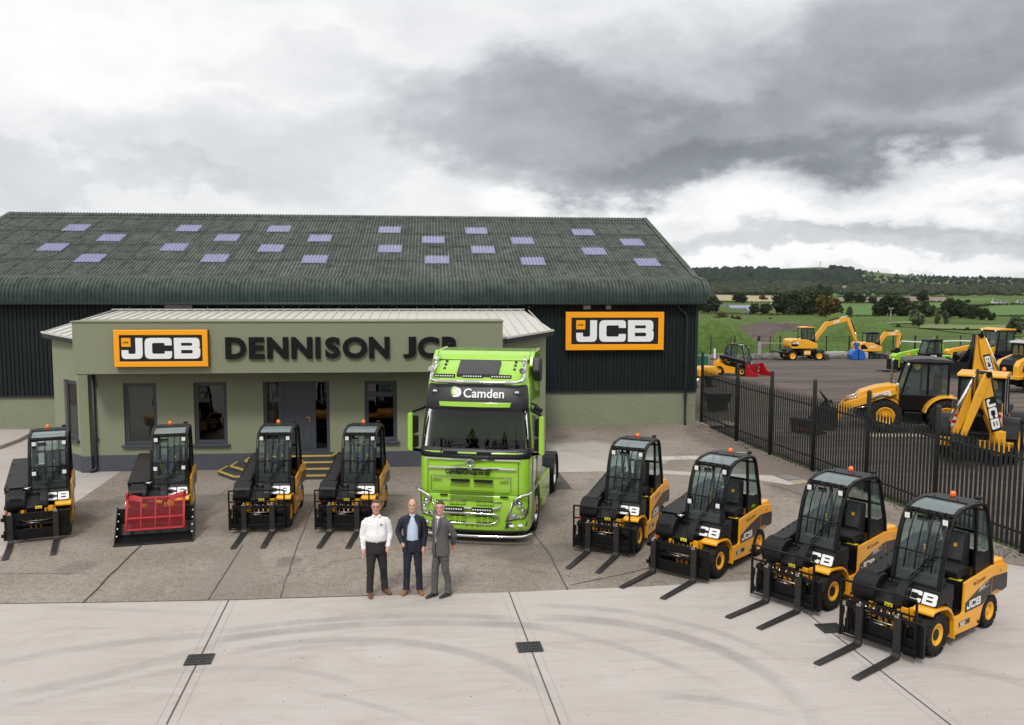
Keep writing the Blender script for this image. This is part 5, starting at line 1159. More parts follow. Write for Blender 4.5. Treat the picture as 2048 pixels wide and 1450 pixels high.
# ================================================================ the compact forklifts
CABP = [(-.84, 1.00), (-.80, 1.25), (-.735, 1.55), (-.65, 1.82), (-.55, 2.02), (-.43, 2.14), (-.25, 2.20), (.10, 2.225), (.45, 2.20), (.60, 2.14), (.68, 2.02), (.80, 1.65), (.92, 1.30), (.95, 1.02)]
def forklift(kind, label, model='30D', eco=False, camden=1, attach=None, group='row of black and yellow forklifts parked in the yard'):
    t_ = thing('forklift', label, 'forklift', (0, 0, 0), 0, group)
    # wheels
    for s in (-1, 1):
        wheel(t_, 'ff', s*.495, -.90, .345, s, .345, .315, .17, 13, .028, dish=.022); wheel(t_, 'fr', s*.52, .93, .29, s, .29, .23, .15, 12, .022, dish=.018)
    # chassis sides with the sweep over the wheels
    for s in (1, -1):
        b = MB(); x0, x1 = (s*.615, s*.655)
        P = rounded([(-.08, 1.00, .03), (-.10, .50, .05), (-.36, .50, .03), (-.36, .20, .03), (.48, .17, .04), (.52, .30, .03), (.60, .48, .08), (.78, .62, .1), (1.05, .64, .1), (1.25, .56, .08), (1.46, .60, .05), (1.48, .98, .05), (1.40, 1.02, .03), (.92, 1.09, .02)])
        if s < 0: P = rounded([(-.36, .62, .03), (-.36, .20, .03), (.48, .17, .04), (.60, .48, .08), (.78, .62, .1), (1.05, .64, .1), (1.25, .56, .08), (1.46, .60, .05), (1.48, .95, .05), (.9, .95, .03), (.4, .70, .05)])
        b.prism(P, 'x', min(x0, x1), max(x0, x1)); pn = b.build('side_panel', M['yellow'], t_, .008)
        if s > 0:
            b = MB(); b.prism(rounded([(-.05, .66), (.40, .80), (.88, .90), (.88, .62, .0), (.72, .60, .05), (.58, .50, .05), (.52, .50), (-.05, .50)], .01), 'x', .656, .6585); b.prism(rounded([(.90, .90), (1.47, .86), (1.47, .60), (1.28, .57, .05), (1.08, .645, .05), (.90, .625, .02)], .01), 'x', .656, .6585); b.build('stripe', M['blackdecal'], pn)
            decal(pn, jcb_mesh(.135, M['white']), 'lettering', (.6605, .0, .535), SIDE)
            b = MB(); b.b2(.656, .658, -.24, .0+.14, .30, .38); b.build('model_plate', M['blackdecal'], pn)
            decal(pn, text_mesh('lettering', model, .095, M['white'], 0, .003, sx=1.15), 'lettering', (.6600, -.21, .307), SIDE)
            if camden:
                decal(pn, text_mesh('lettering', 'Camden', .10, M['blackdecal'], 0, .001), 'lettering', (.6575, .30, .885), (XZ, R(-6), R(90)))
                b = MB(); b.ball((.656, .25, .915), (.002, .032, .036), 12, 0, 6); b.build('logo', M['blackdecal'], pn)
            if camden == 2:
                b = MB(); b.add([(.6595, .40, .805), (.6595, .78, .845), (.6595, .78, .79), (.6595, .40, .75)], [(0, 1, 2, 3)]); b.build('badge', M['blackdecal'], pn)
                decal(pn, text_mesh('lettering', 'LOGISTICS', .045, M['white'], 0, .002), 'lettering', (.6605, .42, .765), (XZ, R(-6), R(90)))
                b = MB(); b.add([(.6598, .395, .812), (.6598, .785, .852), (.6598, .785, .846), (.6598, .395, .806)], [(0, 1, 2, 3)]); b.add([(.6598, .395, .750), (.6598, .785, .790), (.6598, .785, .784), (.6598, .395, .744)], [(0, 1, 2, 3)]); b.build('badge_border', M['white'], pn)
            decal(pn, text_mesh('lettering', 'C5', .06, M['blackdecal'], 0, .001, .3), 'lettering', (.6575, 1.16, .925), SIDE)
            b = MB(); b.cyl((.655, -.05, .58), (.662, -.05, .58), .012, None, 8); b.cyl((.655, .44, .24), (.67, .44, .24), .03, None, 10); b.build('bolts', M['black'], pn)
    # chassis body, belly and dark step well
    b = MB(); b.b2(-.60, .60, -.50, 1.20, .22, .50); b.b2(-.60, .20, -.60, .9, .5, .8); b.b2(-.34, .34, -1.15, -.5, .25, .66); b.build('chassis', M['black'], t_, .02)
    b = MB(); b.b2(.19, .61, -.42, -.02, .50, .53); b.b2(.18, .22, -.5, .55, .5, 1.0); b.b2(.20, .61, -.0, .62, .50, .93); b.b2(.22, .60, .0, .50, .93, .96); b.build('step_well', M['plastic'], t_, .012)
    b = MB(); b.b2(.33, .52, .04, .14, .961, .966); b.build('warning_label', M['ylabel'], t_)
    b = MB(); b.tube([(.30, -.46, .60), (.30, -.44, .80)], .012, 6); b.box((.30, -.44, .82), (.05, .03, .05)); b.build('brake_lever', M['red'], t_)
    # counterweight / engine hood
    b = MB(); b.prism([(.90, .50), (1.30, .50), (1.50, .62), (1.52, .98), (1.40, 1.12), (.93, 1.14)], 'x', -.20, .612); b.prism([(1.0, .50), (1.3, .5), (1.5, .62), (1.52, .95), (1.0, 1.0)], 'x', -.61, -.20); b.build('counterweight', M['yellow'], t_, .045, 3)
    b = MB(); b.b2(-.50, .50, 1.505, 1.53, .60, .86); b.build('rear_grille', M['mesh'], t_)
    # front wings over the drive wheels
    for s in (1, -1):
        b = MB(); prof = [(-1.14, .73), (-1.08, .77), (-.96, .775), (-.80, .76), (-.66, .74), (-.55, .68), (-.47, .58), (-.40, .44), (-.38, .16)]; th = .035; vs = []; fs = []
        xi, xo = (.34, .672) if s > 0 else (-.30, -.66)
        out = [(y, z) for y, z in prof]; inn = [(y+(.03 if i > 4 else 0)*-1, z-(.04 if i < 6 else .0)) for i, (y, z) in enumerate(prof)]
        for (y, z), (y2, z2) in zip(out, inn): vs += [(xi, y, z), (xo, y, z), (xo, y2, z2), (xi, y2, z2)]
        for i in range(len(prof)-1):
            for k in range(4): fs.append((4*i+k, 4*i+(k+1) % 4, 4*i+4+(k+1) % 4, 4*i+4+k))
        fs += [(0, 1, 2, 3), (4*len(prof)-4, 4*len(prof)-3, 4*len(prof)-2, 4*len(prof)-1)]
        b.add(vs, fs); b.prism([(-1.24, .77), (-1.0, .75), (-.95, .58), (-1.10, .40), (-1.18, .52)], 'x', min(xi, xi+s*.02), max(xi, xi+s*.02)); b.build('wing', M['yellow' if s > 0 else 'black'], t_, .008)
    b = MB()
    b.b2(.14, .32, -1.22, -1.19, .44, .74); b.b2(-.33, -.22, -1.22, -1.19, .44, .70)
    for x in (-.16, -.06, .04): b.prism([(-1.20, .20), (-1.05, .25), (-1.0, .62), (-1.12, .66), (-1.24, .45)], 'x', x, x+.03)
    b.build('front_frame', M['yellow'], t_, .006)
    # cab lower front panel carrying the big letters
    b = MB(); b.prism([(-.99, .785), (-.88, .99), (-.84, 1.04), (-.42, 1.04), (-.42, .785)], 'x', -.16, .64); b.prism([(-.42, .5), (-.42, 1.05), (-.58, 1.02), (-.66, .80), (-.60, .70), (-.48, .56)], 'x', .36, .63); b.build('cab_front_panel', M['plastic'], t_, .02, 3)
    sl = math.atan2(.11, .205); decal(t_, jcb_mesh(.185, M['white'], .001), 'lettering', (-.045, -.988, .800), (XZ-sl, 0, 0))
    # cab frame: two curved hoops, cross members and glass
    hoop = CABP
    for x in (-.155, .605):
        b = MB(); b.bar([(x, y, z) for y, z in hoop], .055, .07, up=(1, 0, 0)); b.build('cab_hoop', M['black'], t_, .012)
    for x in (.605, -.155): b = MB(); b.bar([(x, .34, .94), (x, .33, 1.5), (x, .28, 2.17)], .05, .05, up=(1, 0, 0)); b.build('cab_pillar', M['black'], t_, .01)
    b = MB(); b.b2(-.12, .60, .08, .46, 2.195, 2.25); b.build('roof_panel', M['black'], t_, .012)
    for y, z, w_ in ((-.48, 2.115, .06), (.655, 2.05, .05), (.80, 1.62, .04), (-.83, 1.03, .05)): b = MB(); b.b2(-.14, .60, y-w_/2, y+w_/2, z-.025, z+.025); b.build('cab_crossbar', M['black'], t_, .008)
    b = MB(); b.prism([(.34, .98), (.34, 1.36), (.88, 1.36), (.93, 1.02)], 'x', .60, .612); b.prism([(.34, .98), (.34, 1.36), (.88, 1.36), (.93, 1.02)], 'x', -.166, -.15); b.b2(-.15, .60, .90, .93, .98, 1.28); b.build('rear_quarter_panel', M['plastic'], t_, .004)
    def pane(name, prof, x0, x1, mt):
        b = MB(); vs = []; 
        for y, z in prof: vs += [(x0, y, z), (x1, y, z)]
        b.add(vs, [(2*i, 2*i+1, 2*i+3, 2*i+2) for i in range(len(prof)-1)], 0, True); return b.build(name, M[mt], t_, recalc=False)
    pane('windscreen', [(y+.012, z) for y, z in hoop[0:5]], -.13, .58, 'glass'); pane('roof_glass', [(-.43, 2.155), (-.25, 2.205), (.0, 2.222), (.08, 2.222)], -.13, .58, 'roofglass')
    pane('rear_glass', [(.67, 2.01), (.79, 1.65), (.89, 1.32)], -.13, .58, 'glass')
    b = MB(); b.add([(.604, .37, 1.38), (.604, .86, 1.38), (.604, .64, 2.06), (.604, .32, 2.12)], [(0, 1, 2, 3)]); b.add([(-.156, .37, 1.38), (-.156, .86, 1.38), (-.156, .64, 2.06), (-.156, .32, 2.12)], [(0, 1, 2, 3)]); b.add([(-.156, -.78, 1.1), (-.156, .32, 1.1), (-.156, .27, 2.14), (-.156, -.44, 2.1), (-.156, -.68, 1.6)], [(0, 1, 2, 3, 4)]); b.build('side_glass', M['glass'], t_, recalc=False)
    # guard bars over the windscreen
    off_ = [(y-.055, z+.015) for y, z in hoop[1:6]]
    gx = (.03, .20, .34, .47) if kind != 'B' else (.02, .16, .31, .45)
    for x in gx: b = MB(); b.tube([(x, y, z) for y, z in off_]+[(x, -.44, 2.16)], .011, 6); b.build('guard_bar', M['black'], t_)
    b = MB(); b.tube([(-.15, -.80, 1.54), (.60, -.80, 1.54)], .014, 6); b.build('guard_rail', M['black'], t_); b = MB(); b.tube([(-.13, -.50, 2.16), (.58, -.50, 2.16)], .013, 6); b.build('guard_rail', M['black'], t_)
    b = MB(); b.tube([(.14, -.88, 1.12), (.50, -.765, 1.58)], .009, 5); b.tube([(.18, -.88, 1.10), (.53, -.765, 1.56)], .009, 5); b.tube([(.44, -.80, 1.36), (.30, -.85, 1.34), (.50, -.74, 1.66)], .010, 5); b.build('wiper', M['black'], t_)
    # lamps
    LP_ = [(-.06, -.60, 2.05), (.55, -.60, 2.05)]
    if kind in 'BC': LP_ += [(-.06, -.86, 1.42), (.55, -.86, 1.42)]
    for x, y, z in LP_:
        b = MB(); b.box((x, y, z), (.105, .07, .115)); b.box((x, y+.05, z+.07), (.03, .06, .04)); o = b.build('work_lamp', M['black'], t_, .012); b = MB(); b.box((x, y-.038, z), (.082, .008, .088)); b.build('lens', M['lens'], o, .006)
    b = MB(); b.lathe([(.048, 0), (.050, .03), (.047, .07), (.025, .092), (.001, .096)], (.16, .42, 2.235), 'z', 14); bc = b.build('beacon', M['amber'], t_); b = MB(); b.cyl((.16, .42, 2.18), (.16, .42, 2.238), .052, .05, 14); b.build('beacon_base', M['black'], bc)
    b = MB(); b.ball((.50, .60, 2.25), (.055, .075, .035), 10, 0, 6); b.cyl((.50, .60, 2.16), (.50, .60, 2.24), .02, None, 6); b.build('rear_lamp', M['black'], t_)
    b = MB()
    for x in (.0, .38): b.cyl((x, .12, 2.24), (x, .12, 2.275), .012, None, 6)
    b.build('roof_bolts', M['black'], t_)
    # seat, console, wheel, levers
    b = MB(); b.prism(rounded([(.05, .98), (-.02, 1.10), (.02, 1.14), (.42, 1.13), (.47, 1.0)], .03), 'x', .02, .48); b.prism(rounded([(.38, 1.10), (.40, 1.35), (.46, 1.66), (.55, 1.66), (.54, 1.1)], .05), 'x', .08, .42); st = b.build('seat', M['seat'], t_, .035, 3)
    b = MB(); b.prism([(.365, 1.2), (.448, 1.64), (.44, 1.64), (.357, 1.2)], 'x', .12, .38); b.build('backrest_panel', M['dgrey'], st, .01); b = MB(); b.box((.25, .402, 1.44), (.06, .012, .06), rotm(R(-10))); b.build('seat_badge', M['yellow'], st)
    b = MB(); b.b2(-.12, .00, -.2, .5, .96, 1.22); b.b2(-.10, .58, -.75, -.6, 1.02, 1.18); b.tube([(.22, -.62, 1.1), (.22, -.42, 1.38)], .03, 8); b.build('console', M['plastic'], t_, .02)
    b = MB(); b.tube([(.22+.15*math.cos(a), -.40+.13*math.sin(a)*.8, 1.39+.15*math.sin(a)*.6) for a in [i*math.pi/9 for i in range(18)]], .013, 6, closed=True); b.build('steering_wheel', M['black'], t_)
    b = MB(); b.tube([(-.04, .0, 1.2), (-.05, -.04, 1.42)], .012, 6); b.ball((-.05, -.04, 1.44), .025, 8, 0, 6); b.tube([(.10, .44, 1.60), (.14, .30, 1.72), (.22, .26, 1.74)], .013, 6); b.build('grab_handle', M['rim'], t_)
    b = MB(); b.box((.10, -.46, 2.0), (.16, .02, .08)); b.build('interior_mirror', M['black'], t_)
    # boom with its cover, on the machine's right
    bm = 'yellow' if kind == 'D' else 'black'
    b = MB(); b.bar([(-.42, 1.02, 1.20), (-.42, -.30, 1.04), (-.42, -.95, .93)], .26, .24, up=(0, 0, 1)); b.build('boom', M[bm], t_, .015)
    if kind == 'D':
        b = MB(); b.add([(-.593, .9, 1.30), (-.593, -.75, 1.08), (-.593, -.75, .90), (-.593, .9, 1.10)], [(0, 1, 2, 3)]); b.build('stripe', M['blackdecal'], t_); decal(t_, jcb_mesh(.17, M['white']), 'lettering', (-.596, .55, 1.08), (XZ, R(-7.5), R(-90)))
    if kind == 'A':
        b = MB(); b.prism([(-.98, 1.11), (-.98, 1.05), (-.80, 1.06), (.60, 1.30), (.98, 1.30), (1.0, 1.40), (.62, 1.42), (-.80, 1.15)], 'x', -.57, -.27); cv = b.build('boom_cover', M['plastic'], t_, .018)
        b = MB()
        for i in range(7): y = -.70+i*.17; z = 1.155+(y+.80)*.190; b.box((-.53, y, z+.006), (.025, .04, .008)); b.box((-.31, y, z+.006), (.025, .04, .008))
        b.build('bolts', M['black'], cv)
    else:
        b = MB(); b.bar([(-.42, -1.02, 1.145), (-.42, -.3, 1.25), (-.42, .60, 1.40), (-.42, 1.0, 1.44)], .47, .03); cv = b.build('boom_cover', M['dgrey'] if kind == 'D' else M['black'], t_, .006)
        b = MB(); b.prism([(-.95, 1.0), (.95, 1.2), (.95, 1.42), (-.95, 1.14)], 'x', -.655, -.645); b.build('cover_skirt', M['black'], cv); b = MB()
        for y, z in ((-.9, 1.175), (-.2, 1.28), (.5, 1.40)): b.cyl((-.60, y, z-.01), (-.60, y, z+.02), .014, None, 6); b.cyl((-.24, y, z-.01), (-.24, y, z+.02), .014, None, 6)
        b.build('bolts', M['black'], cv)
        b = MB(); b.tube([(-.30, -1.0, 1.12), (-.20, -1.04, 1.13), (-.12, -.98, 1.14)], .016, 6); b.tube([(-.28, -.98, 1.10), (-.16, -1.0, 1.10)], .012, 6); b.build('chrome_fittings', M['chrome'], t_)
    # moulded nose cover: two lobes and a dished centre
    def lobe(x0, x1, P): b = MB(); b.prism(rounded(P, .03), 'x', x0, x1); return b
    b = lobe(-.62, -.22, [(-.86, 1.10, .05), (-1.06, 1.10, .08), (-1.24, .98, .1), (-1.28, .78, .05), (-1.22, .68), (-.86, .70)]); nose = b.build('nose_cover', M['plastic'], t_, .04, 3)
    b = lobe(.05, .215, [(-.86, 1.08, .05), (-1.02, 1.07, .06), (-1.20, .92, .08), (-1.26, .74, .05), (-1.2, .68), (-.86, .70)]); b.build('nose_cover', M['plastic'], nose, .03, 3)
    b = lobe(-.24, .07, [(-.86, .98), (-.98, .94, .03), (-1.16, .80, .08), (-1.26, .74, .05), (-1.22, .66), (-.86, .70)]); b.build('dished_panel', M['plastic'], nose, .02, 2)
    b = MB(); b.prism([(-.86, 1.125), (-1.05, 1.12), (-1.14, 1.04), (-1.12, 1.03), (-.86, 1.09)], 'x', -.56, -.28); b.prism([(-1.255, .97), (-1.265, .80), (-1.245, .80), (-1.235, .97)], 'x', -.53, -.31); b.build('cover_rib', M['plastic'], nose, .012)
    b = MB(); b.cyl((-.15, -.96, 1.02), (-.10, -.96, 1.02), .035, None, 10); b.cyl((-.02, -.96, 1.0), (.02, -.96, 1.0), .03, None, 10); b.build('pivot_pin', M['black'], nose)
    b = MB(); b.box((.03, -1.275, .735), (.13, .006, .06)); lb = b.build('warning_label', M['ylabel'], t_); b = MB(); b.prism([(-.01, .715), (.02, .715), (.005, .75)], 'y', -1.2795, -1.279); b.prism([(.04, .715), (.07, .715), (.055, .75)], 'y', -1.2795, -1.279); b.build('symbols', M['blackdecal'], lb)
    b = MB(); b.b2(-.62, -.58, -1.28, -1.22, .62, .70); b.build('indicator', M['amber'], t_)
    # hoses
    b = MB(); rnd = random.Random(5)
    for i in range(6):
        x = -.38+i*.11; b.tube([(x, -1.0, .66), (x+.02, -1.2, .68), (x+.03, -1.32, .60), (x+.05, -1.33, .48), (x-.01, -1.27, .36)], .014, 6)
    b.build('hoses', M['black'], t_)
    b = MB()
    for i in range(5): x = -.33+i*.13; b.tube([(x, -1.30, .64), (x+.02, -1.345, .58)], .011, 5); 
    for i in range(3): x = -.25+i*.2; b.tube([(x, -1.33, .47), (x+.02, -1.30, .42)], .010, 5)
    b.build('hose_fittings', M['chrome'], t_)
    b = MB(); b.cyl((-.62, -.90, .34), (.62, -.90, .34), .09, None, 12); b.cyl((-.55, .93, .29), (.55, .93, .29), .07, None, 12); b.build('axle', M['black'], t_)
    # front carriage and its load
    if kind in 'ABD': 
        b = MB()
        if kind == 'A':
            b.b2(-.60, .60, -1.45, -1.40, .56, .64); b.b2(-.60, .60, -1.45, -1.40, .12, .21); b.b2(-.60, -.50, -1.40, -1.37, .10, .66); b.b2(.30, .38, -1.40, -1.34, .1, .64); b.b2(-.40, -.33, -1.40, -1.34, .1, .64); b.b2(-.3, .3, -1.40, -1.37, .34, .40); b.b2(-.64, .66, -1.385, -1.365, .10, .34)
            for x in (.56, ): b.b2(x, x+.12, -1.42, -1.36, .10, .62)
        elif kind == 'B':
            b.b2(-.66, .66, -1.43, -1.39, .50, .66); b.b2(-.66, .66, -1.43, -1.39, .08, .30); b.b2(-.64, -.42, -1.39, -1.35, .1, .6); b.b2(.40, .64, -1.39, -1.35, .1, .6); b.b2(-.42, .42, -1.38, -1.35, .36, .42)
            for z in (.16, .52): b.b2(-.70, -.64, -1.46, -1.40, z, z+.07)
        else: b.b2(-.66, .66, -1.43, -1.39, .50, .66); b.b2(-.66, .66, -1.43, -1.39, .08, .30); b.b2(-.6, -.4, -1.39, -1.35, .1, .6); b.b2(.4, .6, -1.39, -1.35, .1, .6)
        b.build('carriage', M['black'], t_, .008)
        b = MB(); b.cyl((-.26, -1.40, .47), (.25, -1.40, .47), .012, None, 6); b.cyl((-.20, -1.41, .43), (.05, -1.41, .43), .010, None, 6); b.b2(-.30, -.18, -1.452, -1.449, .595, .603) if kind == 'A' else None; b.build('chrome_fittings', M['steel'], t_)
    if kind in 'AB':
        fx = (-.33, .30) if kind == 'A' else (-.52, .37)
        for x in fx:
            b = MB(); b.prism([(-1.46, .66), (-1.505, .66), (-1.51, .10), (-1.55, .055), (-2.62, .03), (-2.66, .012), (-2.64, .004), (-1.50, .006), (-1.46, .05)], 'x', x-.058, x+.058); f_ = b.build('fork', M['forksteel'], t_, .006)
            b = MB(); b.b2(x-.035, x+.035, -1.53, -1.44, .66, .70); b.cyl((x, -1.475, .68), (x, -1.475, .72), .018, None, 8); b.build('fork_lock', M['steel'], f_)
        if kind == 'A':
            b = MB(); y = -1.475; x0, x1, zt_, zm = -.66, .58, 1.00, .74
            b.bar([(x0, y, .08), (x0, y, zt_)], (.032), .032, up=(0, 1, 0)); b.bar([(x1, y, .10), (x1, y, zt_-.02)], .032, .032, up=(0, 1, 0)); b.bar([(x0, y, zt_), (x1, y, zt_)], .03, .03); b.bar([(x0, y, zm), (x1, y, zm)], .028, .028)
            for x in (-.44, -.06, .25): b.bar([(x, y, zm), (x, y, zt_)], .014, .014, up=(0, 1, 0))
            for x in (-.48, -.06, .35): b.bar([(x, y+.01, .62), (x, y, zm)], .02, .02, up=(0, 1, 0))
            b.bar([(x0, y, .10), (-.40, y, .10)], .022, .02); b.bar([(.40, y, .12), (x1, y, .12)], .022, .02); b.build('load_guard', M['black'], t_)
            b = MB(); b.prism(rounded([(-.64, .12), (-.64, .58), (-.60, .58), (-.59, .48), (-.61, .40), (-.61, .28), (-.58, .20), (-.60, .12)], .01), 'y', y-.008, y+.008); b.prism([(-.56, .16), (-.56, .50), (-.52, .50), (-.52, .16)], 'y', y-.008, y+.008); b.build('guard_bracket', M['black'], t_)
    if kind == 'C':
        W2 = .81; b = MB(); b.prism([(-1.42, .66), (-1.46, .66), (-1.50, .32), (-1.62, .10), (-2.10, .035), (-2.10, .015), (-1.60, .03), (-1.44, .14), (-1.40, .4)], 'x', -W2, W2)
        bk = b.build('bucket', M['black'], t_, .006)
        for s in (-1, 1): b = MB(); b.prism([(-1.40, .70), (-1.48, .70), (-2.06, .06), (-2.10, .01), (-1.55, .02), (-1.42, .2)], 'x', s*W2-.012, s*W2+.012); b.build('end_plate', M['black'], bk, .004)
        b = MB()
        for s in (-1, 1):
            for k in range(4): b.cyl((s*(W2-.03), -1.50-.14*k, .55-.13*k), (s*(W2-.03), -1.51-.14*k, .56-.13*k), .018, None, 8)
        for k in range(2): b.cyl((-.2+.4*k, -1.3, .7), (-.2+.4*k, -1.32, .7), .01, None, 6)
        b.build('bolts', M['steel'], bk)
        b = MB(); b.b2(-W2-.02, W2+.02, -2.16, -2.04, .006, .024); b.build('cutting_edge', M['forksteel'], bk, .004)
        # red crowd grille
        g0, g1 = Vector((0, -1.44, .90)), Vector((0, -1.80, .24)); d = (g1-g0); gw = .60; b = MB(); 
        def gp_(x, f): v = g0+d*f; return (x, v.y-.05*math.sin(f*math.pi), v.z)
        for x in (-gw, -gw/2, 0, gw/2, gw): b.bar([gp_(x, f/6) for f in range(7)], .05 if abs(x) == gw else .03, .05 if abs(x) == gw else .04, up=(0, -1, .5))
        for f in (0.03, .62, .98): b.bar([gp_(-gw, f), gp_(gw, f)], .045, .03, up=(0, -1, .5))
        b.bar([gp_(-gw, 0.03), gp_(-gw+.12, 0.0), gp_(-gw/2, .08)], .12, .02, up=(0, -1, .5)); b.bar([gp_(gw, 0.03), gp_(gw-.12, 0.0), gp_(gw/2, .08)], .12, .02, up=(0, -1, .5))
        gr = b.build('crowd_grille', M['red'], t_, .004)
        b = MB(); nx_, nf = 24, 18      # expanded metal
        for i in range(nf):
            f0 = .05+.92*i/nf; f1 = .05+.92*(i+1)/nf
            for k in range(nx_):
                xa = -gw+2*gw*(k+.5*(i % 2))/nx_; xb = xa+gw/nx_*(1 if True else -1); xc = xa-gw/nx_
                for x_e in (xb, xc):
                    if -gw < x_e < gw and -gw < xa < gw: b.bar([gp_(xa, f0), gp_(x_e, f1)], .0075, .005, up=(0, -1, .5))
        b.build('expanded_mesh', M['red'], gr)
        for s in (-1, 1):
            b = MB(); b.bar([(s*gw, -1.30, .86), (s*(gw+.02), -1.40, 1.0), (s*gw, -1.48, .86)], .04, .06, up=(1, 0, 0)); b.box((s*gw, -1.40, .93), (.04, .2, .12)); b.build('grille_arm', M['red'], gr, .01)
        b = MB(); b.b2(-.45, .45, -1.40, -1.34, .12, .62); b.build('carriage', M['black'], t_, .01); b = MB(); b.cyl((.50, -1.20, .78), (.60, -1.40, .90), .018, None, 8); b.cyl((-.66, -1.40, .60), (-.64, -1.42, .80), .015, None, 8); b.build('ram', M['chrome'], t_)
    if kind == 'D':
        W2 = 1.0; b = MB(); b.b2(-W2, W2, -1.50, -1.44, .16, .34); b.b2(-W2, W2, -1.50, -1.44, .46, .58); b.b2(-W2, W2, -1.50, -1.44, .68, .92); b.b2(-W2, -W2+.2, -1.5, -1.44, .1, .92); b.b2(W2-.2, W2, -1.5, -1.44, .1, .92); b.b2(-.2, .2, -1.5, -1.44, .1, .92)
        at_ = b.build('red_attachment', M['red'], t_, .01)
        for s in (-1, 1): b = MB(); b.prism([(-1.44, .92), (-1.60, .94), (-1.95, .40), (-2.40, .30), (-2.42, .04), (-1.44, .06)], 'x', s*W2-.03, s*W2+.03); b.build('side_plate', M['red'], at_, .01)
    if eco: decal(t_, text_mesh('lettering', 'eco', .11, M['greentext'], 0, .003, .25), 'lettering', (.6165, .52, 1.12), SIDE)
    return t_
M['greentext'] = mat('green_decal', (0.25, 0.55, 0.02), .4)
def fk_place(t_, fx, fy, hd):
    a = R(hd); t_.location = (fx-math.sin(a)*1.45, fy+math.cos(a)*1.45, 0.006); t_.rotation_euler = (0, 0, a); return t_
def foot(hl, hr): a, c2 = at(*hl, .04), at(*hr, .04); return (a+c2)/2
fa = forklift('A', 'third forklift from the left, with a load guard, parked before the office steps', '30D', camden=1)
q = foot((491, 1062), (550, 1064)); fk_place(fa, q.x-.02, q.y, 0)
fa2 = copy_tree(fa); fa2['label'] = 'fourth forklift from the left, with a load guard, behind the man in white'; q = foot((663, 1062), (718, 1063)); fk_place(fa2, q.x-.02, q.y, -5)
fa3 = copy_tree(fa); fa3['label'] = 'forklift with a load guard parked just right of the green lorry'; fk_place(fa3, 3.59, 17.89, -30)
fc = forklift('A', 'forklift with a load guard second from the right, its forks on the pale concrete', '30D', camden=2); fk_place(fc, 6.22, 14.64, -55)
fc2 = copy_tree(fc); fc2['label'] = 'nearest forklift at the right, with a load guard and JCB letters on its side'; fk_place(fc2, 6.965, 12.69, -57)
fb = forklift('B', 'forklift without a load guard and with green eco lettering, third from the right', '35D', eco=True, camden=1); fk_place(fb, 4.75, 16.31, -45)
fb2 = copy_tree(fb); fb2['label'] = 'leftmost forklift, without a load guard, parked on the pale strip beside the office corner'
for ch in list(KIDS(fb2)):
    if ch.name.startswith('lettering') and ch.location.z > 1.05: bpy.data.objects.remove(ch)
q = foot((31, 1083), (109, 1078)); fk_place(fb2, q.x+.06, q.y+.0, 19)
fe = forklift('C', 'forklift with a wide black bucket and a red mesh grille, second from the left', '30D', camden=1)
a_ = R(10.5); fe.location = (-6.127-math.sin(a_)*2.12, 19.44+math.cos(a_)*2.12, .006); fe.rotation_euler = (0, 0, a_)
fd = forklift('D', 'small forklift with a bright red attachment far out on the gravel yard', '30D', camden=0, group=None)
g = ground(1475, 61); fd.location = (g.x, g.y, zt(g.x, g.y)+.01); fd.rotation_euler = (0, 0, R(38))

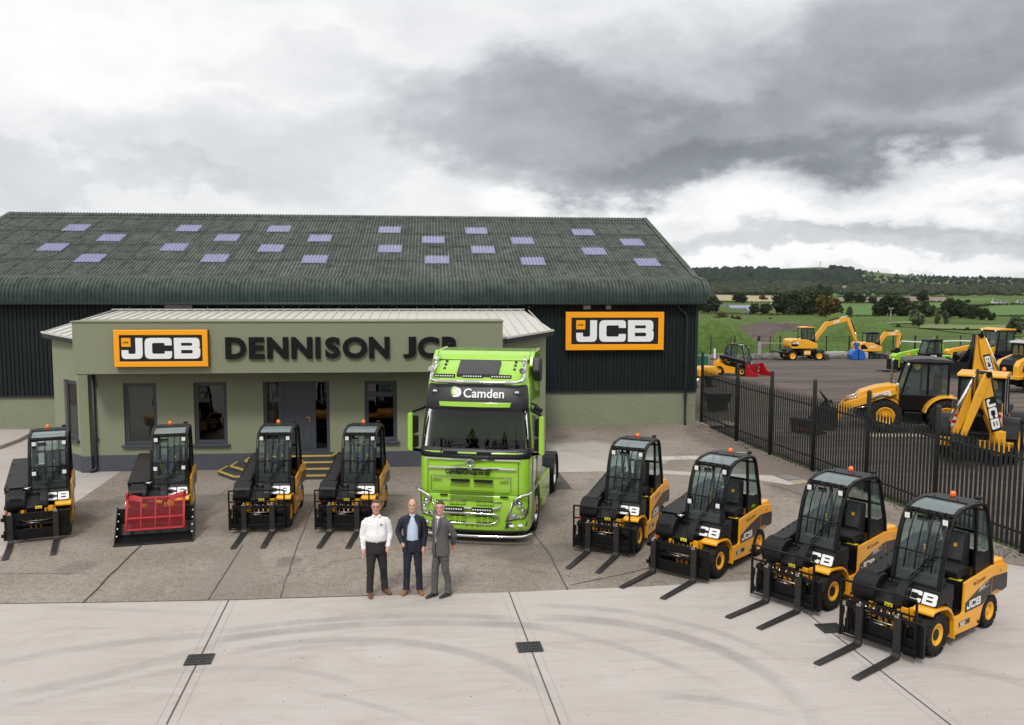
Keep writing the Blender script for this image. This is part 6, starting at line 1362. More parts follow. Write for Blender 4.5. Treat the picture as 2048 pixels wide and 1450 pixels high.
# ================================================================ THE LORRY
def lorry():
    hd = -14.5; o = (0.865, 18.82, .006); t_ = thing('lorry', 'bright lime green tractor lorry with chrome light bars parked in the middle of the yard', 'lorry', o, R(hd))
    G_ = M['green']; BK = M['lorryblack']; hw = 1.235
    # cab shell: plan rings lofted upward (front at y=0, rear at 2.3)
    def ring(z, yf, w_, yr=2.32, rc=.28, cur=.06):
        P = [(-w_, yr), (w_, yr), (w_, yf+rc)]
        for k in range(1, 6): a = k/6*math.pi/2; P.append((w_-rc+rc*math.cos(a), yf+rc-rc*math.sin(a)*.9-cur*.2))
        for k in range(0, 7): u_ = 1-2*k/6; P.append(((w_-rc)*u_, yf-cur*(1-u_*u_)))
        for k in range(5, 0, -1): a = k/6*math.pi/2; P.append((-w_+rc-rc*math.cos(a), yf+rc-rc*math.sin(a)*.9-cur*.2))
        P.append((-w_, yf+rc)); return [Vector((x, y, z)) for x, y in P]
    def shell(name, zs, mt, parent, bevel=0): b = MB(); b.loft([ring(*q) for q in zs]); return b.build(name, mt, parent, bevel)
    body = shell('cab', [(1.12, .02, hw), (1.30, .0, hw), (1.72, .02, hw), (2.06, .06, hw), (2.10, .14, hw-.01)], G_, t_, .012)
    shell('cab_side', [(2.08, .42, hw-.005, 2.32, .05, 0), (2.6, .46, hw-.03, 2.32, .05, 0), (3.05, .50, hw-.06, 2.32, .05, 0), (3.62, .62, hw-.10, 2.32, .05, 0)], G_, body, .02)
    # windscreen surround and screen
    shell('scuttle', [(1.925, .030, hw+.006, 1.3, .28, .06), (2.12, .08, hw+.003, 1.3, .28, .06), (2.15, .16, hw-.02, 1.3, .28, .05)], BK, body)
    gl = MB(); r0 = ring(2.13, .115, hw-.02); r1 = ring(2.55, .19, hw-.05); r2 = ring(2.98, .29, hw-.085); idx = list(range(2, 21))
    vs = []; 
    for r_ in (r0, r1, r2): vs += [r_[i] for i in idx]
    n_ = len(idx); gl.add(vs, [(j*n_+i, j*n_+i+1, (j+1)*n_+i+1, (j+1)*n_+i) for j in range(2) for i in range(n_-1)], 0, True); gl.build('windscreen', M['lorryglass'], body, recalc=False)
    for s in (-1, 1):
        b = MB(); b.bar([(s*(hw-.012), .50, 2.08), (s*(hw-.045), .53, 2.55), (s*(hw-.08), .58, 3.0)], .09, .09, up=(1, 0, 0)); b.build('pillar', G_, body, .02); b = MB(); b.bar([(s*(hw-.02), .36, 2.12), (s*(hw-.05), .42, 2.55), (s*(hw-.09), .50, 2.99)], .06, .05, up=(1, 0, 0)); b.build('screen_edge', BK, body, .01)
    shell('header_panel', [(2.94, .27, hw-.075, 1.2, .26, .06), (3.02, .25, hw-.075, 1.2, .26, .06), (3.20, .30, hw-.08, 1.2, .26, .06), (3.45, .40, hw-.10, 1.2, .26, .06), (3.54, .47, hw-.14, 1.2, .26, .06)], BK, body, .01)
    b = MB(); P0 = ring(3.035, .215, hw-.30, rc=.20); P1 = ring(3.13, .235, hw-.28, rc=.2); ids = list(range(7, 16)); vs = [P0[i]+Vector((0, -.02, 0)) for i in ids]+[P1[i]+Vector((0, -.02, 0)) for i in ids]+[P1[i]+Vector((0, .08, .01)) for i in ids]+[P0[i]+Vector((0, .08, -.01)) for i in ids]; n_ = len(ids)
    b.add(vs, [(j*n_+i, j*n_+i+1, ((j+1) % 4)*n_+i+1, ((j+1) % 4)*n_+i) for j in range(4) for i in range(n_-1)]+[(0, n_, 2*n_, 3*n_), (n_-1, 2*n_-1, 3*n_-1, 4*n_-1)]); b.build('sun_visor', G_, body, .006)
    rake = math.atan2(.10, .25); ty = lambda z: .30+(z-3.20)*.4-.062-.004
    decal(body, text_mesh('lettering', 'Camden', .285, M['white'], .003, .004, sx=.96), 'lettering', (-.27, ty(3.23)-.006, 3.235), (XZ-rake*.98, 0, 0))
    b = MB()
    def disc(cx_, cz_, rx_, rz_, mt, dy, nm='logo', inner=0):
        P = [(cx_+rx_*math.cos(k*math.pi/12), cz_+rz_*math.sin(k*math.pi/12)) for k in range(24)]
        if not inner: bb = MB(); bb.add([(x, ty(z)-dy, z) for x, z in P], [tuple(range(24))]); return bb.build(nm, mt, body)
        Q = [(cx_+inner[0]+rx_*inner[2]*math.cos(k*math.pi/12), cz_+inner[1]+rz_*inner[2]*math.sin(k*math.pi/12)) for k in range(24)]
        bb = MB(); bb.add([(x, ty(z)-dy, z) for x, z in P+Q], [(k, (k+1) % 24, 24+(k+1) % 24, 24+k) for k in range(24)]); return bb.build(nm, mt, body)
    disc(-.40, 3.335, .085, .10, M['white'], .008); disc(-.455, 3.345, .078, .115, M['white'], .010, inner=(.032, 0, .80)); disc(-.475, 3.365, .075, .10, M['greenflat'], .012, inner=(.028, 0, .78))
    for s in (-1, 1):
        b = MB(); b.prism(rounded([(s*.92-.09, 3.30), (s*.92+.09, 3.30), (s*.92+.06, 3.41), (s*.92-.06, 3.41)], .02), 'y', .33, .40); b.build('marker_lamp', M['dgrey'], body, .01)
        b = MB(); b.prism(rounded([(s*.92-.05, 3.34), (s*.92+.05, 3.34), (s*.92+.04, 3.38), (s*.92-.04, 3.38)], .01), 'y', .322, .331); b.build('marker_lens', M['lens'], body)
    # raised roof and air deflector
    roof = MB(); rr = []
    for z, yf, w_ in ((3.50, .44, hw-.12), (3.66, .56, hw-.12), (3.82, .76, hw-.14), (3.95, 1.0, hw-.18), (4.01, 1.28, hw-.24)): rr.append(ring(z, yf, w_, 2.32, .20, .05))
    roof.loft(rr); rf_ = roof.build('roof', G_, body, .02)
    b = MB(); 
    for s in (-1, 1): b.prism([(1.06, 3.86), (1.16, 4.06), (1.36, 4.18), (2.30, 4.20), (2.36, 3.2), (1.9, 3.2), (1.5, 3.6)], 'x', s*(hw-.06)-.10 if s > 0 else s*(hw-.06), s*(hw-.06) if s > 0 else s*(hw-.06)+.10)
    b.prism([(1.08, 3.98), (1.20, 4.10), (1.40, 4.17), (2.28, 4.18), (2.28, 4.08), (1.5, 4.05)], 'x', -(hw-.16), hw-.16); b.build('air_deflector', G_, body, .035, 3)
    b = MB(); b.add([(-.52, .60, 3.695), (.52, .60, 3.695), (.42, 1.16, 3.895), (-.42, 1.16, 3.895)], [(0, 1, 2, 3)]); b.v = [(x, y-.03, z+.03) for x, y, z in b.v]; b2_ = MB(); b2_.prism([(.50, 3.66), (.50, 3.735), (.93, 4.01), (.93, 3.93)], 'x', -.47, .47); b2_.build('roof_hatch', M['dgrey'], rf_, .01)
    for s in (-1, 1):
        for k in range(3): b = MB(); b.prism(rounded([(s*.80-.03, .72+k*.12), (s*.80+.03, .72+k*.12), (s*.80+.025, .79+k*.12), (s*.80-.025, .79+k*.12)], .01), 'z', 3.76+k*.075, 3.84+k*.075); b.build('roof_fitting', M['dgrey'], rf_, .01)
    b = MB(); b.prism(rounded([(1.0, 3.74), (1.12, 4.06), (1.42, 4.04), (1.50, 3.58), (1.30, 3.48)], .06), 'x', hw-.08, hw+.10); b.build('air_intake', M['lorryblack'], rf_, .04, 3)
    # chrome roof bar with lamps and horns
    b = MB(); y = .40; z = 3.60; b.tube([(-1.02, 1.02, 4.0), (-1.03, .80, 3.86), (-1.05, .50, 3.68), (-1.02, y-.02, z), (-.90, y-.08, z-.03), (0, y-.12, z-.03), (.90, y-.08, z-.03), (1.02, y-.02, z), (1.05, .50, 3.68), (1.03, .80, 3.86), (1.02, 1.02, 4.0)], .034, 10); lb = b.build('roof_light_bar', M['chrome'], body)
    for x in (-.72, -.09, .54):
        b = MB(); b.box((x+.04, y-.14, z+.10), (.46, .07, .085)); o_ = b.build('spot_lamp', M['black'], lb, .015)
        b = MB(); [b.ball((x+.04-.19+.054*k, y-.178, z+.10), (.021, .008, .021), 8, 0, 4) for k in range(8)]; b.build('lens', M['lens'], o_)
    for s in (-1, 1):
        b = MB(); b.tube([(s*1.03, .42, 3.82), (s*1.03, .56, 3.86), (s*1.0, .95, 4.02)], [.075, .035, .018], 12); b.tube([(s*1.03, .70, 3.99), (s*1.01, .86, 4.04), (s*.98, 1.1, 4.10)], [.055, .03, .015], 10); b.tube([(s*1.04, .6, 3.76), (s*1.0, .98, 3.92)], .04, 10); b.build('air_horn', M['chrome'], lb)
        b = MB(); b.lathe([(.066, 0), (.02, .05)], (s*1.03, .418, 3.82), 'y', 12); b.build('horn_throat', M['mesh'], lb)
    # front face details
    b = MB(); b.bar([(-1.0, -.03, 1.715), (-.6, -.066, 1.72), (0, -.082, 1.72), (.6, -.066, 1.72), (.97, -.03, 1.715)], .03, .045); b.build('chrome_trim', M['chrome'], body, .01)
    b = MB(); b.bar([(-1.05, -.01, 1.915), (-.5, -.05, 1.910), (0, -.062, 1.908), (.5, -.05, 1.910), (1.05, -.01, 1.915)], .02, .03); b.build('chrome_trim', M['chrome'], body)
    for sx in (-.28, .22): b = MB(); b.prism(rounded([(sx-.20, 1.68), (sx+.20, 1.68), (sx+.22, 1.695), (sx-.22, 1.695)], .01), 'y', -.10, -.06); b.build('step_slot', M['mesh'], body)
    b = MB(); b.bar([(-.52, -.056, 1.745), (-.02, -.062, 1.85), (.34, -.058, 1.90)], .012, .014, up=(0, 1, 0)); b.build('badge_bar', M['chrome'], body)
    b = MB(); b.lathe([(.085, 0), (.085, .012), (.055, .012), (.055, 0)], (-.04, -.082, 1.85), 'y', 24); b.box((-.04, -.072, 1.85), (.15, .02, .05)); b.box((.005, -.072, 1.92), (.03, .012, .03)); bd = b.build('round_badge', M['chrome'], body)
    decal(body, text_mesh('lettering', 'CamdenGroup.co.uk', .145, M['blackdecal'], 0, .006, align='CENTER', sx=.80), 'lettering', (-.10, -.080, 1.585), (XZ, 0, 0))
    b = MB(); 
    for a, c2, d, e in ((-.97, .88, 1.515, 1.52), (-.97, .88, 1.115, 1.12), (-.975, -.97, 1.115, 1.52), (.875, .88, 1.115, 1.52)): pass
    # grille door outline (thin dark gap lines following the face)
    yy = lambda x: -.064*(1-(x/.95)**2)-.012
    for z in (1.525, 1.185): b.bar([(x/10*.97-.04, yy(x/10)-.004, z) for x in range(-9, 10, 3)], .008, .008)
    for x in (-.93, .85): b.bar([(x, yy(x)-.004, 1.185), (x, yy(x)-.004, 1.525)], .008, .008, up=(0, 1, 0))
    for s in (-1, 1): b.bar([(s*1.01, .008, 1.95), (s*1.01, .002, 1.1)], .008, .008, up=(0, 1, 0))
    b.build('panel_gaps', M['mesh'], body)
    decal(body, text_mesh('lettering', 'VOLVO', .085, M['chrome'], .002, .0, sx=1.5, spacing=1.1), 'lettering', (-.90, yy(-.75)-.012, 1.48), (XZ, 0, R(-3))); decal(body, text_mesh('lettering', 'FH', .075, M['chrome'], .002, 0, sx=1.3), 'lettering', (.70, yy(.75)-.012, 1.48), (XZ, 0, R(3)))
    for a, c2 in ((-.46, -.05), (.04, .45)): b = MB(); b.prism(rounded([(a, 1.42), (c2, 1.42), (c2+(.02 if c2 > 0.2 else 0), 1.475), (a-(.02 if a < 0 and a < -.2 else 0), 1.475)], .02), 'y', -.092, -.06); b.build('air_slot', M['mesh'], body)
    def perf(x0, x1, z0, z1, dx=.05, dz=.026, yo=-.088):
        b = MB(); k = 0; z = z0
        while z < z1:
            x = x0+(dx/2 if k % 2 else 0)
            while x < x1: P = [(x-.014, z), (x-.008, z-.0065), (x+.008, z-.0065), (x+.014, z), (x+.008, z+.0065), (x-.008, z+.0065)]; yv = yy(x)-.006; b.prism(P, 'y', yv-.002, yv+.004); x += dx
            z += dz; k += 1
        b.build('grille_holes', M['mesh'], body)
    perf(-.48, -.04, 1.32, 1.41); perf(.06, .48, 1.32, 1.41); perf(-.88, -.68, 1.40, 1.46); perf(.62, .82, 1.40, 1.46); perf(-.48, .48, 1.205, 1.235)
    # lower front: bumper
    def lring(z, yf, w_, yr=1.0): return ring(z, yf, w_, yr, .32, .06)
    b = MB(); b.loft([lring(.19, .08, hw-.02), (lring(.25, .0, hw)), lring(.80, -.02, hw), lring(.99, .0, hw), lring(1.015, .03, hw-.01)]); bp_ = b.build('bumper', G_, body, .01); bp_.location.z = .11
    perf(-.48, .48, 1.005, 1.15, .045, .024)
    for a, c2 in ((-.72, -.55), (.62, .80)): b = MB(); b.b2(a, c2, -.075, -.04, .985, 1.01); b.build('tow_slot', M['mesh'], bp_)
    def louvre(x0, x1, z0, z1, nv, nh):
        b = MB(); b.b2(x0, x1, -.090, -.06, z0, z1); lo = b.build('louvre', M['mesh'], bp_); b = MB()
        for k in range(1, nv): x = x0+(x1-x0)*k/nv; b.b2(x-.012, x+.012, -.098, -.088, z0, z1)
        for k in range(1, nh): z = z0+(z1-z0)*k/nh; b.b2(x0, x1, -.097, -.088, z-.008, z+.008)
        b.build('louvre_bars', G_, lo)
    louvre(-.50, -.14, .80, .88, 3, 4); louvre(.10, .48, .80, .88, 3, 4); louvre(-.50, -.14, .42, .56, 3, 5); louvre(.10, .48, .42, .56, 3, 5)
    def frame_(P, r_, nm='chrome_trim'): b = MB(); b.tube([(x, yy(x)*1.0-.028, z) for x, z in P], r_, 8, closed=True); b.build(nm, M['chrome'], bp_)
    frame_([(-.82, .885), (.66, .88), (.62, .76), (.48, .72), (-.62, .73), (-.76, .78)], .014); frame_([(-.70, .57), (.60, .56), (.54, .42), (.36, .385), (-.50, .39), (-.62, .44)], .014)
    b = MB(); b.tube([(x, yy(x)-.06, z) for x, z in ((-.72, .78), (-.5, .74), (.4, .73), (.62, .77))], .022, 8); b.tube([(x, yy(x)-.09, z) for x, z in ((-.70, .60), (-.6, .635), (.5, .63), (.6, .60))], .026, 8); lb = b.build('low_light_bar', M['chrome'], bp_)
    for x in (-.40, .24):
        b = MB(); b.box((x, -.17, .725), (.46, .07, .09)); o_ = b.build('spot_lamp', M['black'], lb, .015); b = MB(); [b.ball((x-.19+.054*k, -.208, .725), (.021, .008, .021), 8, 0, 4) for k in range(8)]; b.build('lens', M['lens'], o_)
    b = MB(); pr = ring(.115, -.04, hw+.03, 1.0, .34, .07); b.tube([pr[i]+Vector((0, 0, .0)) for i in range(2, 21)], .032, 8); b.build('chrome_bumper_bar', M['chrome'], bp_)
    b = MB(); b.loft([lring(.14, .10, hw-.06), lring(.22, .04, hw-.03)]); b.build('bumper_valance', M['lorryblack'], bp_)
    b = MB(); [b.cyl((x, -.085, .325), (x, -.075, .325), .014, None, 8) for x in (-.12, .0, .12)]; b.b2(-.3, .3, -.079, -.07, .28, .36) if False else None; b.build('screw_heads', M['mesh'], bp_)
    for s in (-1, 1):
        # headlamp: dark bowl, chrome reflectors, clear lens, chrome brow
        P = [(s*.92, .94), (s*1.22, 1.00), (s*1.20, .62), (s*1.14, .52), (s*.74, .46), (s*.80, .58)]; b = MB()
        yc_ = lambda x: -.045+max(0, abs(x)-.90)**2*2.4
        b.add([(x, yc_(x)-.014, z) for x, z in P]+[(x, yc_(x)+.06, z) for x, z in P], [tuple(range(6)), tuple(range(6, 12))]+[(k, (k+1) % 6, 6+(k+1) % 6, 6+k) for k in range(6)]); hl = b.build('headlamp', M['lampbowl'], bp_); b = MB(); b.tube([(x, yc_(x)-.018, z) for x, z in P], .014, 6, closed=True); b.build('headlamp_edge', M['lorryblack'], hl)
        b = MB()
        for x, z, r_ in ((s*1.04, .85, .075), (s*1.10, .70, .07), (s*.93, .60, .055), (s*1.05, .57, .04)): b.lathe([(r_, 0), (r_*.9, .015), (r_*.3, .04), (.002, .042)], (x, yc_(x)-.035, z), 'y', 16); b.ball((x, yc_(x)-.03, z), (r_*.5, .02, r_*.5), 10, 0, 6)
        b.bar([(s*.95, yc_(.95)-.03, .93), (s*1.02, yc_(1.02)-.03, .7), (s*.84, yc_(.84)-.03, .5)], .012, .02, up=(0, 1, 0)); b.build('reflector', M['chrome'], hl)
        b = MB(); b.tube([(s*1.29, .12, 1.08), (s*1.24, .06, 1.05), (s*1.12, -.01, 1.035), (s*.98, -.05, .97), (s*.92, -.065, .90)], .026, 8); b.tube([(s*.90, -.06, .90), (s*.82, -.065, .62), (s*.74, -.06, .44)], .012, 6); b.build('headlamp_brow', M['chrome'], hl)
        Q = [(s*.76, .415), (s*1.20, .42), (s*1.18, .33), (s*.72, .30)]; b = MB(); b.add([(x, yc_(x)-.02, z) for x, z in Q]+[(x, yc_(x)+.05, z) for x, z in Q], [(0, 1, 2, 3), (4, 5, 6, 7), (0, 1, 5, 4), (1, 2, 6, 5), (2, 3, 7, 6), (3, 0, 4, 7)]); fg = b.build('fog_lamp', M['dgrey'], bp_)
        b = MB(); [b.ball((x, yc_(x)-.03, .365), (.07, .025, .035), 10, 0, 6) for x in (s*.88, s*1.06)]; b.build('lens', M['lens'], fg)
        # mirrors
        b = MB(); mx = s*(hw+.24); b.prism(rounded([(mx-.055, 2.02), (mx+.055, 1.98), (mx+.06, 2.84), (mx-.05, 2.86)], .05), 'y', .22, .40)
        mh = b.build('mirror', G_, body, .04, 3)
        b = MB(); b.prism(rounded([(mx-s*.055, 2.38), (mx-s*.16, 2.40), (mx-s*.16, 2.78), (mx-s*.055, 2.80)], .03), 'y', .27, .39); b.prism(rounded([(mx-s*.055, 2.06), (mx-s*.16, 2.08), (mx-s*.16, 2.34), (mx-s*.055, 2.36)], .03), 'y', .27, .39); b.build('mirror_glass_housing', M['black'], mh, .015)
        b = MB(); b.bar([(mx-s*.02, .34, 2.02), (s*(hw+.02), .50, 1.96), (s*(hw-.03), .60, 1.98)], .05, .07); b.bar([(mx-s*.02, .34, 2.86), (s*(hw+.0), .48, 2.94), (s*(hw-.06), .6, 3.0)], .045, .06); b.build('mirror_arm', M['black'], mh, .01)
        if s > 0: b = MB(); b.bar([(hw-.02, .5, 3.1), (hw+.10, .30, 3.10), (hw+.20, .26, 3.02)], .05, .04); b.box((hw+.16, .28, 3.0), (.20, .10, .10), rotm(0, .4, 0)); b.build('kerb_mirror', M['black'], body, .02)
        # side window and door
        b = MB(); X = s*(hw-.022); b.add([(s*(hw+.003), .66, 2.14), (s*(hw+.003), 1.36, 2.14), (s*(hw-.055), 1.36, 2.88), (s*(hw-.055), .74, 2.90), (s*(hw-.02), .64, 2.5)], [(0, 1, 2, 3, 4)]); b.v = [(x+s*.004, y, z) for x, y, z in b.v]; b.build('side_window', M['darkglass'], body, recalc=False)
        b = MB(); b.bar([(s*(hw+.004), .60, 2.08), (s*(hw+.004), .56, 1.05)], .008, .008, up=(1, 0, 0)); b.bar([(s*(hw+.004), 1.42, 2.95), (s*(hw+.006), 1.42, 1.05)], .008, .008, up=(1, 0, 0)); b.bar([(s*(hw-.0), .6, 2.085), (s*(hw+.0), 1.42, 2.085)], .012, .02, up=(1, 0, 0)); b.build('door_gap', M['mesh'], body); b = MB(); b.b2(s*hw, s*(hw+.025), 1.22, 1.36, 1.72, 1.76); b.build('door_handle', M['black'], body, .01)
        # silver swirls on the door
        b = MB()
        for k in range(3):
            pts = [(s*(hw+.003), .30+.05*k+.55*u_, 1.10+.2*k+.75*u_**(1.4+.3*k)) for u_ in [i/8 for i in range(9)]]; vs = []
            for i, p_ in enumerate(pts): w_ = .05*math.sin(math.pi*(i+.3)/8.6)*(1-.2*k); vs += [(p_[0], p_[1]-w_, p_[2]+w_*.6), (p_[0], p_[1]+w_, p_[2]-w_*.6)]
            b.add(vs, [(2*i, 2*i+1, 2*i+3, 2*i+2) for i in range(8)])
        b.build('door_graphic', M['silver'], body, recalc=False)
        # wheel arch and lower side
        b = MB(); prof = [(.62, .55)]+[(1.42+.62*math.cos(R(a)), .52+.60*math.sin(R(a))) for a in range(170, 5, -15)]+[(2.06, .55), (2.32, .55), (2.32, 1.04), (.60, 1.04)]
        b.prism(prof, 'x', min(s*(hw-.14), s*hw), max(s*(hw-.14), s*hw)); b.build('wing', G_, body, .01)
        b = MB(); b.b2(s*(hw-.10) if s > 0 else s*hw, s*hw if s > 0 else s*(hw-.10), 2.45, 3.85, .28, .95); b.build('side_skirt', G_, t_, .03)
    # wipers
    for x, e in ((-.72, .55), (.30, .6)): b = MB(); b.tube([(x, .02, 2.04), (x+.02, .04, 2.16), (x+e*.9, .07, 2.20)], .012, 5); b.bar([(x+.02, .035, 2.165), (x+e, .06, 2.215)], .015, .03); b.build('wiper', M['black'], body)
    for x in (-.50, .25): b = MB(); b.prism(rounded([(x-.16, 2.02), (x+.16, 2.02), (x+.16, 2.07), (x-.16, 2.07)], .01), 'y', -.03, .03); b.build('scuttle_vent', M['mesh'], body)
    # interior; dark liner walls are added behind the dash to blacken the windscreen
    b = MB(); b.b2(-1.1, 1.1, .42, .85, 2.0, 2.28); b.b2(-1.15, 1.15, 2.1, 2.2, 1.2, 3.3); b.b2(-1.12, 1.12, .95, 1.0, 1.6, 2.93); b.b2(-1.12, -1.10, .45, .98, 2.1, 2.93); b.b2(1.10, 1.12, .45, .98, 2.1, 2.93); b.b2(-1.1, 1.1, .42, 1.0, 2.90, 2.92); b.build('dash_and_dark_liner', M['interior'], body, .05)
    for x in (-.62, .62): b = MB(); b.prism([(1.1, 1.7), (1.1, 1.85), (1.55, 1.85), (1.62, 2.65), (1.78, 2.65), (1.75, 1.7)], 'x', x-.26, x+.26); b.build('cab_seat', M['seat'], body, .06)
    b = MB(); b.tube([(.60+.22*math.cos(a), .80+.14*math.sin(a), 2.32+.17*math.sin(a)) for a in [i*math.pi/9 for i in range(18)]], .016, 6, closed=True); b.build('steering_wheel', M['black'], body)
    b = MB(); b.box((.62, .27, 2.62), (.26, .02, .13)); b.build('tacho_disc_holder', M['dgrey'], body) if False else None
    b = MB(); b.b2(-1.07, -1.01, .265, .27, 2.83, 2.90); b.build('tax_disc', M['white'], body)
    # chassis, tank, fifth wheel, rear wings
    b = MB(); b.b2(-.43, -.35, .5, 6.6, .72, .98); b.b2(.35, .43, .5, 6.6, .72, .98); [b.b2(-.35, .35, y, y+.08, .76, .94) for y in (1.2, 2.6, 4.2, 5.6, 6.4)]; b.build('chassis', M['black'], t_)
    for s in (-1, 1):
        b = MB(); b.prism(rounded([(s*.50, .35), (s*1.16, .35), (s*1.16, .98), (s*.50, .98)], .14), 'y', 2.6, 3.9); b.build('fuel_tank', M['steel'], t_, .02)
        wheel(t_, 'lf', s*1.07, 1.42, .50, s, .50, .32, .29, 30, .012, rimmat='alloy', dish=.10, hub=.12, hubin=.2)
        for y in (4.75, 5.95) if False else (5.15,): wheel(t_, 'lr', s*.97, y, .50, s, .50, .55, .28, 30, .012, rimmat='alloy', dish=.16, hub=.12, hubin=.2)
        b = MB(); P = [(5.15+.62*math.cos(R(a)), .50+.62*math.sin(R(a))) for a in range(200, -25, -15)]; P2 = [(5.15+.58*math.cos(R(a)), .50+.58*math.sin(R(a))) for a in range(-25, 201, 15)]; b.prism(P+P2, 'x', min(s*.62, s*1.26), max(s*.62, s*1.26)); b.build('rear_wing', M['black'], t_)
        b = MB(); b.b2(s*.66, s*1.24, 5.80, 5.82, .22, .70); b.build('mud_flap', M['black'], t_)
    b = MB(); b.prism(rounded([(-.45, 4.7), (.45, 4.7), (.45, 5.3), (.2, 5.7), (.08, 5.3), (-.08, 5.3), (-.2, 5.7), (-.45, 5.3)], .05), 'z', 1.08, 1.14); b.build('fifth_wheel', M['black'], t_, .01)
    b = MB(); b.b2(-.9, .9, 2.4, 2.55, 1.0, 2.2); b.tube([(-.5, 2.6, 1.0), (-.5, 2.62, 2.4)], .08, 10); b.build('rear_pipework', M['black'], t_, .02)
    b = MB(); b.b2(-.55, -.0, 4.0, 4.5, .98, 1.02); b.build('catwalk', M['steel'], t_)
    decal(body, text_mesh('lettering', 'CamdenGroup.co.uk', .12, M['blackdecal'], 0, .001), 'lettering', (hw-.085, 1.0, 3.18), (XZ, R(-18), R(90)))
    b = MB(); b.b2(-1.1, 1.1, .3, 2.2, .45, 1.02); b.build('engine_block', M['interior'], t_)
M['silver'] = mat('silver_decal', (0.45, 0.46, 0.45), .3, metal=.6); M['alloy'] = mat('polished_alloy', (0.75, 0.75, 0.76), .15, metal=1.0); M['darkglass'] = mat('dark_glass', (0.012, 0.014, 0.015), .04, spec=.8)
lorry()
# ================================================================ plant in the gravel yard
def beam(b, path, th, x0, x1, mi=0):
    """plate beam in the y-z plane between x0 and x1, th = depth at each point"""
    P = [Vector((0, y, z)) for y, z in path]; up, dn = [], []
    for i, q in enumerate(P):
        tg = (P[min(i+1, len(P)-1)]-P[max(i-1, 0)]).normalized(); nn = Vector((0, -tg.z, tg.y)); h = (th[i] if isinstance(th, (list, tuple)) else th)/2
        up.append((q.y+nn.y*h, q.z+nn.z*h)); dn.append((q.y-nn.y*h, q.z-nn.z*h))
    for i in range(len(P)-1): b.prism([up[i], up[i+1], dn[i+1], dn[i]], 'x', x0, x1, mi)
    return b
def ram(parent, a, c2, x, r=.05, split=.55, name='hydraulic_ram'):
    A, C2 = Vector((x, *a)), Vector((x, *c2)); m1 = A.lerp(C2, split); b = MB(); b.cyl(A, m1, r, None, 10); o = b.build(name, M['black'], parent); b = MB(); b.cyl(m1, C2, r*.55, None, 8); b.build('rod', M['chrome'], o); return o
def cabbox(parent, y0, y1, z0, z1, w_, roofmat='black', lean=.15, pil=.07, glassz=None, name='cab', ov=.08):
    """glazed cab: solid lower part, pillars, panes and a roof"""
    gz = glassz if glassz is not None else z0+(z1-z0)*.3; b = MB(); b.b2(-w_, w_, y0, y1, z0, gz)
    yf = y0+lean
    for x in (-w_+pil/2, w_-pil/2):
        for (a, a2) in ((y0+pil/2, yf+pil/2), ((y0+y1)/2+.1, (y0+y1)/2+.1), (y1-pil/2, y1-pil/2)): b.bar([(x, a, gz), (x, a2, z1)], pil, pil, up=(1, 0, 0))
        b.b2(x-pil/2, x+pil/2, yf, y1, z1-pil, z1)
    b.b2(-w_, w_, yf, yf+pil, z1-pil, z1); b.b2(-w_, w_, y1-pil, y1, z1-pil, z1)
    cb = b.build(name, M['black'], parent, .012)
    b = MB(); g = .01; W_ = w_-pil/2
    b.add([(-W_, y0+pil/2-g, gz), (W_, y0+pil/2-g, gz), (W_, yf+pil/2-g, z1-pil), (-W_, yf+pil/2-g, z1-pil)], [(0, 1, 2, 3)]); b.add([(-W_, y1-pil/2, gz), (W_, y1-pil/2, gz), (W_, y1-pil/2, z1-pil), (-W_, y1-pil/2, z1-pil)], [(0, 1, 2, 3)])
    for x in (-w_+g*2, w_-g*2): b.add([(x, y0+pil, gz), (x, y1-pil, gz), (x, y1-pil, z1-pil), (x, yf+pil, z1-pil)], [(0, 1, 2, 3)])
    b.build('cab_glass', M['glassfar'], cb, recalc=False)
    b = MB(); ym = (y0+y1)/2; b.prism([(ym-.05, z0+.3), (ym-.05, gz+.1), (ym+.4, gz+.1), (ym+.5, gz+.75), (ym+.62, gz+.75), (ym+.6, z0+.3)], 'x', -.25, .25); b.tube([(0, y0+.25, gz), (0, y0+.4, gz+.25)], .04, 6); b.build('seat', M['seat'], cb, .04)
    b = MB(); b.prism(rounded([(yf-ov, z1), (y1+ov*.5, z1), (y1+ov*.4, z1+.09), ((y0+y1)/2, z1+.15), (yf-ov*.6, z1+.09)], .03), 'x', -w_-.03, w_+.03); b.build('cab_roof', M[roofmat], cb, .04, 3); return cb
M['glassfar'] = glass('machine_glass', (0.42, 0.52, 0.50), ior=1.5, haze=.07)
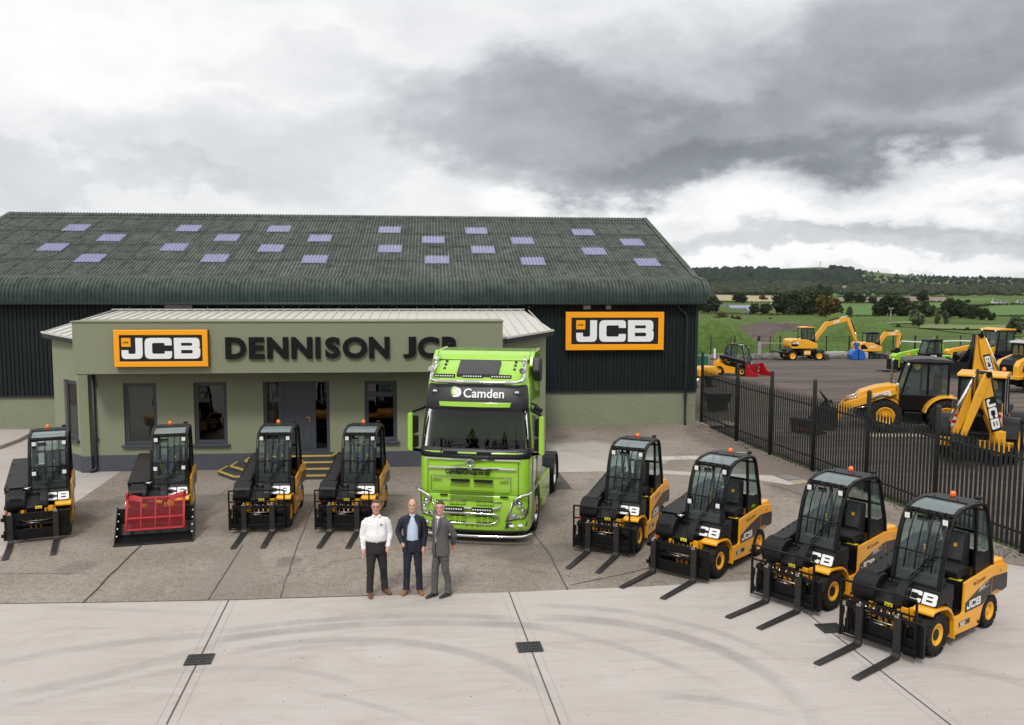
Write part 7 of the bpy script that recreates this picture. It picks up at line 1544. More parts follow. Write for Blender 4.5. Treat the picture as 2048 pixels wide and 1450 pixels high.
def backhoe(label, x, y, z, hd, roof, pose, swing=0, boomw=1.0, group=None, sx=0.0, big=False, wing=None):
    t_ = thing('backhoe_loader', label, 'backhoe loader', (x, y, z), R(hd), group); Y = 'yellow_far'
    for s in (-1, 1):
        wheel(t_, 'bf', s*.92, -1.05, .64, s, .64, .44, .34, 16, .05, style='chev'); wheel(t_, 'br', s*.92, 1.10, .68, s, .68, .46, .36, 16, .05, style='chev')
        b = MB(); P = arc(1.10, .66, .82, 15, 168, 10); b.prism(P+[(q[0], q[1]) for q in arc(1.10, .66, .75, 168, 15, 10)], 'x', s*.58 if s > 0 else -1.15, 1.15 if s > 0 else -.58); b.prism([(.32, .9), (1.9, .9), (1.7, 1.32), (1.3, 1.46), (.9, 1.46), (.5, 1.3)], 'x', s*.62-.02, s*.62+.02); b.build('rear_wing', M[wing or Y], t_, .015)
        b = MB(); P = arc(-1.05, .66, .76, 40, 130, 6); b.prism(P+arc(-1.05, .66, .73, 130, 40, 6), 'x', s*.70 if s > 0 else -1.12, 1.12 if s > 0 else -.70); b.build('front_wing', M['black'], t_)
    b = MB(); b.b2(-.42, .42, -2.0, 1.9, .48, .98); b.b2(-.85, -.45, -.35, .35, .35, .8); b.b2(.45, .85, -.35, .35, .35, .8); b.cyl((-.9, -1.05, .64), (.9, -1.05, .64), .12, None, 10); b.cyl((-.9, 1.1, .68), (.9, 1.1, .68), .14, None, 10); b.build('chassis', M['black'], t_, .02)
    b = MB(); b.prism(rounded([(-.48, .95), (-.48, 1.74), (-.75, 1.80), (-1.3, 1.70), (-1.85, 1.50), (-2.0, 1.35), (-2.0, .9)], .06), 'x', -.42, .42); hd_ = b.build('hood', M[Y], t_, .05, 3)
    for s in (-1, 1):
        decal(t_, jcb_mesh(.21, M['white']), 'lettering', (s*.558, -1.50 if s > 0 else -.72, 1.17 if s > 0 else 1.40), (XZ, R(-17), R(90)) if s > 0 else (XZ, R(17), R(-90)))
    cabbox(t_, -.48, 1.25, .85, 2.72, .68, roof, .32, .08, 1.45, ov=.18)
    b = MB(); b.tube([(-.55, -.62, 1.7), (-.55, -.62, 2.65), (-.55, -.56, 2.75)], .045, 8); b.build('exhaust', M['steel'], t_)
    b = MB(); b.lathe([(.06, 0), (.06, .08), (.03, .11), (.002, .112)], (-.5, -.05, 2.86), 'z', 12); b.build('beacon', M['amber'], t_)
    for s in (-1, 1):
        b = MB(); b.cyl((s*.66, -.20, 2.62), (s*.66, -.27, 2.62), .06, None, 10); b.build('work_lamp', M['lens'], t_); b = MB(); b.cyl((s*.6, -.55, 1.82), (s*.6, -.62, 1.82), .07, None, 10); b.build('headlamp', M['lens'], t_)
        b = MB(); beam(b, [(-.60, 1.55), (-1.5, 1.25), (-2.3, .95), (-2.75, .42)], [.22, .30, .30, .2], s*.50-.05, s*.50+.05); b.build('loader_arm', M[Y], t_, .015); ram(t_, (-.75, 1.0), (-2.1, .85), s*.50, .055); ram(t_, (-.95, 1.72), (-2.45, 1.10), s*.36, .05)
    b = MB(); b.prism([(-2.80, .12), (-2.78, .75), (-2.95, .95), (-3.05, .92), (-2.9, .6), (-2.95, .25), (-3.75, .08), (-3.75, .03), (-2.95, .06)], 'x', -1.15, 1.15); bk = b.build('loader_bucket', M['black'], t_, .01)
    for s in (-1, 1): b = MB(); b.prism([(-2.80, .10), (-2.78, .9), (-3.05, .92), (-3.5, .4), (-3.75, .04)], 'x', s*1.15-.015, s*1.15+.015); b.build('bucket_side', M['black'], bk)
    b = MB(); b.build('spare', M['black'], bk) if False else None
    for x in (-.5, .3): b = MB(); b.prism([(-3.0, 1.0), (-3.3, 1.35), (-3.36, 1.33), (-3.1, .95)], 'x', x-.06, x+.06); b.build('folded_fork', M['black'], bk)
    for s in (-1, 1):
        b = MB(); b.b2(s*.62-.09, s*.62+.09, 1.92, 2.10, .35, 2.0); lg = b.build('stabiliser_leg', M[Y], t_, .02); b = MB(); b.b2(s*.62-.16, s*.62+.16, 1.85, 2.15, .10, .16); b.b2(s*.62-.05, s*.62+.05, 1.96, 2.06, .12, .4); b.build('foot', M['black'], lg)
        b = MB(); b.b2(s*.62-.07, s*.62+.07, 2.101, 2.112, 1.15, 1.70); b.b2(s*.711, s*.72, 1.95, 2.08, 1.15, 1.70); b.build('warning_board', M['chev'], lg); b = MB(); b.b2(s*.62-.08, s*.62+.08, 2.0, 2.12, 1.75, 2.05); b.build('tail_lamp', M['dgrey'], lg, .02)
    b = MB(); b.b2(-1.05, 1.05, 1.80, 2.0, .50, .78); b.build('rear_frame', M[Y], t_, .02)
    # backhoe arm: its own pivot, parts hang on the swing post
    a = R(swing); Rm = Matrix.Rotation(a, 3, 'Z'); piv = Vector((0, 2.05, 0)); shf = Vector((sx, 0, 0))
    def sw(b_): b_.v = [tuple(Rm @ (Vector(v)-piv)+piv+shf) for v in b_.v]; return b_
    base, knee, tip, bk_ = pose
    b = MB(); b.b2(-.16, .16, 2.0, 2.35, .45, 1.15); sw(b).build('swing_post', M[Y], t_, .02)
    b = MB(); mid = ((base[0]+knee[0])/2+.10, (base[1]+knee[1])/2); beam(b, [base, mid, knee], [.20, .42 if big else .48, .22], -.13, .13); bo = sw(b).build('boom', M[Y], t_, .02)
    b = MB(); beam(b, [knee, ((knee[0]*.65+tip[0]*.35), (knee[1]*.65+tip[1]*.35)), tip], [.20, .27 if big else .40, .16], -.26, -.15); beam(b, [knee, ((knee[0]*.65+tip[0]*.35), (knee[1]*.65+tip[1]*.35)), tip], [.20, .27 if big else .40, .16], .15, .26); sw(b).build('dipper', M[Y], t_, .015)
    b = MB(); b.cyl((-.3, *knee), (.3, *knee), .09, None, 12); b.tube([(.0, base[0]+.1, base[1]+.4), (.0, mid[0]+.36, mid[1]), (.0, knee[0]+.2, knee[1]+.15)], .035, 6); b.tube([(.08, base[0]+.1, base[1]+.4), (.08, mid[0]+.44, mid[1]), (.08, knee[0]+.28, knee[1]-.1)], .03, 6); sw(b).build('hoses', M['black'], t_)
    b = MB(); b.cyl((.0, mid[0]-.32, mid[1]-.3), (.0, knee[0]-.2, knee[1]+.05), .065, None, 10); sw(b).build('boom_ram', M['black'], t_); b = MB(); b.cyl((.2, knee[0]+.15, knee[1]-.1), (.2, tip[0]+.2, tip[1]+.4), .05, None, 10); sw(b).build('bucket_ram', M['chrome'], t_)
    b = MB(); y_, z_ = bk_; b.prism([(y_, z_+.25), (y_+.3, z_+.30), (y_+.5, z_+.05), (y_+.40, z_-.25), (y_+.05, z_-.35), (y_-.25, z_-.2), (y_-.2, z_-.16), (y_+.02, z_-.28), (y_+.34, z_-.20), (y_+.42, z_+.04), (y_+.25, z_+.22)], 'x', -.32, .32); [b.prism([(y_, z_+.25), (y_+.3, z_+.30), (y_+.5, z_+.05), (y_+.40, z_-.25), (y_+.05, z_-.35), (y_-.25, z_-.2)], 'x', x-.01, x+.01) for x in (-.32, .32)]; sw(b).build('digging_bucket', M['black'], t_, .01)
    L_ = jcb_mesh(.20, M['white']); tg = Vector((0, tip[0]-knee[0], tip[1]-knee[1])).normalized()
    _kn, _tp = knee, tip
    for s in (-1, 1):
        knee, tip = _kn, _tp; tg = Vector((0, tip[0]-knee[0], tip[1]-knee[1])).normalized()
        me = jcb_mesh(.27 if big else .19, M['white']).copy(); ang = math.atan2(-tg.z, -tg.y) if s > 0 else math.atan2(-tg.z, tg.y); up_ = math.atan2(tg.z, tg.y)
        # write the letters along the dipper plate
        if big: knee, tip = base, knee; tg = Vector((0, tip[0]-knee[0], tip[1]-knee[1])).normalized()
        d = -tg; p0 = Vector((s*(.136 if big else .264), knee[0]*.30+tip[0]*.70, knee[1]*.30+tip[1]*.70)); nn = Vector((0, -d.z, d.y))*(1 if s > 0 else -1)
        if s < 0: d = tg; p0 = Vector((s*(.136 if big else .264), knee[0]*.85+tip[0]*.15, knee[1]*.85+tip[1]*.15)); nn = Vector((0, d.z, -d.y))
        if big: p0 = p0+d*.98+nn*.08; d = -d; nn = -nn
        for v in me.vertices: c_ = v.co.copy(); v.co = Rm @ (p0+d*c_.x+nn*(c_.y-.09)-piv)+piv+shf
        o_ = place('lettering', me, t_); bb = MB(); bb.add([p0+d*a1+nn*c1-Vector((s*.002, 0, 0)) for a1, c1 in (((-.05, -.13), (1.06, -.13), (1.06, .22), (-.05, .22)) if big else ((-.05, -.12), (.76, -.12), (.76, .13), (-.05, .13)))], [(0, 1, 2, 3)]); sw(bb).build('decal_panel', M['blackdecal'], t_)
    return t_
m_, t, p, pos = gmat('red_white_chevrons'); sp = t.n('ShaderNodeSeparateXYZ', i_0=pos)
f = t.m('GREATER_THAN', t.m('FRACT', t.m('DIVIDE', t.m('ADD', sp.outputs[2], t.m('ADD', sp.outputs[0], sp.outputs[1])), .22)), .5); t.put(p.inputs['Base Color'], t.mix(f, (.7, .7, .7, 1), (.5, .01, .015, 1))); M['chev'] = m_
GB = 'yellow backhoe loaders behind the palisade fence'
g = at(1818, 866); backhoe('yellow backhoe loader with a black roof, side on behind the palisade fence', g.x+.42, g.y+.75, 0.01, -110, 'dgrey', ((2.2, 1.0), (2.35, 3.75), (2.95, 1.7), (2.75, 1.2)), 0, group=GB)
g = PX_ = at(1990, 945); backhoe('yellow backhoe loader with a yellow roof, seen from behind with its digger arm folded', 18.5, 27.6, 0.01, 140, 'yellow_far', ((2.2, .95), (2.75, 2.95), (3.45, 1.05), (3.1, .75)), -50, group=GB, sx=-.72, big=True, wing='black')

def excavator(label, x, y, z, hd, kind, arm, sc=1.0, grab=None, group='yellow excavators at the far side of the gravel yard'):
    t_ = thing('wheeled_excavator' if kind == 'wheels' else 'tracked_excavator', label, 'excavator', (x, y, z), R(hd), group, sc); Y = 'yellow_far'; zb = 1.25 if kind == 'wheels' else .85
    if kind == 'wheels':
        for s in (-1, 1):
            for yy_ in (-1.4, 1.4): wheel(t_, 'we', s*1.0, yy_, .52, s, .52, .45, .30, 14, .03)
            b = MB(); [b.prism(arc(yc_, .55, .66, 30, 150, 6)+arc(yc_, .55, .61, 150, 30, 6), 'x', s*.75 if s > 0 else -1.25, 1.25 if s > 0 else -.75) for yc_ in (-1.4, 1.4)]; b.build('mudguard', M['black'], t_)
            b = MB(); b.b2(s*1.02-.2, s*1.02+.2, -.62, .62, .55, 1.12); b.build('step_box', M['black'], t_, .02); b = MB(); b.b2(s*1.22-.01, s*1.22+.01, -.45, .25, .62, 1.08); b.build('decal_panel', M['yellow_far'], t_); decal(t_, jcb_mesh(.17, M['white']), 'lettering', (s*1.235, -.4 if s > 0 else .22, .80), SIDE if s > 0 else SIDEM)
        b = MB(); b.b2(-.5, .5, -1.7, 1.7, .45, .95); b.cyl((0, 0, .9), (0, 0, 1.25), .5, None, 18); b.build('chassis', M['black'], t_, .03)
        b = MB(); b.prism([(-2.05, .10), (-2.5, .12), (-2.42, .5), (-2.1, .75), (-1.9, .7), (-1.9, .5)], 'x', -1.2, 1.2); b.build('dozer_blade', M['dgrey'], t_, .02); b = MB(); b.prism([(1.9, .6), (2.9, .85), (2.9, .98), (1.9, .9)], 'x', -1.1, 1.1); b.build('rear_stabiliser', M['black'], t_, .02)
    else:
        for s in (-1, 1):
            b = MB(); b.prism(rounded([(-1.45, .05), (1.45, .05), (1.55, .35), (1.35, .62), (-1.35, .62), (-1.55, .35)], .22, 6), 'x', s*.95-.22, s*.95+.22); tk = b.build('track', M['tyre'], t_, .01)
            b = MB(); [b.cyl((s*(.95+.23)-.01, y_, .3), (s*(.95+.23)+.01, y_, .3), .14 if abs(y_) < 1 else .22, None, 12) for y_ in (-1.2, -.6, 0, .6, 1.2)]; b.build('rollers', M['dgrey'], tk)
        b = MB(); b.b2(-.75, .75, -.7, .7, .25, .7); b.cyl((0, 0, .6), (0, 0, .85), .5, None, 18); b.build('chassis', M['black'], t_); b = MB(); b.prism([(-1.7, .08), (-2.0, .1), (-1.95, .5), (-1.75, .5)], 'x', -1.1, 1.1); b.build('dozer_blade', M['dgrey'], t_)
    L_ = 1.5 if kind == 'wheels' else 1.1
    b = MB(); b.prism(rounded([(-1.25, zb), (L_, zb), (L_+.18, zb+.3), (L_+.12, zb+.85), (L_-.15, zb+1.0), (-.2, zb+.95), (-1.25, zb+.5)], .12), 'x', -1.1, 1.1); bd = b.build('body', M[Y], t_, .08, 3)
    for s in (-1, 1):
        b = MB(); b.prism(rounded([(L_+.05, zb+.25), (L_+.05, zb+.7), (L_-.35, zb+.78), (L_-.75, zb+.35), (L_-.6, zb+.25)], .05), 'x', s*1.1-.003, s*1.1+.006); b.build('vent_panel', M['black'], bd)
        if kind != 'wheels' : decal(bd, jcb_mesh(.22, M['white']), 'lettering', (s*1.112, -.55 if s > 0 else .3, zb+.42), SIDE if s > 0 else SIDEM)
        else: decal(bd, jcb_mesh(.2, M['white']), 'lettering', (s*1.112, .75 if s > 0 else 1.5, zb+.50), SIDE if s > 0 else SIDEM)
    c_ = cabbox(t_, -1.0, .55, zb+.30, zb+2.15 if kind == 'wheels' else zb+1.95, .50, Y if kind == 'wheels' else 'black', .2, .07, zb+.95)
    c_.location.x = -.55
    b = MB(); beam(b, arm[:3], [.40, .48, .42], -.16, .16); b.build('boom', M[Y], t_, .02); b = MB(); beam(b, arm[2:4], [.42, .24], -.13, .13); b.build('dipper', M[Y], t_, .02)
    a0, a1, a2, a3 = [Vector((0, *q)) for q in arm[:4]]; q = a1.lerp(a2, .1)+Vector((0, 0, .30)); r_ = a2+Vector((0, .05 if a2.y > a1.y else -.05, .32)); ram(t_, (q.y, q.z), (r_.y, r_.z), 0, .07); ram(t_, (-.9, zb+.2), ((a0.y+a1.y*2)/3, (a0.z+a1.z*2)/3-.1), .22, .07); q = a2.lerp(a3, .1); r_ = a2.lerp(a3, .92); sg = -1 if a3.y < a2.y else 1; ram(t_, (q.y-.30, q.z+.1), (r_.y-.28, r_.z), 0, .055)
    mid = a1.lerp(a2, .45); me = jcb_mesh(.20, M['white'])
    for s in (-1, 1): 
        d = (a2-a1).normalized(); 
        if s > 0: d = -d
        m2 = me.copy(); p0 = mid-d*.39+Vector((s*.168, 0, 0)); nn = Vector((0, d.z, -d.y)) if s < 0 else Vector((0, -d.z, d.y))
        for v in m2.vertices: c = v.co.copy(); v.co = p0+d*c.x+nn*(c.y-.1)
        place('lettering', m2, t_)
    if grab: 
        y_, z_ = arm[3]; b = MB(); b.b2(-.22, .22, y_-.25, y_+.25, z_-.35, z_+.05); b.cyl((0, y_, z_-.6), (0, y_, z_-.3), .16, None, 12); gh = b.build('rotator', M['blue'], t_, .02)
        for s in (-1, 1): b = MB(); b.prism(rounded([(y_+s*.05, z_-.55), (y_+s*.55, z_-.75), (y_+s*.78, z_-1.2), (y_+s*.68, z_-1.68), (y_+s*.04, z_-1.70)], .12), 'x', -.55, .55); b.build('clamshell', M['blue'], gh, .04)
    else: y_, z_ = arm[3]; b = MB(); b.prism([(y_-.1, z_+.1), (y_+.25, z_+.1), (y_+.55, z_-.2), (y_+.45, z_-.55), (y_, z_-.65), (y_-.3, z_-.45)], 'x', -.35, .35); b.build('digging_bucket', M['black'], t_, .02)
    return t_
g = ground(1607, 88); excavator('yellow wheeled excavator with its boom reaching right over a blue grab', g.x, g.y, zt(g.x, g.y)+.01, 88, 'wheels', [(-1.0, 1.75), (-2.5, 3.75), (-4.75, 4.30), (-5.85, 1.75)], 1.0, True)
g = ground(1737, 91); excavator('smaller tracked excavator with a black roofed cab and a drooping arm', g.x, g.y, zt(g.x, g.y)+.01, 88, 'tracks', [(-1.0, 1.2), (-2.0, 2.7), (-3.6, 2.75), (-3.4, 1.1)], 1.0)

def wheel_loader():
    g = ground(1990, 57); t_ = thing('wheel_loader', 'large yellow wheel loader with a black boom lettered JCB, beyond the two backhoes', 'wheel loader', (g.x, g.y, zt(g.x, g.y)+.01), R(-76)); Y = 'yellow_far'
    for s in (-1, 1):
        for y_ in (-1.0, 1.9): wheel(t_, 'wl', s*1.0, y_, .75, s, .75, .55, .36, 16, .05, style='chev')
    b = MB(); b.b2(-.6, .6, -1.6, 2.9, .55, 1.25); b.build('chassis', M['black'], t_, .03); b = MB(); b.prism(rounded([(1.05, 1.1), (1.05, 2.15), (3.2, 2.0), (3.4, 1.0)], .12), 'x', -.8, .8); b.build('hood', M[Y], t_, .05, 3)
    b = MB(); b.prism([(-.7, 1.0), (-.8, 2.1), (-.3, 2.15), (-.2, 1.0)], 'x', -.6, .6); b.build('front_frame', M[Y], t_, .02)
    cabbox(t_, -.45, 1.15, 1.25, 3.25, .75, Y, .18, .09, 1.85, ov=.14)
    for s in (-1, 1):
        b = MB(); beam(b, [(-.35, 2.1), (-1.5, 1.75), (-2.4, .9), (-2.8, .35)], [.3, .55, .5, .3], s*.42-.05, s*.42+.05); b.build('loader_arm', M['black'], t_, .015)
        if s > 0: me = jcb_mesh(.30, M['white']).copy(); d = Vector((0, .80, .60)); p0 = Vector((.475, -2.15, 1.05)); nn = Vector((0, -.6, .8)); [setattr(v, 'co', p0+d*v.co.x+nn*(v.co.y-.12)) for v in me.vertices]; place('lettering', me, t_)
        b = MB(); b.prism(arc(-1.0, .78, .92, 50, 140, 6)+arc(-1.0, .78, .86, 140, 50, 6), 'x', .7 if s > 0 else -1.3, 1.3 if s > 0 else -.7); b.build('mudguard', M['black'], t_)
    b = MB(); b.prism([(-2.8, .1), (-2.75, .95), (-3.0, 1.15), (-3.05, .4), (-3.8, .08)], 'x', -1.3, 1.3); b.build('loader_bucket', M['black'], t_, .02); ram(t_, (-.4, 1.0), (-1.7, 1.6), 0, .08)
    # tracked tidy lamps
    b = MB(); [b.ball((s*.55, -.40, 3.2), .07, 8, 0, 6) for s in (-1, 1)]; b.build('work_lamps', M['lens'], t_)
wheel_loader()
def telehandler(label, px, D, hd, col, hood=False, name='telehandler', group=None, dx=0):
    g = ground(px, D); t_ = thing(name, label, 'telehandler', (g.x, g.y, zt(g.x, g.y)+.01), R(hd), group)
    for s in (-1, 1):
        for y_ in (-1.35, 1.35): wheel(t_, 'th', s*.95, y_, .60, s, .60, .42, .31, 16, .045, style='chev', rimmat='rim')
    b = MB(); b.b2(-.55, .55, -1.9, 1.9, .45, .95); b.build('chassis', M['black'], t_, .03)
    if hood:
        b = MB(); b.prism(rounded([(-.55, .85), (-.55, 2.0), (-1.9, 1.75), (-2.15, 1.5), (-2.2, .9)], .08), 'x', -.62, .62); hd_ = b.build('hood', M[col], t_, .06, 3); b = MB(); b.prism([(-2.225, 1.0), (-2.17, 1.53), (-1.9, 1.79), (-.8, 2.0), (-.8, 1.97), (-1.9, 1.76), (-2.15, 1.5), (-2.20, 1.0)], 'x', -.36, .36); b.build('grille', M['black'], hd_)
        for s in (-1, 1): b = MB(); b.prism([(-1.75, 1.15), (-.6, 1.15), (-.6, 1.78), (-1.6, 1.52)], 'x', s*.62-.003, s*.62+.006); b.build('vent_panel', M['blackdecal'], hd_); decal(hd_, jcb_mesh(.20, M['white']), 'lettering', (s*.6295, -1.5 if s > 0 else -.7, 1.22), SIDE if s > 0 else SIDEM)
        b = MB(); b.b2(-.75, .75, -2.35, -.6, .78, .98); b.build('front_frame', M[col], t_, .03); cabbox(t_, -.55, .9, .9, 2.62, .68, 'galv', .1, .08, 1.45, ov=.2)
        for s in (-1, 1): b = MB(); b.prism(arc(1.35, .62, .78, 20, 160, 8)+arc(1.35, .62, .72, 160, 20, 8), 'x', .62 if s > 0 else -1.15, 1.15 if s > 0 else -.62); b.build('mudguard', M['black'], t_)
    else:
        b = MB(); b.prism(rounded([(-1.4, .8), (-1.4, 1.15), (-.3, 1.25), (-.3, .8)], .05), 'x', .45, 1.0); b.b2(-1.0, -.35, -.6, 1.5, .75, 1.25); b.b2(.4, 1.0, 1.0, 1.9, .75, 1.3); b.build('body', M[col], t_, .04)
        cb = cabbox(t_, -.55, .95, .95, 2.40, .42, col if col != 'greenflat' else 'black', .35, .07, 1.45); cb.location.x = .55
        b = MB(); beam(b, [(1.9, 1.9), (-1.9, 1.30), (-2.3, 1.1)], [.36, .34, .3], -.33, .0); bm_ = b.build('boom', M[col], t_, .02); b = MB(); b.prism([(-2.2, .35), (-2.6, .4), (-2.6, 1.25), (-2.3, 1.45), (-2.1, 1.2)], 'x', -.5, .2); b.build('boom_head', M[col], bm_, .02)
        b = MB(); b.b2(-.62, .62, -2.72, -2.64, .2, 1.0); b.b2(-.4, -.3, -3.8, -2.65, .08, .14); b.b2(.3, .4, -3.8, -2.65, .08, .14); b.build('fork_carriage', M['black'], t_)
        b = MB(); b.b2(1.001, 1.012, -1.2, -.4, .85, 1.12); b.build('info_panel', M['teal'], t_); decal(cb, jcb_mesh(.18, M['white']), 'lettering', (.43, -.2, 1.15), SIDE)
        b = MB(); b.lathe([(.06, 0), (.06, .08), (.002, .11)], (.5, .5, 2.56), 'z', 10); b.build('beacon', M['amber'], t_)
    return t_
M['teal'] = mat('teal_board', (.03, .16, .15), .5)
telehandler('lime green telehandler with a black cab parked beyond the black-roofed backhoe', 1850, 64, -80, 'greenflat'); telehandler('yellow loader with a black striped hood and white JCB letters at the right edge', 2062, 45, -62, 'yellow_far', True, name='hooded_loader')
telehandler('small yellow telehandler far away beyond the wheel loader', 1950, 76, -85, 'yellow_far'); telehandler('far yellow telehandler cut by the right edge behind the wheel loader', 2052, 72, -75, 'yellow_far')
# yellow site plant and tank near the shed corner
g = ground(1412, 50); t_ = thing('compact_roller', 'small yellow machine with a black base, half hidden by the shed corner and the fence', 'roller', (g.x, g.y, zt(g.x, g.y)), R(-70))
b = MB(); b.prism(rounded([(-.7, .65), (.7, .65), (.7, 1.05), (.5, 1.22), (-.5, 1.22), (-.7, 1.05)], .1), 'x', -.45, .45); b.build('hood', M['yellow_far'], t_, .05, 3); b = MB(); b.b2(-.4, .4, -.65, .65, .25, .65); b.build('frame', M['black'], t_, .02)
for y_ in (-.55, .55): b = MB(); b.cyl((-.45, y_, .3), (.45, y_, .3), .3, None, 24); b.build('drum', M['steel'], t_)
g = ground(1408, 53); t_ = thing('green_canister', 'small green container standing behind the yellow roller by the shed corner', 'container', (g.x, g.y, zt(g.x, g.y))); M['cangreen'] = mat('dark_green_plastic', (.01, .14, .06), .4); b = MB(); b.prism(rounded([(-.3, -.25), (.3, -.25), (.3, .25), (-.3, .25)], .08), 'z', 0, 1.75); b.build('body', M['cangreen'], t_, .05); b = MB(); b.cyl((0, 0, 1.75), (0, 0, 1.85), .08, None, 10); b.build('cap', M['black'], t_)
g = at(1434, 822); t_ = thing('black_skip', 'black steel bucket-like skip standing behind the fence near the shed corner', 'skip', (g.x, g.y, 0), scale=.72); b = MB(); b.prism([(-.6, .55), (.6, .55), (.75, 1.15), (-.75, 1.15)], 'x', -.55, .55); b.v = [(y, x, z) for x, y, z in b.v]; b.build('bin', M['black'], t_, .02)
b = MB(); [b.b2(-.55, .55, y-.05, y+.05, .10, .55) for y in (-.35, .35)]; b.b2(-.1, .1, -.35, .35, .45, .55); b.build('stand', M['black'], t_, .01)
g = at(1437, 853); t_ = thing('timber_pallet', 'pale wooden pallet lying on the gravel behind the first bay of the palisade fence', 'pallet', (g.x, g.y, .0), .1); M['timber'] = mat('pale_timber', (.42, .36, .28), .85, var=.25)
b = MB(); [b.b2(-.65, .65, -.45+k*.155, -.34+k*.155, .10, .125) for k in range(6)]; b.build('boards', M['timber'], t_); b = MB(); [b.b2(x-.05, x+.05, -.45, .45, 0, .10) for x in (-.58, 0, .58)]; b.build('bearers', M['timber'], t_)
g = ground(1624, 32.0); t_ = thing('bucket_attachment', 'dark open bucket with red marks lying behind the fence beside the black-roofed backhoe', 'bucket', (g.x, g.y, 0), R(-60), scale=.62); b = MB(); b.prism([(-.5, .05), (-.55, .9), (-.35, 1.0), (-.2, .4), (.7, .1), (.7, .03)], 'x', -.9, .9); b.build('shell', M['black'], t_, .02)
b = MB(); [b.box((x, -.56, .3), (.12, .03, .12)) for x in (-.4, 0, .4)]; b.build('reflectors', M['red'], t_)
# pale boards on the gravel under the backhoe
b = MB()
for k in range(6): q = at(1745+k*19, 873-k*.0, 0.0); b.box((q.x, q.y, .04), (.30, .5, .05))
tag(b.build('timber_boards', M['timber']), 'row of pale boards lying on the gravel under the black-roofed backhoe', 'boards')

# ================================================================ PEOPLE
def remesh(mb, name, mt, parent, vox=.01, smooth=4, fold=0.0):
    o = mb.build(name, mt, None, recalc=True); r_ = o.modifiers.new('r', 'REMESH'); r_.mode = 'VOXEL'; r_.voxel_size = vox; r_.use_smooth_shade = True
    s_ = o.modifiers.new('s', 'SMOOTH'); s_.iterations = smooth; s_.factor = .5
    dg = bpy.context.evaluated_depsgraph_get(); me = bpy.data.meshes.new_from_object(o.evaluated_get(dg), depsgraph=dg); bpy.data.objects.remove(o)
    me.materials.clear(); me.materials.append(mt); me.polygons.foreach_set('use_smooth', [True]*len(me.polygons)); me.name = name
    if fold:
        nn_ = [(v.co.copy(), v.normal.copy()) for v in me.vertices]
        for v, (c, nv) in zip(me.vertices, nn_):
            q = Vector((c.x*7, c.y*7, c.z*17+c.x*9)); f = 1-2*abs(pnoise(q)); g_ = 1-2*abs(pnoise(Vector((c.x*16+3, c.y*12, c.z*6)))); v.co = c+nv*fold*(f*.9+g_*.5-.9)
    o = bpy.data.objects.new(name, me); COL.objects.link(o); o.parent = parent; return o
def ell(cx_, cy_, cz, rx, ry, n=20, pw=2.0, tilt=0):
    out = []
    for k in range(n):
        a = 2*math.pi*k/n; c_, s_ = math.cos(a), math.sin(a); x = rx*math.copysign(abs(c_)**(2/pw), c_); y = ry*math.copysign(abs(s_)**(2/pw), s_); out.append(Vector((cx_+x, cy_+y, cz+tilt*y)))
    return out
def hand(b, w, d, side, curl=.5):
    """palm and five fingers: w wrist, d direction down the hand, side = +1/-1 thumb side in y"""
    w = Vector(w); d = Vector(d).normalized(); fw = Vector((0, -1, 0)); sd = d.cross(fw).normalized(); 
    b.tube([w-d*.03, w, w+d*.04, w+d*.09], [.026, .028, .036, .034], 10)
    inn = sd*side
    for k, (L_, o_) in enumerate(((.066, -.026), (.076, -.009), (.071, .009), (.056, .025))):
        p0 = w+d*.085-fw*o_*-1; p0 = w+d*.085+fw*(-o_)
        p1 = p0+d*L_*.45+inn*.006*(k+1)*curl; p2 = p1+d*L_*.35+inn*.020*curl*1.5; p3 = p2+d*L_*.22+inn*.028*curl*1.5; b.tube([p0, p1, p2, p3], [.0095, .009, .008, .006], 7)
    b.tube([w+d*.02+fw*.02, w+d*.055+fw*.045+inn*.008, w+d*.09+fw*.05+inn*.016], [.012, .011, .008], 7)
def head(b, c, turn=0.0, bald=False):
    """head shape about its centre c; returns a frame function"""
    c = Vector(c); Rm = Matrix.Rotation(turn, 3, 'Z'); F_ = lambda x, y, z: c+Rm @ Vector((x, y, z))
    prof = [(-.118, .030, .035, -.040), (-.108, .048, .055, -.030), (-.085, .060, .075, -.015), (-.05, .068, .088, -.004), (-.01, .073, .094, .0), (.03, .076, .098, .004), (.06, .073, .094, .008), (.09, .060, .078, .010), (.108, .040, .054, .010), (.116, .018, .024, .010)]
    b.loft([[F_(rx*math.cos(2*math.pi*k/20), oy+ry*math.sin(2*math.pi*k/20), z) for k in range(20)] for z, rx, ry, oy in prof])
    b.tube([F_(0, -.086, .018), F_(0, -.098, -.005), F_(0, -.108, -.024), F_(0, -.092, -.034)], [.008, .010, .014, .009], 8)
    b.tube([F_(-.05, -.080, .030), F_(-.02, -.090, .034), F_(.02, -.090, .034), F_(.05, -.080, .030)], .007, 6); b.ball(F_(0, -.075, -.098), (.022, .018, .016), 8)
    for s in (-1, 1): b.ball(F_(s*.078, .012, -.008), (.010, .018, .030), 8, 0, 6); b.ball(F_(s*.045, -.062, -.02), (.022, .016, .016), 8)
    b.tube([F_(0, .015, -.06), F_(0, .025, -.13), Vector((c.x*.2, .02, c.z-.21))], [.054, .056, .066], 14); return F_
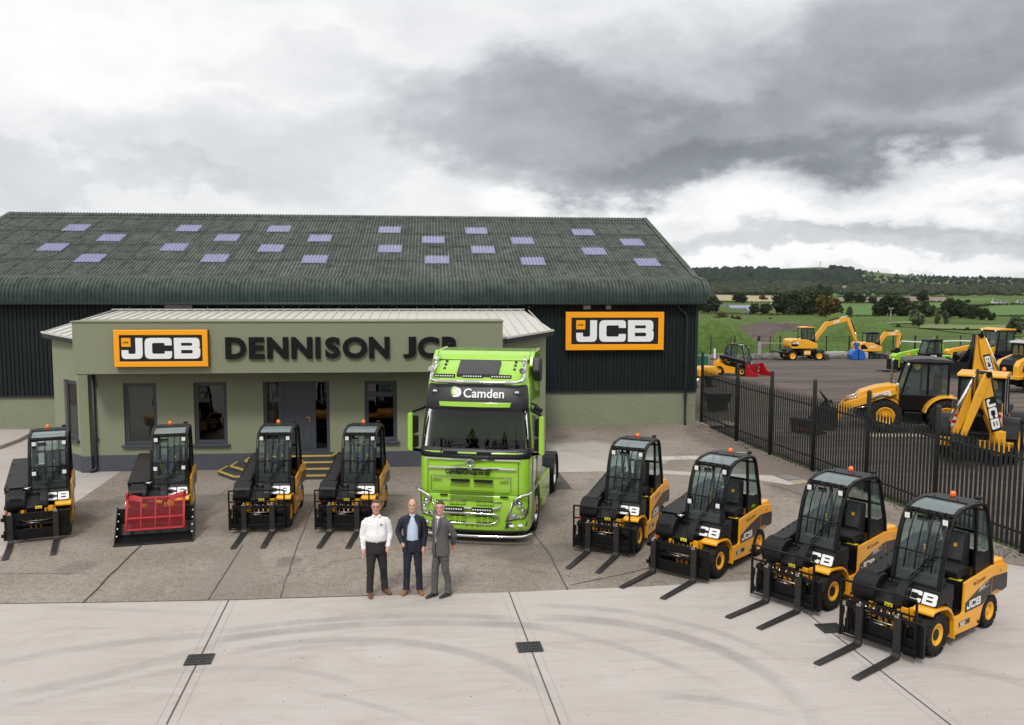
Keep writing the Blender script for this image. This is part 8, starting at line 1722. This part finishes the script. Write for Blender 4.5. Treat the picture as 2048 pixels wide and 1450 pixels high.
def face(F_, t_, body, specs=False, smile=False):
    b = MB()
    for s in (-1, 1): b.ball(F_(s*.031, -.086, .012), (.011, .006, .0055), 8, 0, 6)
    b.build('eyes_white', M['white'], body); b = MB(); [b.ball(F_(s*.031, -.0925, .012), (.0075, .004, .006), 8, 0, 6) for s in (-1, 1)]; b.build('irises', M['blackshoe'], body)
    b = MB(); [b.tube([F_(s*.014, -.096, .030), F_(s*.032, -.096, .036), F_(s*.052, -.084, .030)], .0048, 5) for s in (-1, 1)]; b.build('eyebrows', M['hairbrown'], body)
    b = MB(); b.tube([F_(-.024, -.088, -.054+(.004 if smile else 0)), F_(0, -.094, -.058), F_(.024, -.088, -.054+(.004 if smile else 0))], [.003, .0055, .003], 6); b.build('lips', M['lip'], body)
    if smile: b = MB(); b.box(F_(0, -.0935, -.0545), (.028, .005, .005)); b.build('teeth', M['white'], body)
    if specs:
        b = MB()
        for s in (-1, 1): b.tube([F_(s*.032+.021*math.cos(a), -.102, .010+.014*math.sin(a)) for a in [k*math.pi/6 for k in range(12)]], .0018, 5, closed=True); b.tube([F_(s*.053, -.101, .014), F_(s*.078, -.04, .014), F_(s*.080, .01, .010)], .0018, 5)
        b.tube([F_(-.011, -.102, .012), F_(0, -.104, .015), F_(.011, -.102, .012)], .0018, 5); b.build('glasses', M['blackshoe'], t_)
def hair(F_, mt, parent, kind='full'):
    b = MB(); n = 18; rings = []
    prof = {'full': [(-.05, .066, .070, .030, 1), (-.02, .080, .096, .015, 1), (.03, .082, .102, .012, .95), (.058, .081, .102, .010, .72), (.080, .076, .098, .008, .30), (.098, .068, .090, .006, .08), (.118, .046, .062, .006, 0), (.126, .015, .02, .006, 0)],
            'crop': [(-.05, .074, .085, .020, 1), (-.01, .081, .100, .014, .95), (.03, .084, .104, .010, .85), (.06, .081, .101, .010, .75), (.088, .068, .088, .016, .6), (.108, .045, .056, .030, .3)]}[kind]
    for z, rx, ry, oy, cut in prof:
        row = []
        for k in range(n):
            a = 2*math.pi*k/n; x, y = rx*math.cos(a), ry*math.sin(a)
            if y < 0 and cut > 0: y *= (1-cut*.78); x = math.copysign(min(abs(x), rx), x)
            row.append(F_(x, oy+y, z))
        rings.append(row)
    b.loft(rings); return remesh(b, 'hair', mt, parent, .006, 3)
M['lip'] = mat('lips', (.38, .12, .10), .5)
def shoe(b, x, y, ang, L_=.29):
    Rm = Matrix.Rotation(ang, 3, 'Z'); rows = []
    for d, w_, h in ((.09, .030, .06), (.075, .038, .085), (.02, .040, .095), (-.05, .042, .075), (-.12, .048, .055), (-.175, .040, .042), (-.20, .020, .028)):
        q = []
        for k in range(14):
            a = 2*math.pi*k/14; v = Rm @ Vector((w_*math.cos(a), d, 0)); q.append(Vector((x+v.x, y+v.y, max(.004, .004+h*.5+h*.5*math.sin(a)))))
        rows.append(q)
    b.loft(rows)
def person(label, px, py, rz, kind):
    q = at(px, py); t_ = thing('person', label, 'person', (q.x, q.y, .008), rz, 'three men standing in front of the vehicles'); P = {}
    turnh = {'white': R(-4), 'navy': R(-6), 'grey': R(38)}[kind]; skin = M['skin2'] if kind != 'navy' else M['skin']
    hz = 1.665; b = MB(); F_ = head(b, (0.0, -.015, hz), turnh)
    feet = {'white': ((-.13, -.03, .05), (.15, .10, .55)), 'navy': ((-.13, .02, -.40), (.13, 0, .35)), 'grey': ((-.09, -.10, -.15), (.10, .08, -.1))}[kind]
    hip = ((-.09, 0.0, .93), (.09, .0, .93))
    # arms: shoulder, elbow, wrist
    arms = {'white': [((-.19, .01, 1.43), (-.245, .03, 1.14), (-.235, -.07, .89)), ((.19, .01, 1.43), (.25, .03, 1.14), (.20, -.09, .92))],
            'navy': [((-.19, .01, 1.43), (-.285, .05, 1.16), (-.20, -.09, .98)), ((.19, .01, 1.43), (.25, .03, 1.15), (.215, -.05, .89))],
            'grey': [((-.18, .01, 1.43), (-.25, .10, 1.17), (-.10, .19, .98)), ((.18, .01, 1.43), (.25, .12, 1.17), (.10, .24, .96))]}[kind]
    b.loft([ell(0, .01, z, rx, ry) for z, rx, ry in ((.86, .13, .10), (.95, .155, .11), (1.08, .145, .10), (1.25, .165, .11), (1.38, .17, .10), (1.46, .10, .07))])
    for (h_, f_) in zip(hip, feet): b.tube([h_, ((h_[0]*1.05+f_[0])/2, (h_[1]+f_[1])/2-.015, .50), ((h_[0]*1.05+f_[0])/4+f_[0]/2, f_[1]+.02, .30), (f_[0], f_[1]+.02, .10)], [.070, .040, .036, .028], 12)
    for i, (s_, e_, w_) in enumerate(arms):
        b.tube([Vector(s_)+Vector((-.05*(1 if s_[0] > 0 else -1), 0, -.05)), Vector(s_).lerp(Vector(e_), .3), e_, w_], [.034, .034, .032, .026], 10)
        if not (kind == 'navy' and i == 0): hand(b, w_, (Vector(w_)-Vector(e_)).normalized()+Vector((0, -.05, -.5)), 1 if i == 0 else -1)
        else: b.ball((w_[0]+.02, w_[1]+.01, w_[2]-.04), (.035, .03, .045), 8)
    body = remesh(b, 'body', skin, t_, .0065, 2); face(F_, t_, body, kind == 'white', kind == 'grey')
    hair(F_, M[{'white': 'hairgrey', 'navy': 'hairshort', 'grey': 'hairbrown'}[kind]], t_, 'crop' if kind == 'navy' else 'full')
    tr = M[{'white': 'trouser', 'navy': 'navy', 'grey': 'greysuit'}[kind]]; b = MB(); wr = .025 if kind == 'white' else .0
    b.loft([ell(0, .01, z, rx, ry) for z, rx, ry in ((.80, .155+wr, .115+wr), (.90, .172+wr, .125+wr), (1.00, .165+wr, .12+wr*1.5), (1.045, .158+wr, .115+wr*1.8))])
    for (h_, f_) in zip(hip, feet):
        kx, ky = (h_[0]*1.05+f_[0])/2, (h_[1]+f_[1])/2-.015; b.tube([(h_[0], h_[1]+.01, .92), (h_[0]*1.02, h_[1]+.005, .78), (kx, ky, .50), ((kx+f_[0])/2, f_[1]+.02, .30), (f_[0], f_[1]+.015, .10), (f_[0], f_[1]+.0, .055)], [.098+wr*.4, .094+wr*.3, .074, .068, .066, .069], 14)
    remesh(b, 'trousers', tr, t_, .009, 3, .007)
    b = MB(); b.loft([ell(0, .01, z, .160+wr, .118+wr*1.8) for z in (1.025, 1.060)], caps=False); bl = b.build('belt', M['blackshoe'], t_); b = MB(); b.box((0, .01-.120-wr*1.8, 1.042), (.045, .008, .036)); b.build('buckle', M['chrome'], bl)
    for f_ in feet: b = MB(); shoe(b, f_[0], f_[1], f_[2]); remesh(b, 'shoe', M[{'white': 'brown', 'navy': 'tan', 'grey': 'blackshoe'}[kind]], t_, .006, 2)
    def sleeve(b, s_, e_, w_, r=(.064, .056, .040)):
        S, E, W_ = Vector(s_), Vector(e_), Vector(w_); b.tube([S+Vector((-.075*(1 if s_[0] > 0 else -1), 0, -.01)), S+Vector((-.02*(1 if s_[0] > 0 else -1), 0, -.025)), S.lerp(E, .25), S.lerp(E, .6), E, E.lerp(W_, .5), W_-(W_-E).normalized()*.01], [r[0]*.7, r[0]*.92, r[0], r[0]*.93, r[1], (r[1]+r[2])/2, r[2]], 14)
    if kind == 'white':
        b = MB(); b.loft([ell(0, .0-(.02 if 1.0 < z < 1.25 else 0), z, rx, ry, pw=2.3) for z, rx, ry in ((1.035, .182, .148), (1.08, .196, .165), (1.16, .192, .163), (1.26, .190, .145), (1.36, .196, .128), (1.43, .175, .105), (1.475, .110, .080), (1.50, .070, .066))])
        for a_ in arms: sleeve(b, *a_, r=(.068, .062, .042))
        sh = remesh(b, 'shirt', M['shirtwhite'], t_, .009, 3, .008); b = MB(); b.bar([(0, -.066, 1.478), (0, -.128, 1.38), (0, -.165, 1.24), (0, -.187, 1.12), (0, -.170, 1.05)], .034, .008, up=(0, -1, 0)); b.build('placket', M['shirtwhite'], sh); b = MB(); b.box((.085, -.138, 1.36), (.035, .004, .022), rotm(0, 0, .3)); b.build('badge', M['blackdecal'], sh)
        b = MB(); [b.prism([(s*.006, 1.50), (s*.072, 1.545), (s*.080, 1.50), (s*.045, 1.455)], 'y', -.088, -.066) for s in (-1, 1)]; b.build('collar', M['shirtwhite'], sh, .006)
        for a_ in arms: W_, E = Vector(a_[2]), Vector(a_[1]); d = (W_-E).normalized(); b = MB(); b.cyl(W_-d*.055, W_+d*.004, .043, .042, 14); b.build('cuff', M['shirtwhite'], sh, .004)
    else:
        sm = M['shirtblue' if kind == 'navy' else 'shirtwhite']; b = MB(); b.loft([ell(0, -.006, z, rx, ry) for z, rx, ry in ((1.03, .150, .120), (1.15, .150, .130), (1.30, .155, .120), (1.42, .130, .098), (1.475, .085, .072), (1.505, .064, .062))]); sh = remesh(b, 'shirt', sm, t_, .009, 2, .004)
        b = MB(); [b.prism([(s*.006, 1.485), (s*.055, 1.525), (s*.060, 1.485), (s*.034, 1.45)], 'y', -.080, -.062) for s in (-1, 1)]; b.build('collar', sm, sh, .006)
        jm = M['navy' if kind == 'navy' else 'greysuit']; b = MB(); n = 26; rings = []
        op = {'navy': lambda z: .115 if z < 1.30 else max(.030, .115-(z-1.30)*.45), 'grey': lambda z: .012 if z < 1.16 else .012+(z-1.16)*.21 if z < 1.42 else .05}[kind]
        for z, rx, ry in ((.80, .205, .150), (.90, .198, .150), (1.00, .185, .142), (1.10, .178, .138), (1.20, .182, .138), (1.30, .192, .136), (1.38, .198, .125), (1.44, .178, .108), (1.485, .115, .085), (1.505, .080, .075)):
            o_ = op(z); a0 = math.asin(min(.95, o_/rx)); row = []; inner = []
            for k in range(n):
                a = -math.pi/2+a0+(2*math.pi-2*a0)*k/(n-1); row.append(Vector((rx*math.cos(a), .0+ry*math.sin(a), z))); inner.append(Vector(((rx-.018)*math.cos(a), (ry-.018)*math.sin(a), z)))
            rings.append(row+inner[::-1])
        b.loft(rings)
        for a_ in arms: sleeve(b, *a_, r=(.070, .062, .048))
        jk = remesh(b, 'jacket', jm, t_, .008, 2, .006)
        for s in (-1, 1):
            b = MB(); pts = [(s*(op(1.485)+.010), -.083, 1.49), (s*(op(1.42)+.026), -.118, 1.41), (s*(op(1.33)+.032), -.140, 1.33), (s*(op(1.22)+.018), -.146, 1.22), (s*(op(1.14)+.006), -.145, 1.14)]; b.bar(pts, [.04, .062, .060, .036, .010], .010, up=(0, -1, 0)); b.build('lapel', jm, jk, .004)
        if kind == 'grey':
            b = MB(); b.bar([(0, -.088, 1.475), (0, -.112, 1.44), (0, -.130, 1.34), (0, -.140, 1.22), (0, -.142, 1.14)], [.036, .028, .046, .055, .055], .008, up=(0, -1, 0)); b.build('tie', M['tie'], sh)
        b = MB(); b.ball((.012 if kind == 'grey' else -.118, -.150, 1.12), .008, 8, 0, 6); b.build('button', M['blackshoe'], jk)
        t_.scale = (.94, .95, 1.0); return t_
person('man in a white shirt and glasses, standing left of the other two', 754, 1190, R(6), 'white')
person('man in an open navy suit and pale blue shirt, standing in the middle', 826, 1187, R(0), 'navy')
person('man in a grey suit and tie turned sideways with his hands behind his back', 882, 1193, R(-46), 'grey')

# ================================================================ the air: far hills fade to blue
lowest = -20.0
hz = MB(); hz.b2(-9900, 9900, -70, 4600, -26, 150)
m_ = bpy.data.materials.new('air'); m_.use_nodes = True; nt_ = m_.node_tree; nt_.nodes.clear(); o_ = nt_.nodes.new('ShaderNodeOutputMaterial'); v_ = nt_.nodes.new('ShaderNodeVolumePrincipled')
v_.inputs['Color'].default_value = (0.78, 0.86, 1.0, 1); v_.inputs['Density'].default_value = 0.000026; v_.inputs['Anisotropy'].default_value = 0.2
nt_.links.new(v_.outputs[0], o_.inputs['Volume'])
ho = hz.build('haze', m_); ho['kind'] = 'stuff'; ho['label'] = 'thin haze over the valley and the distant hill'
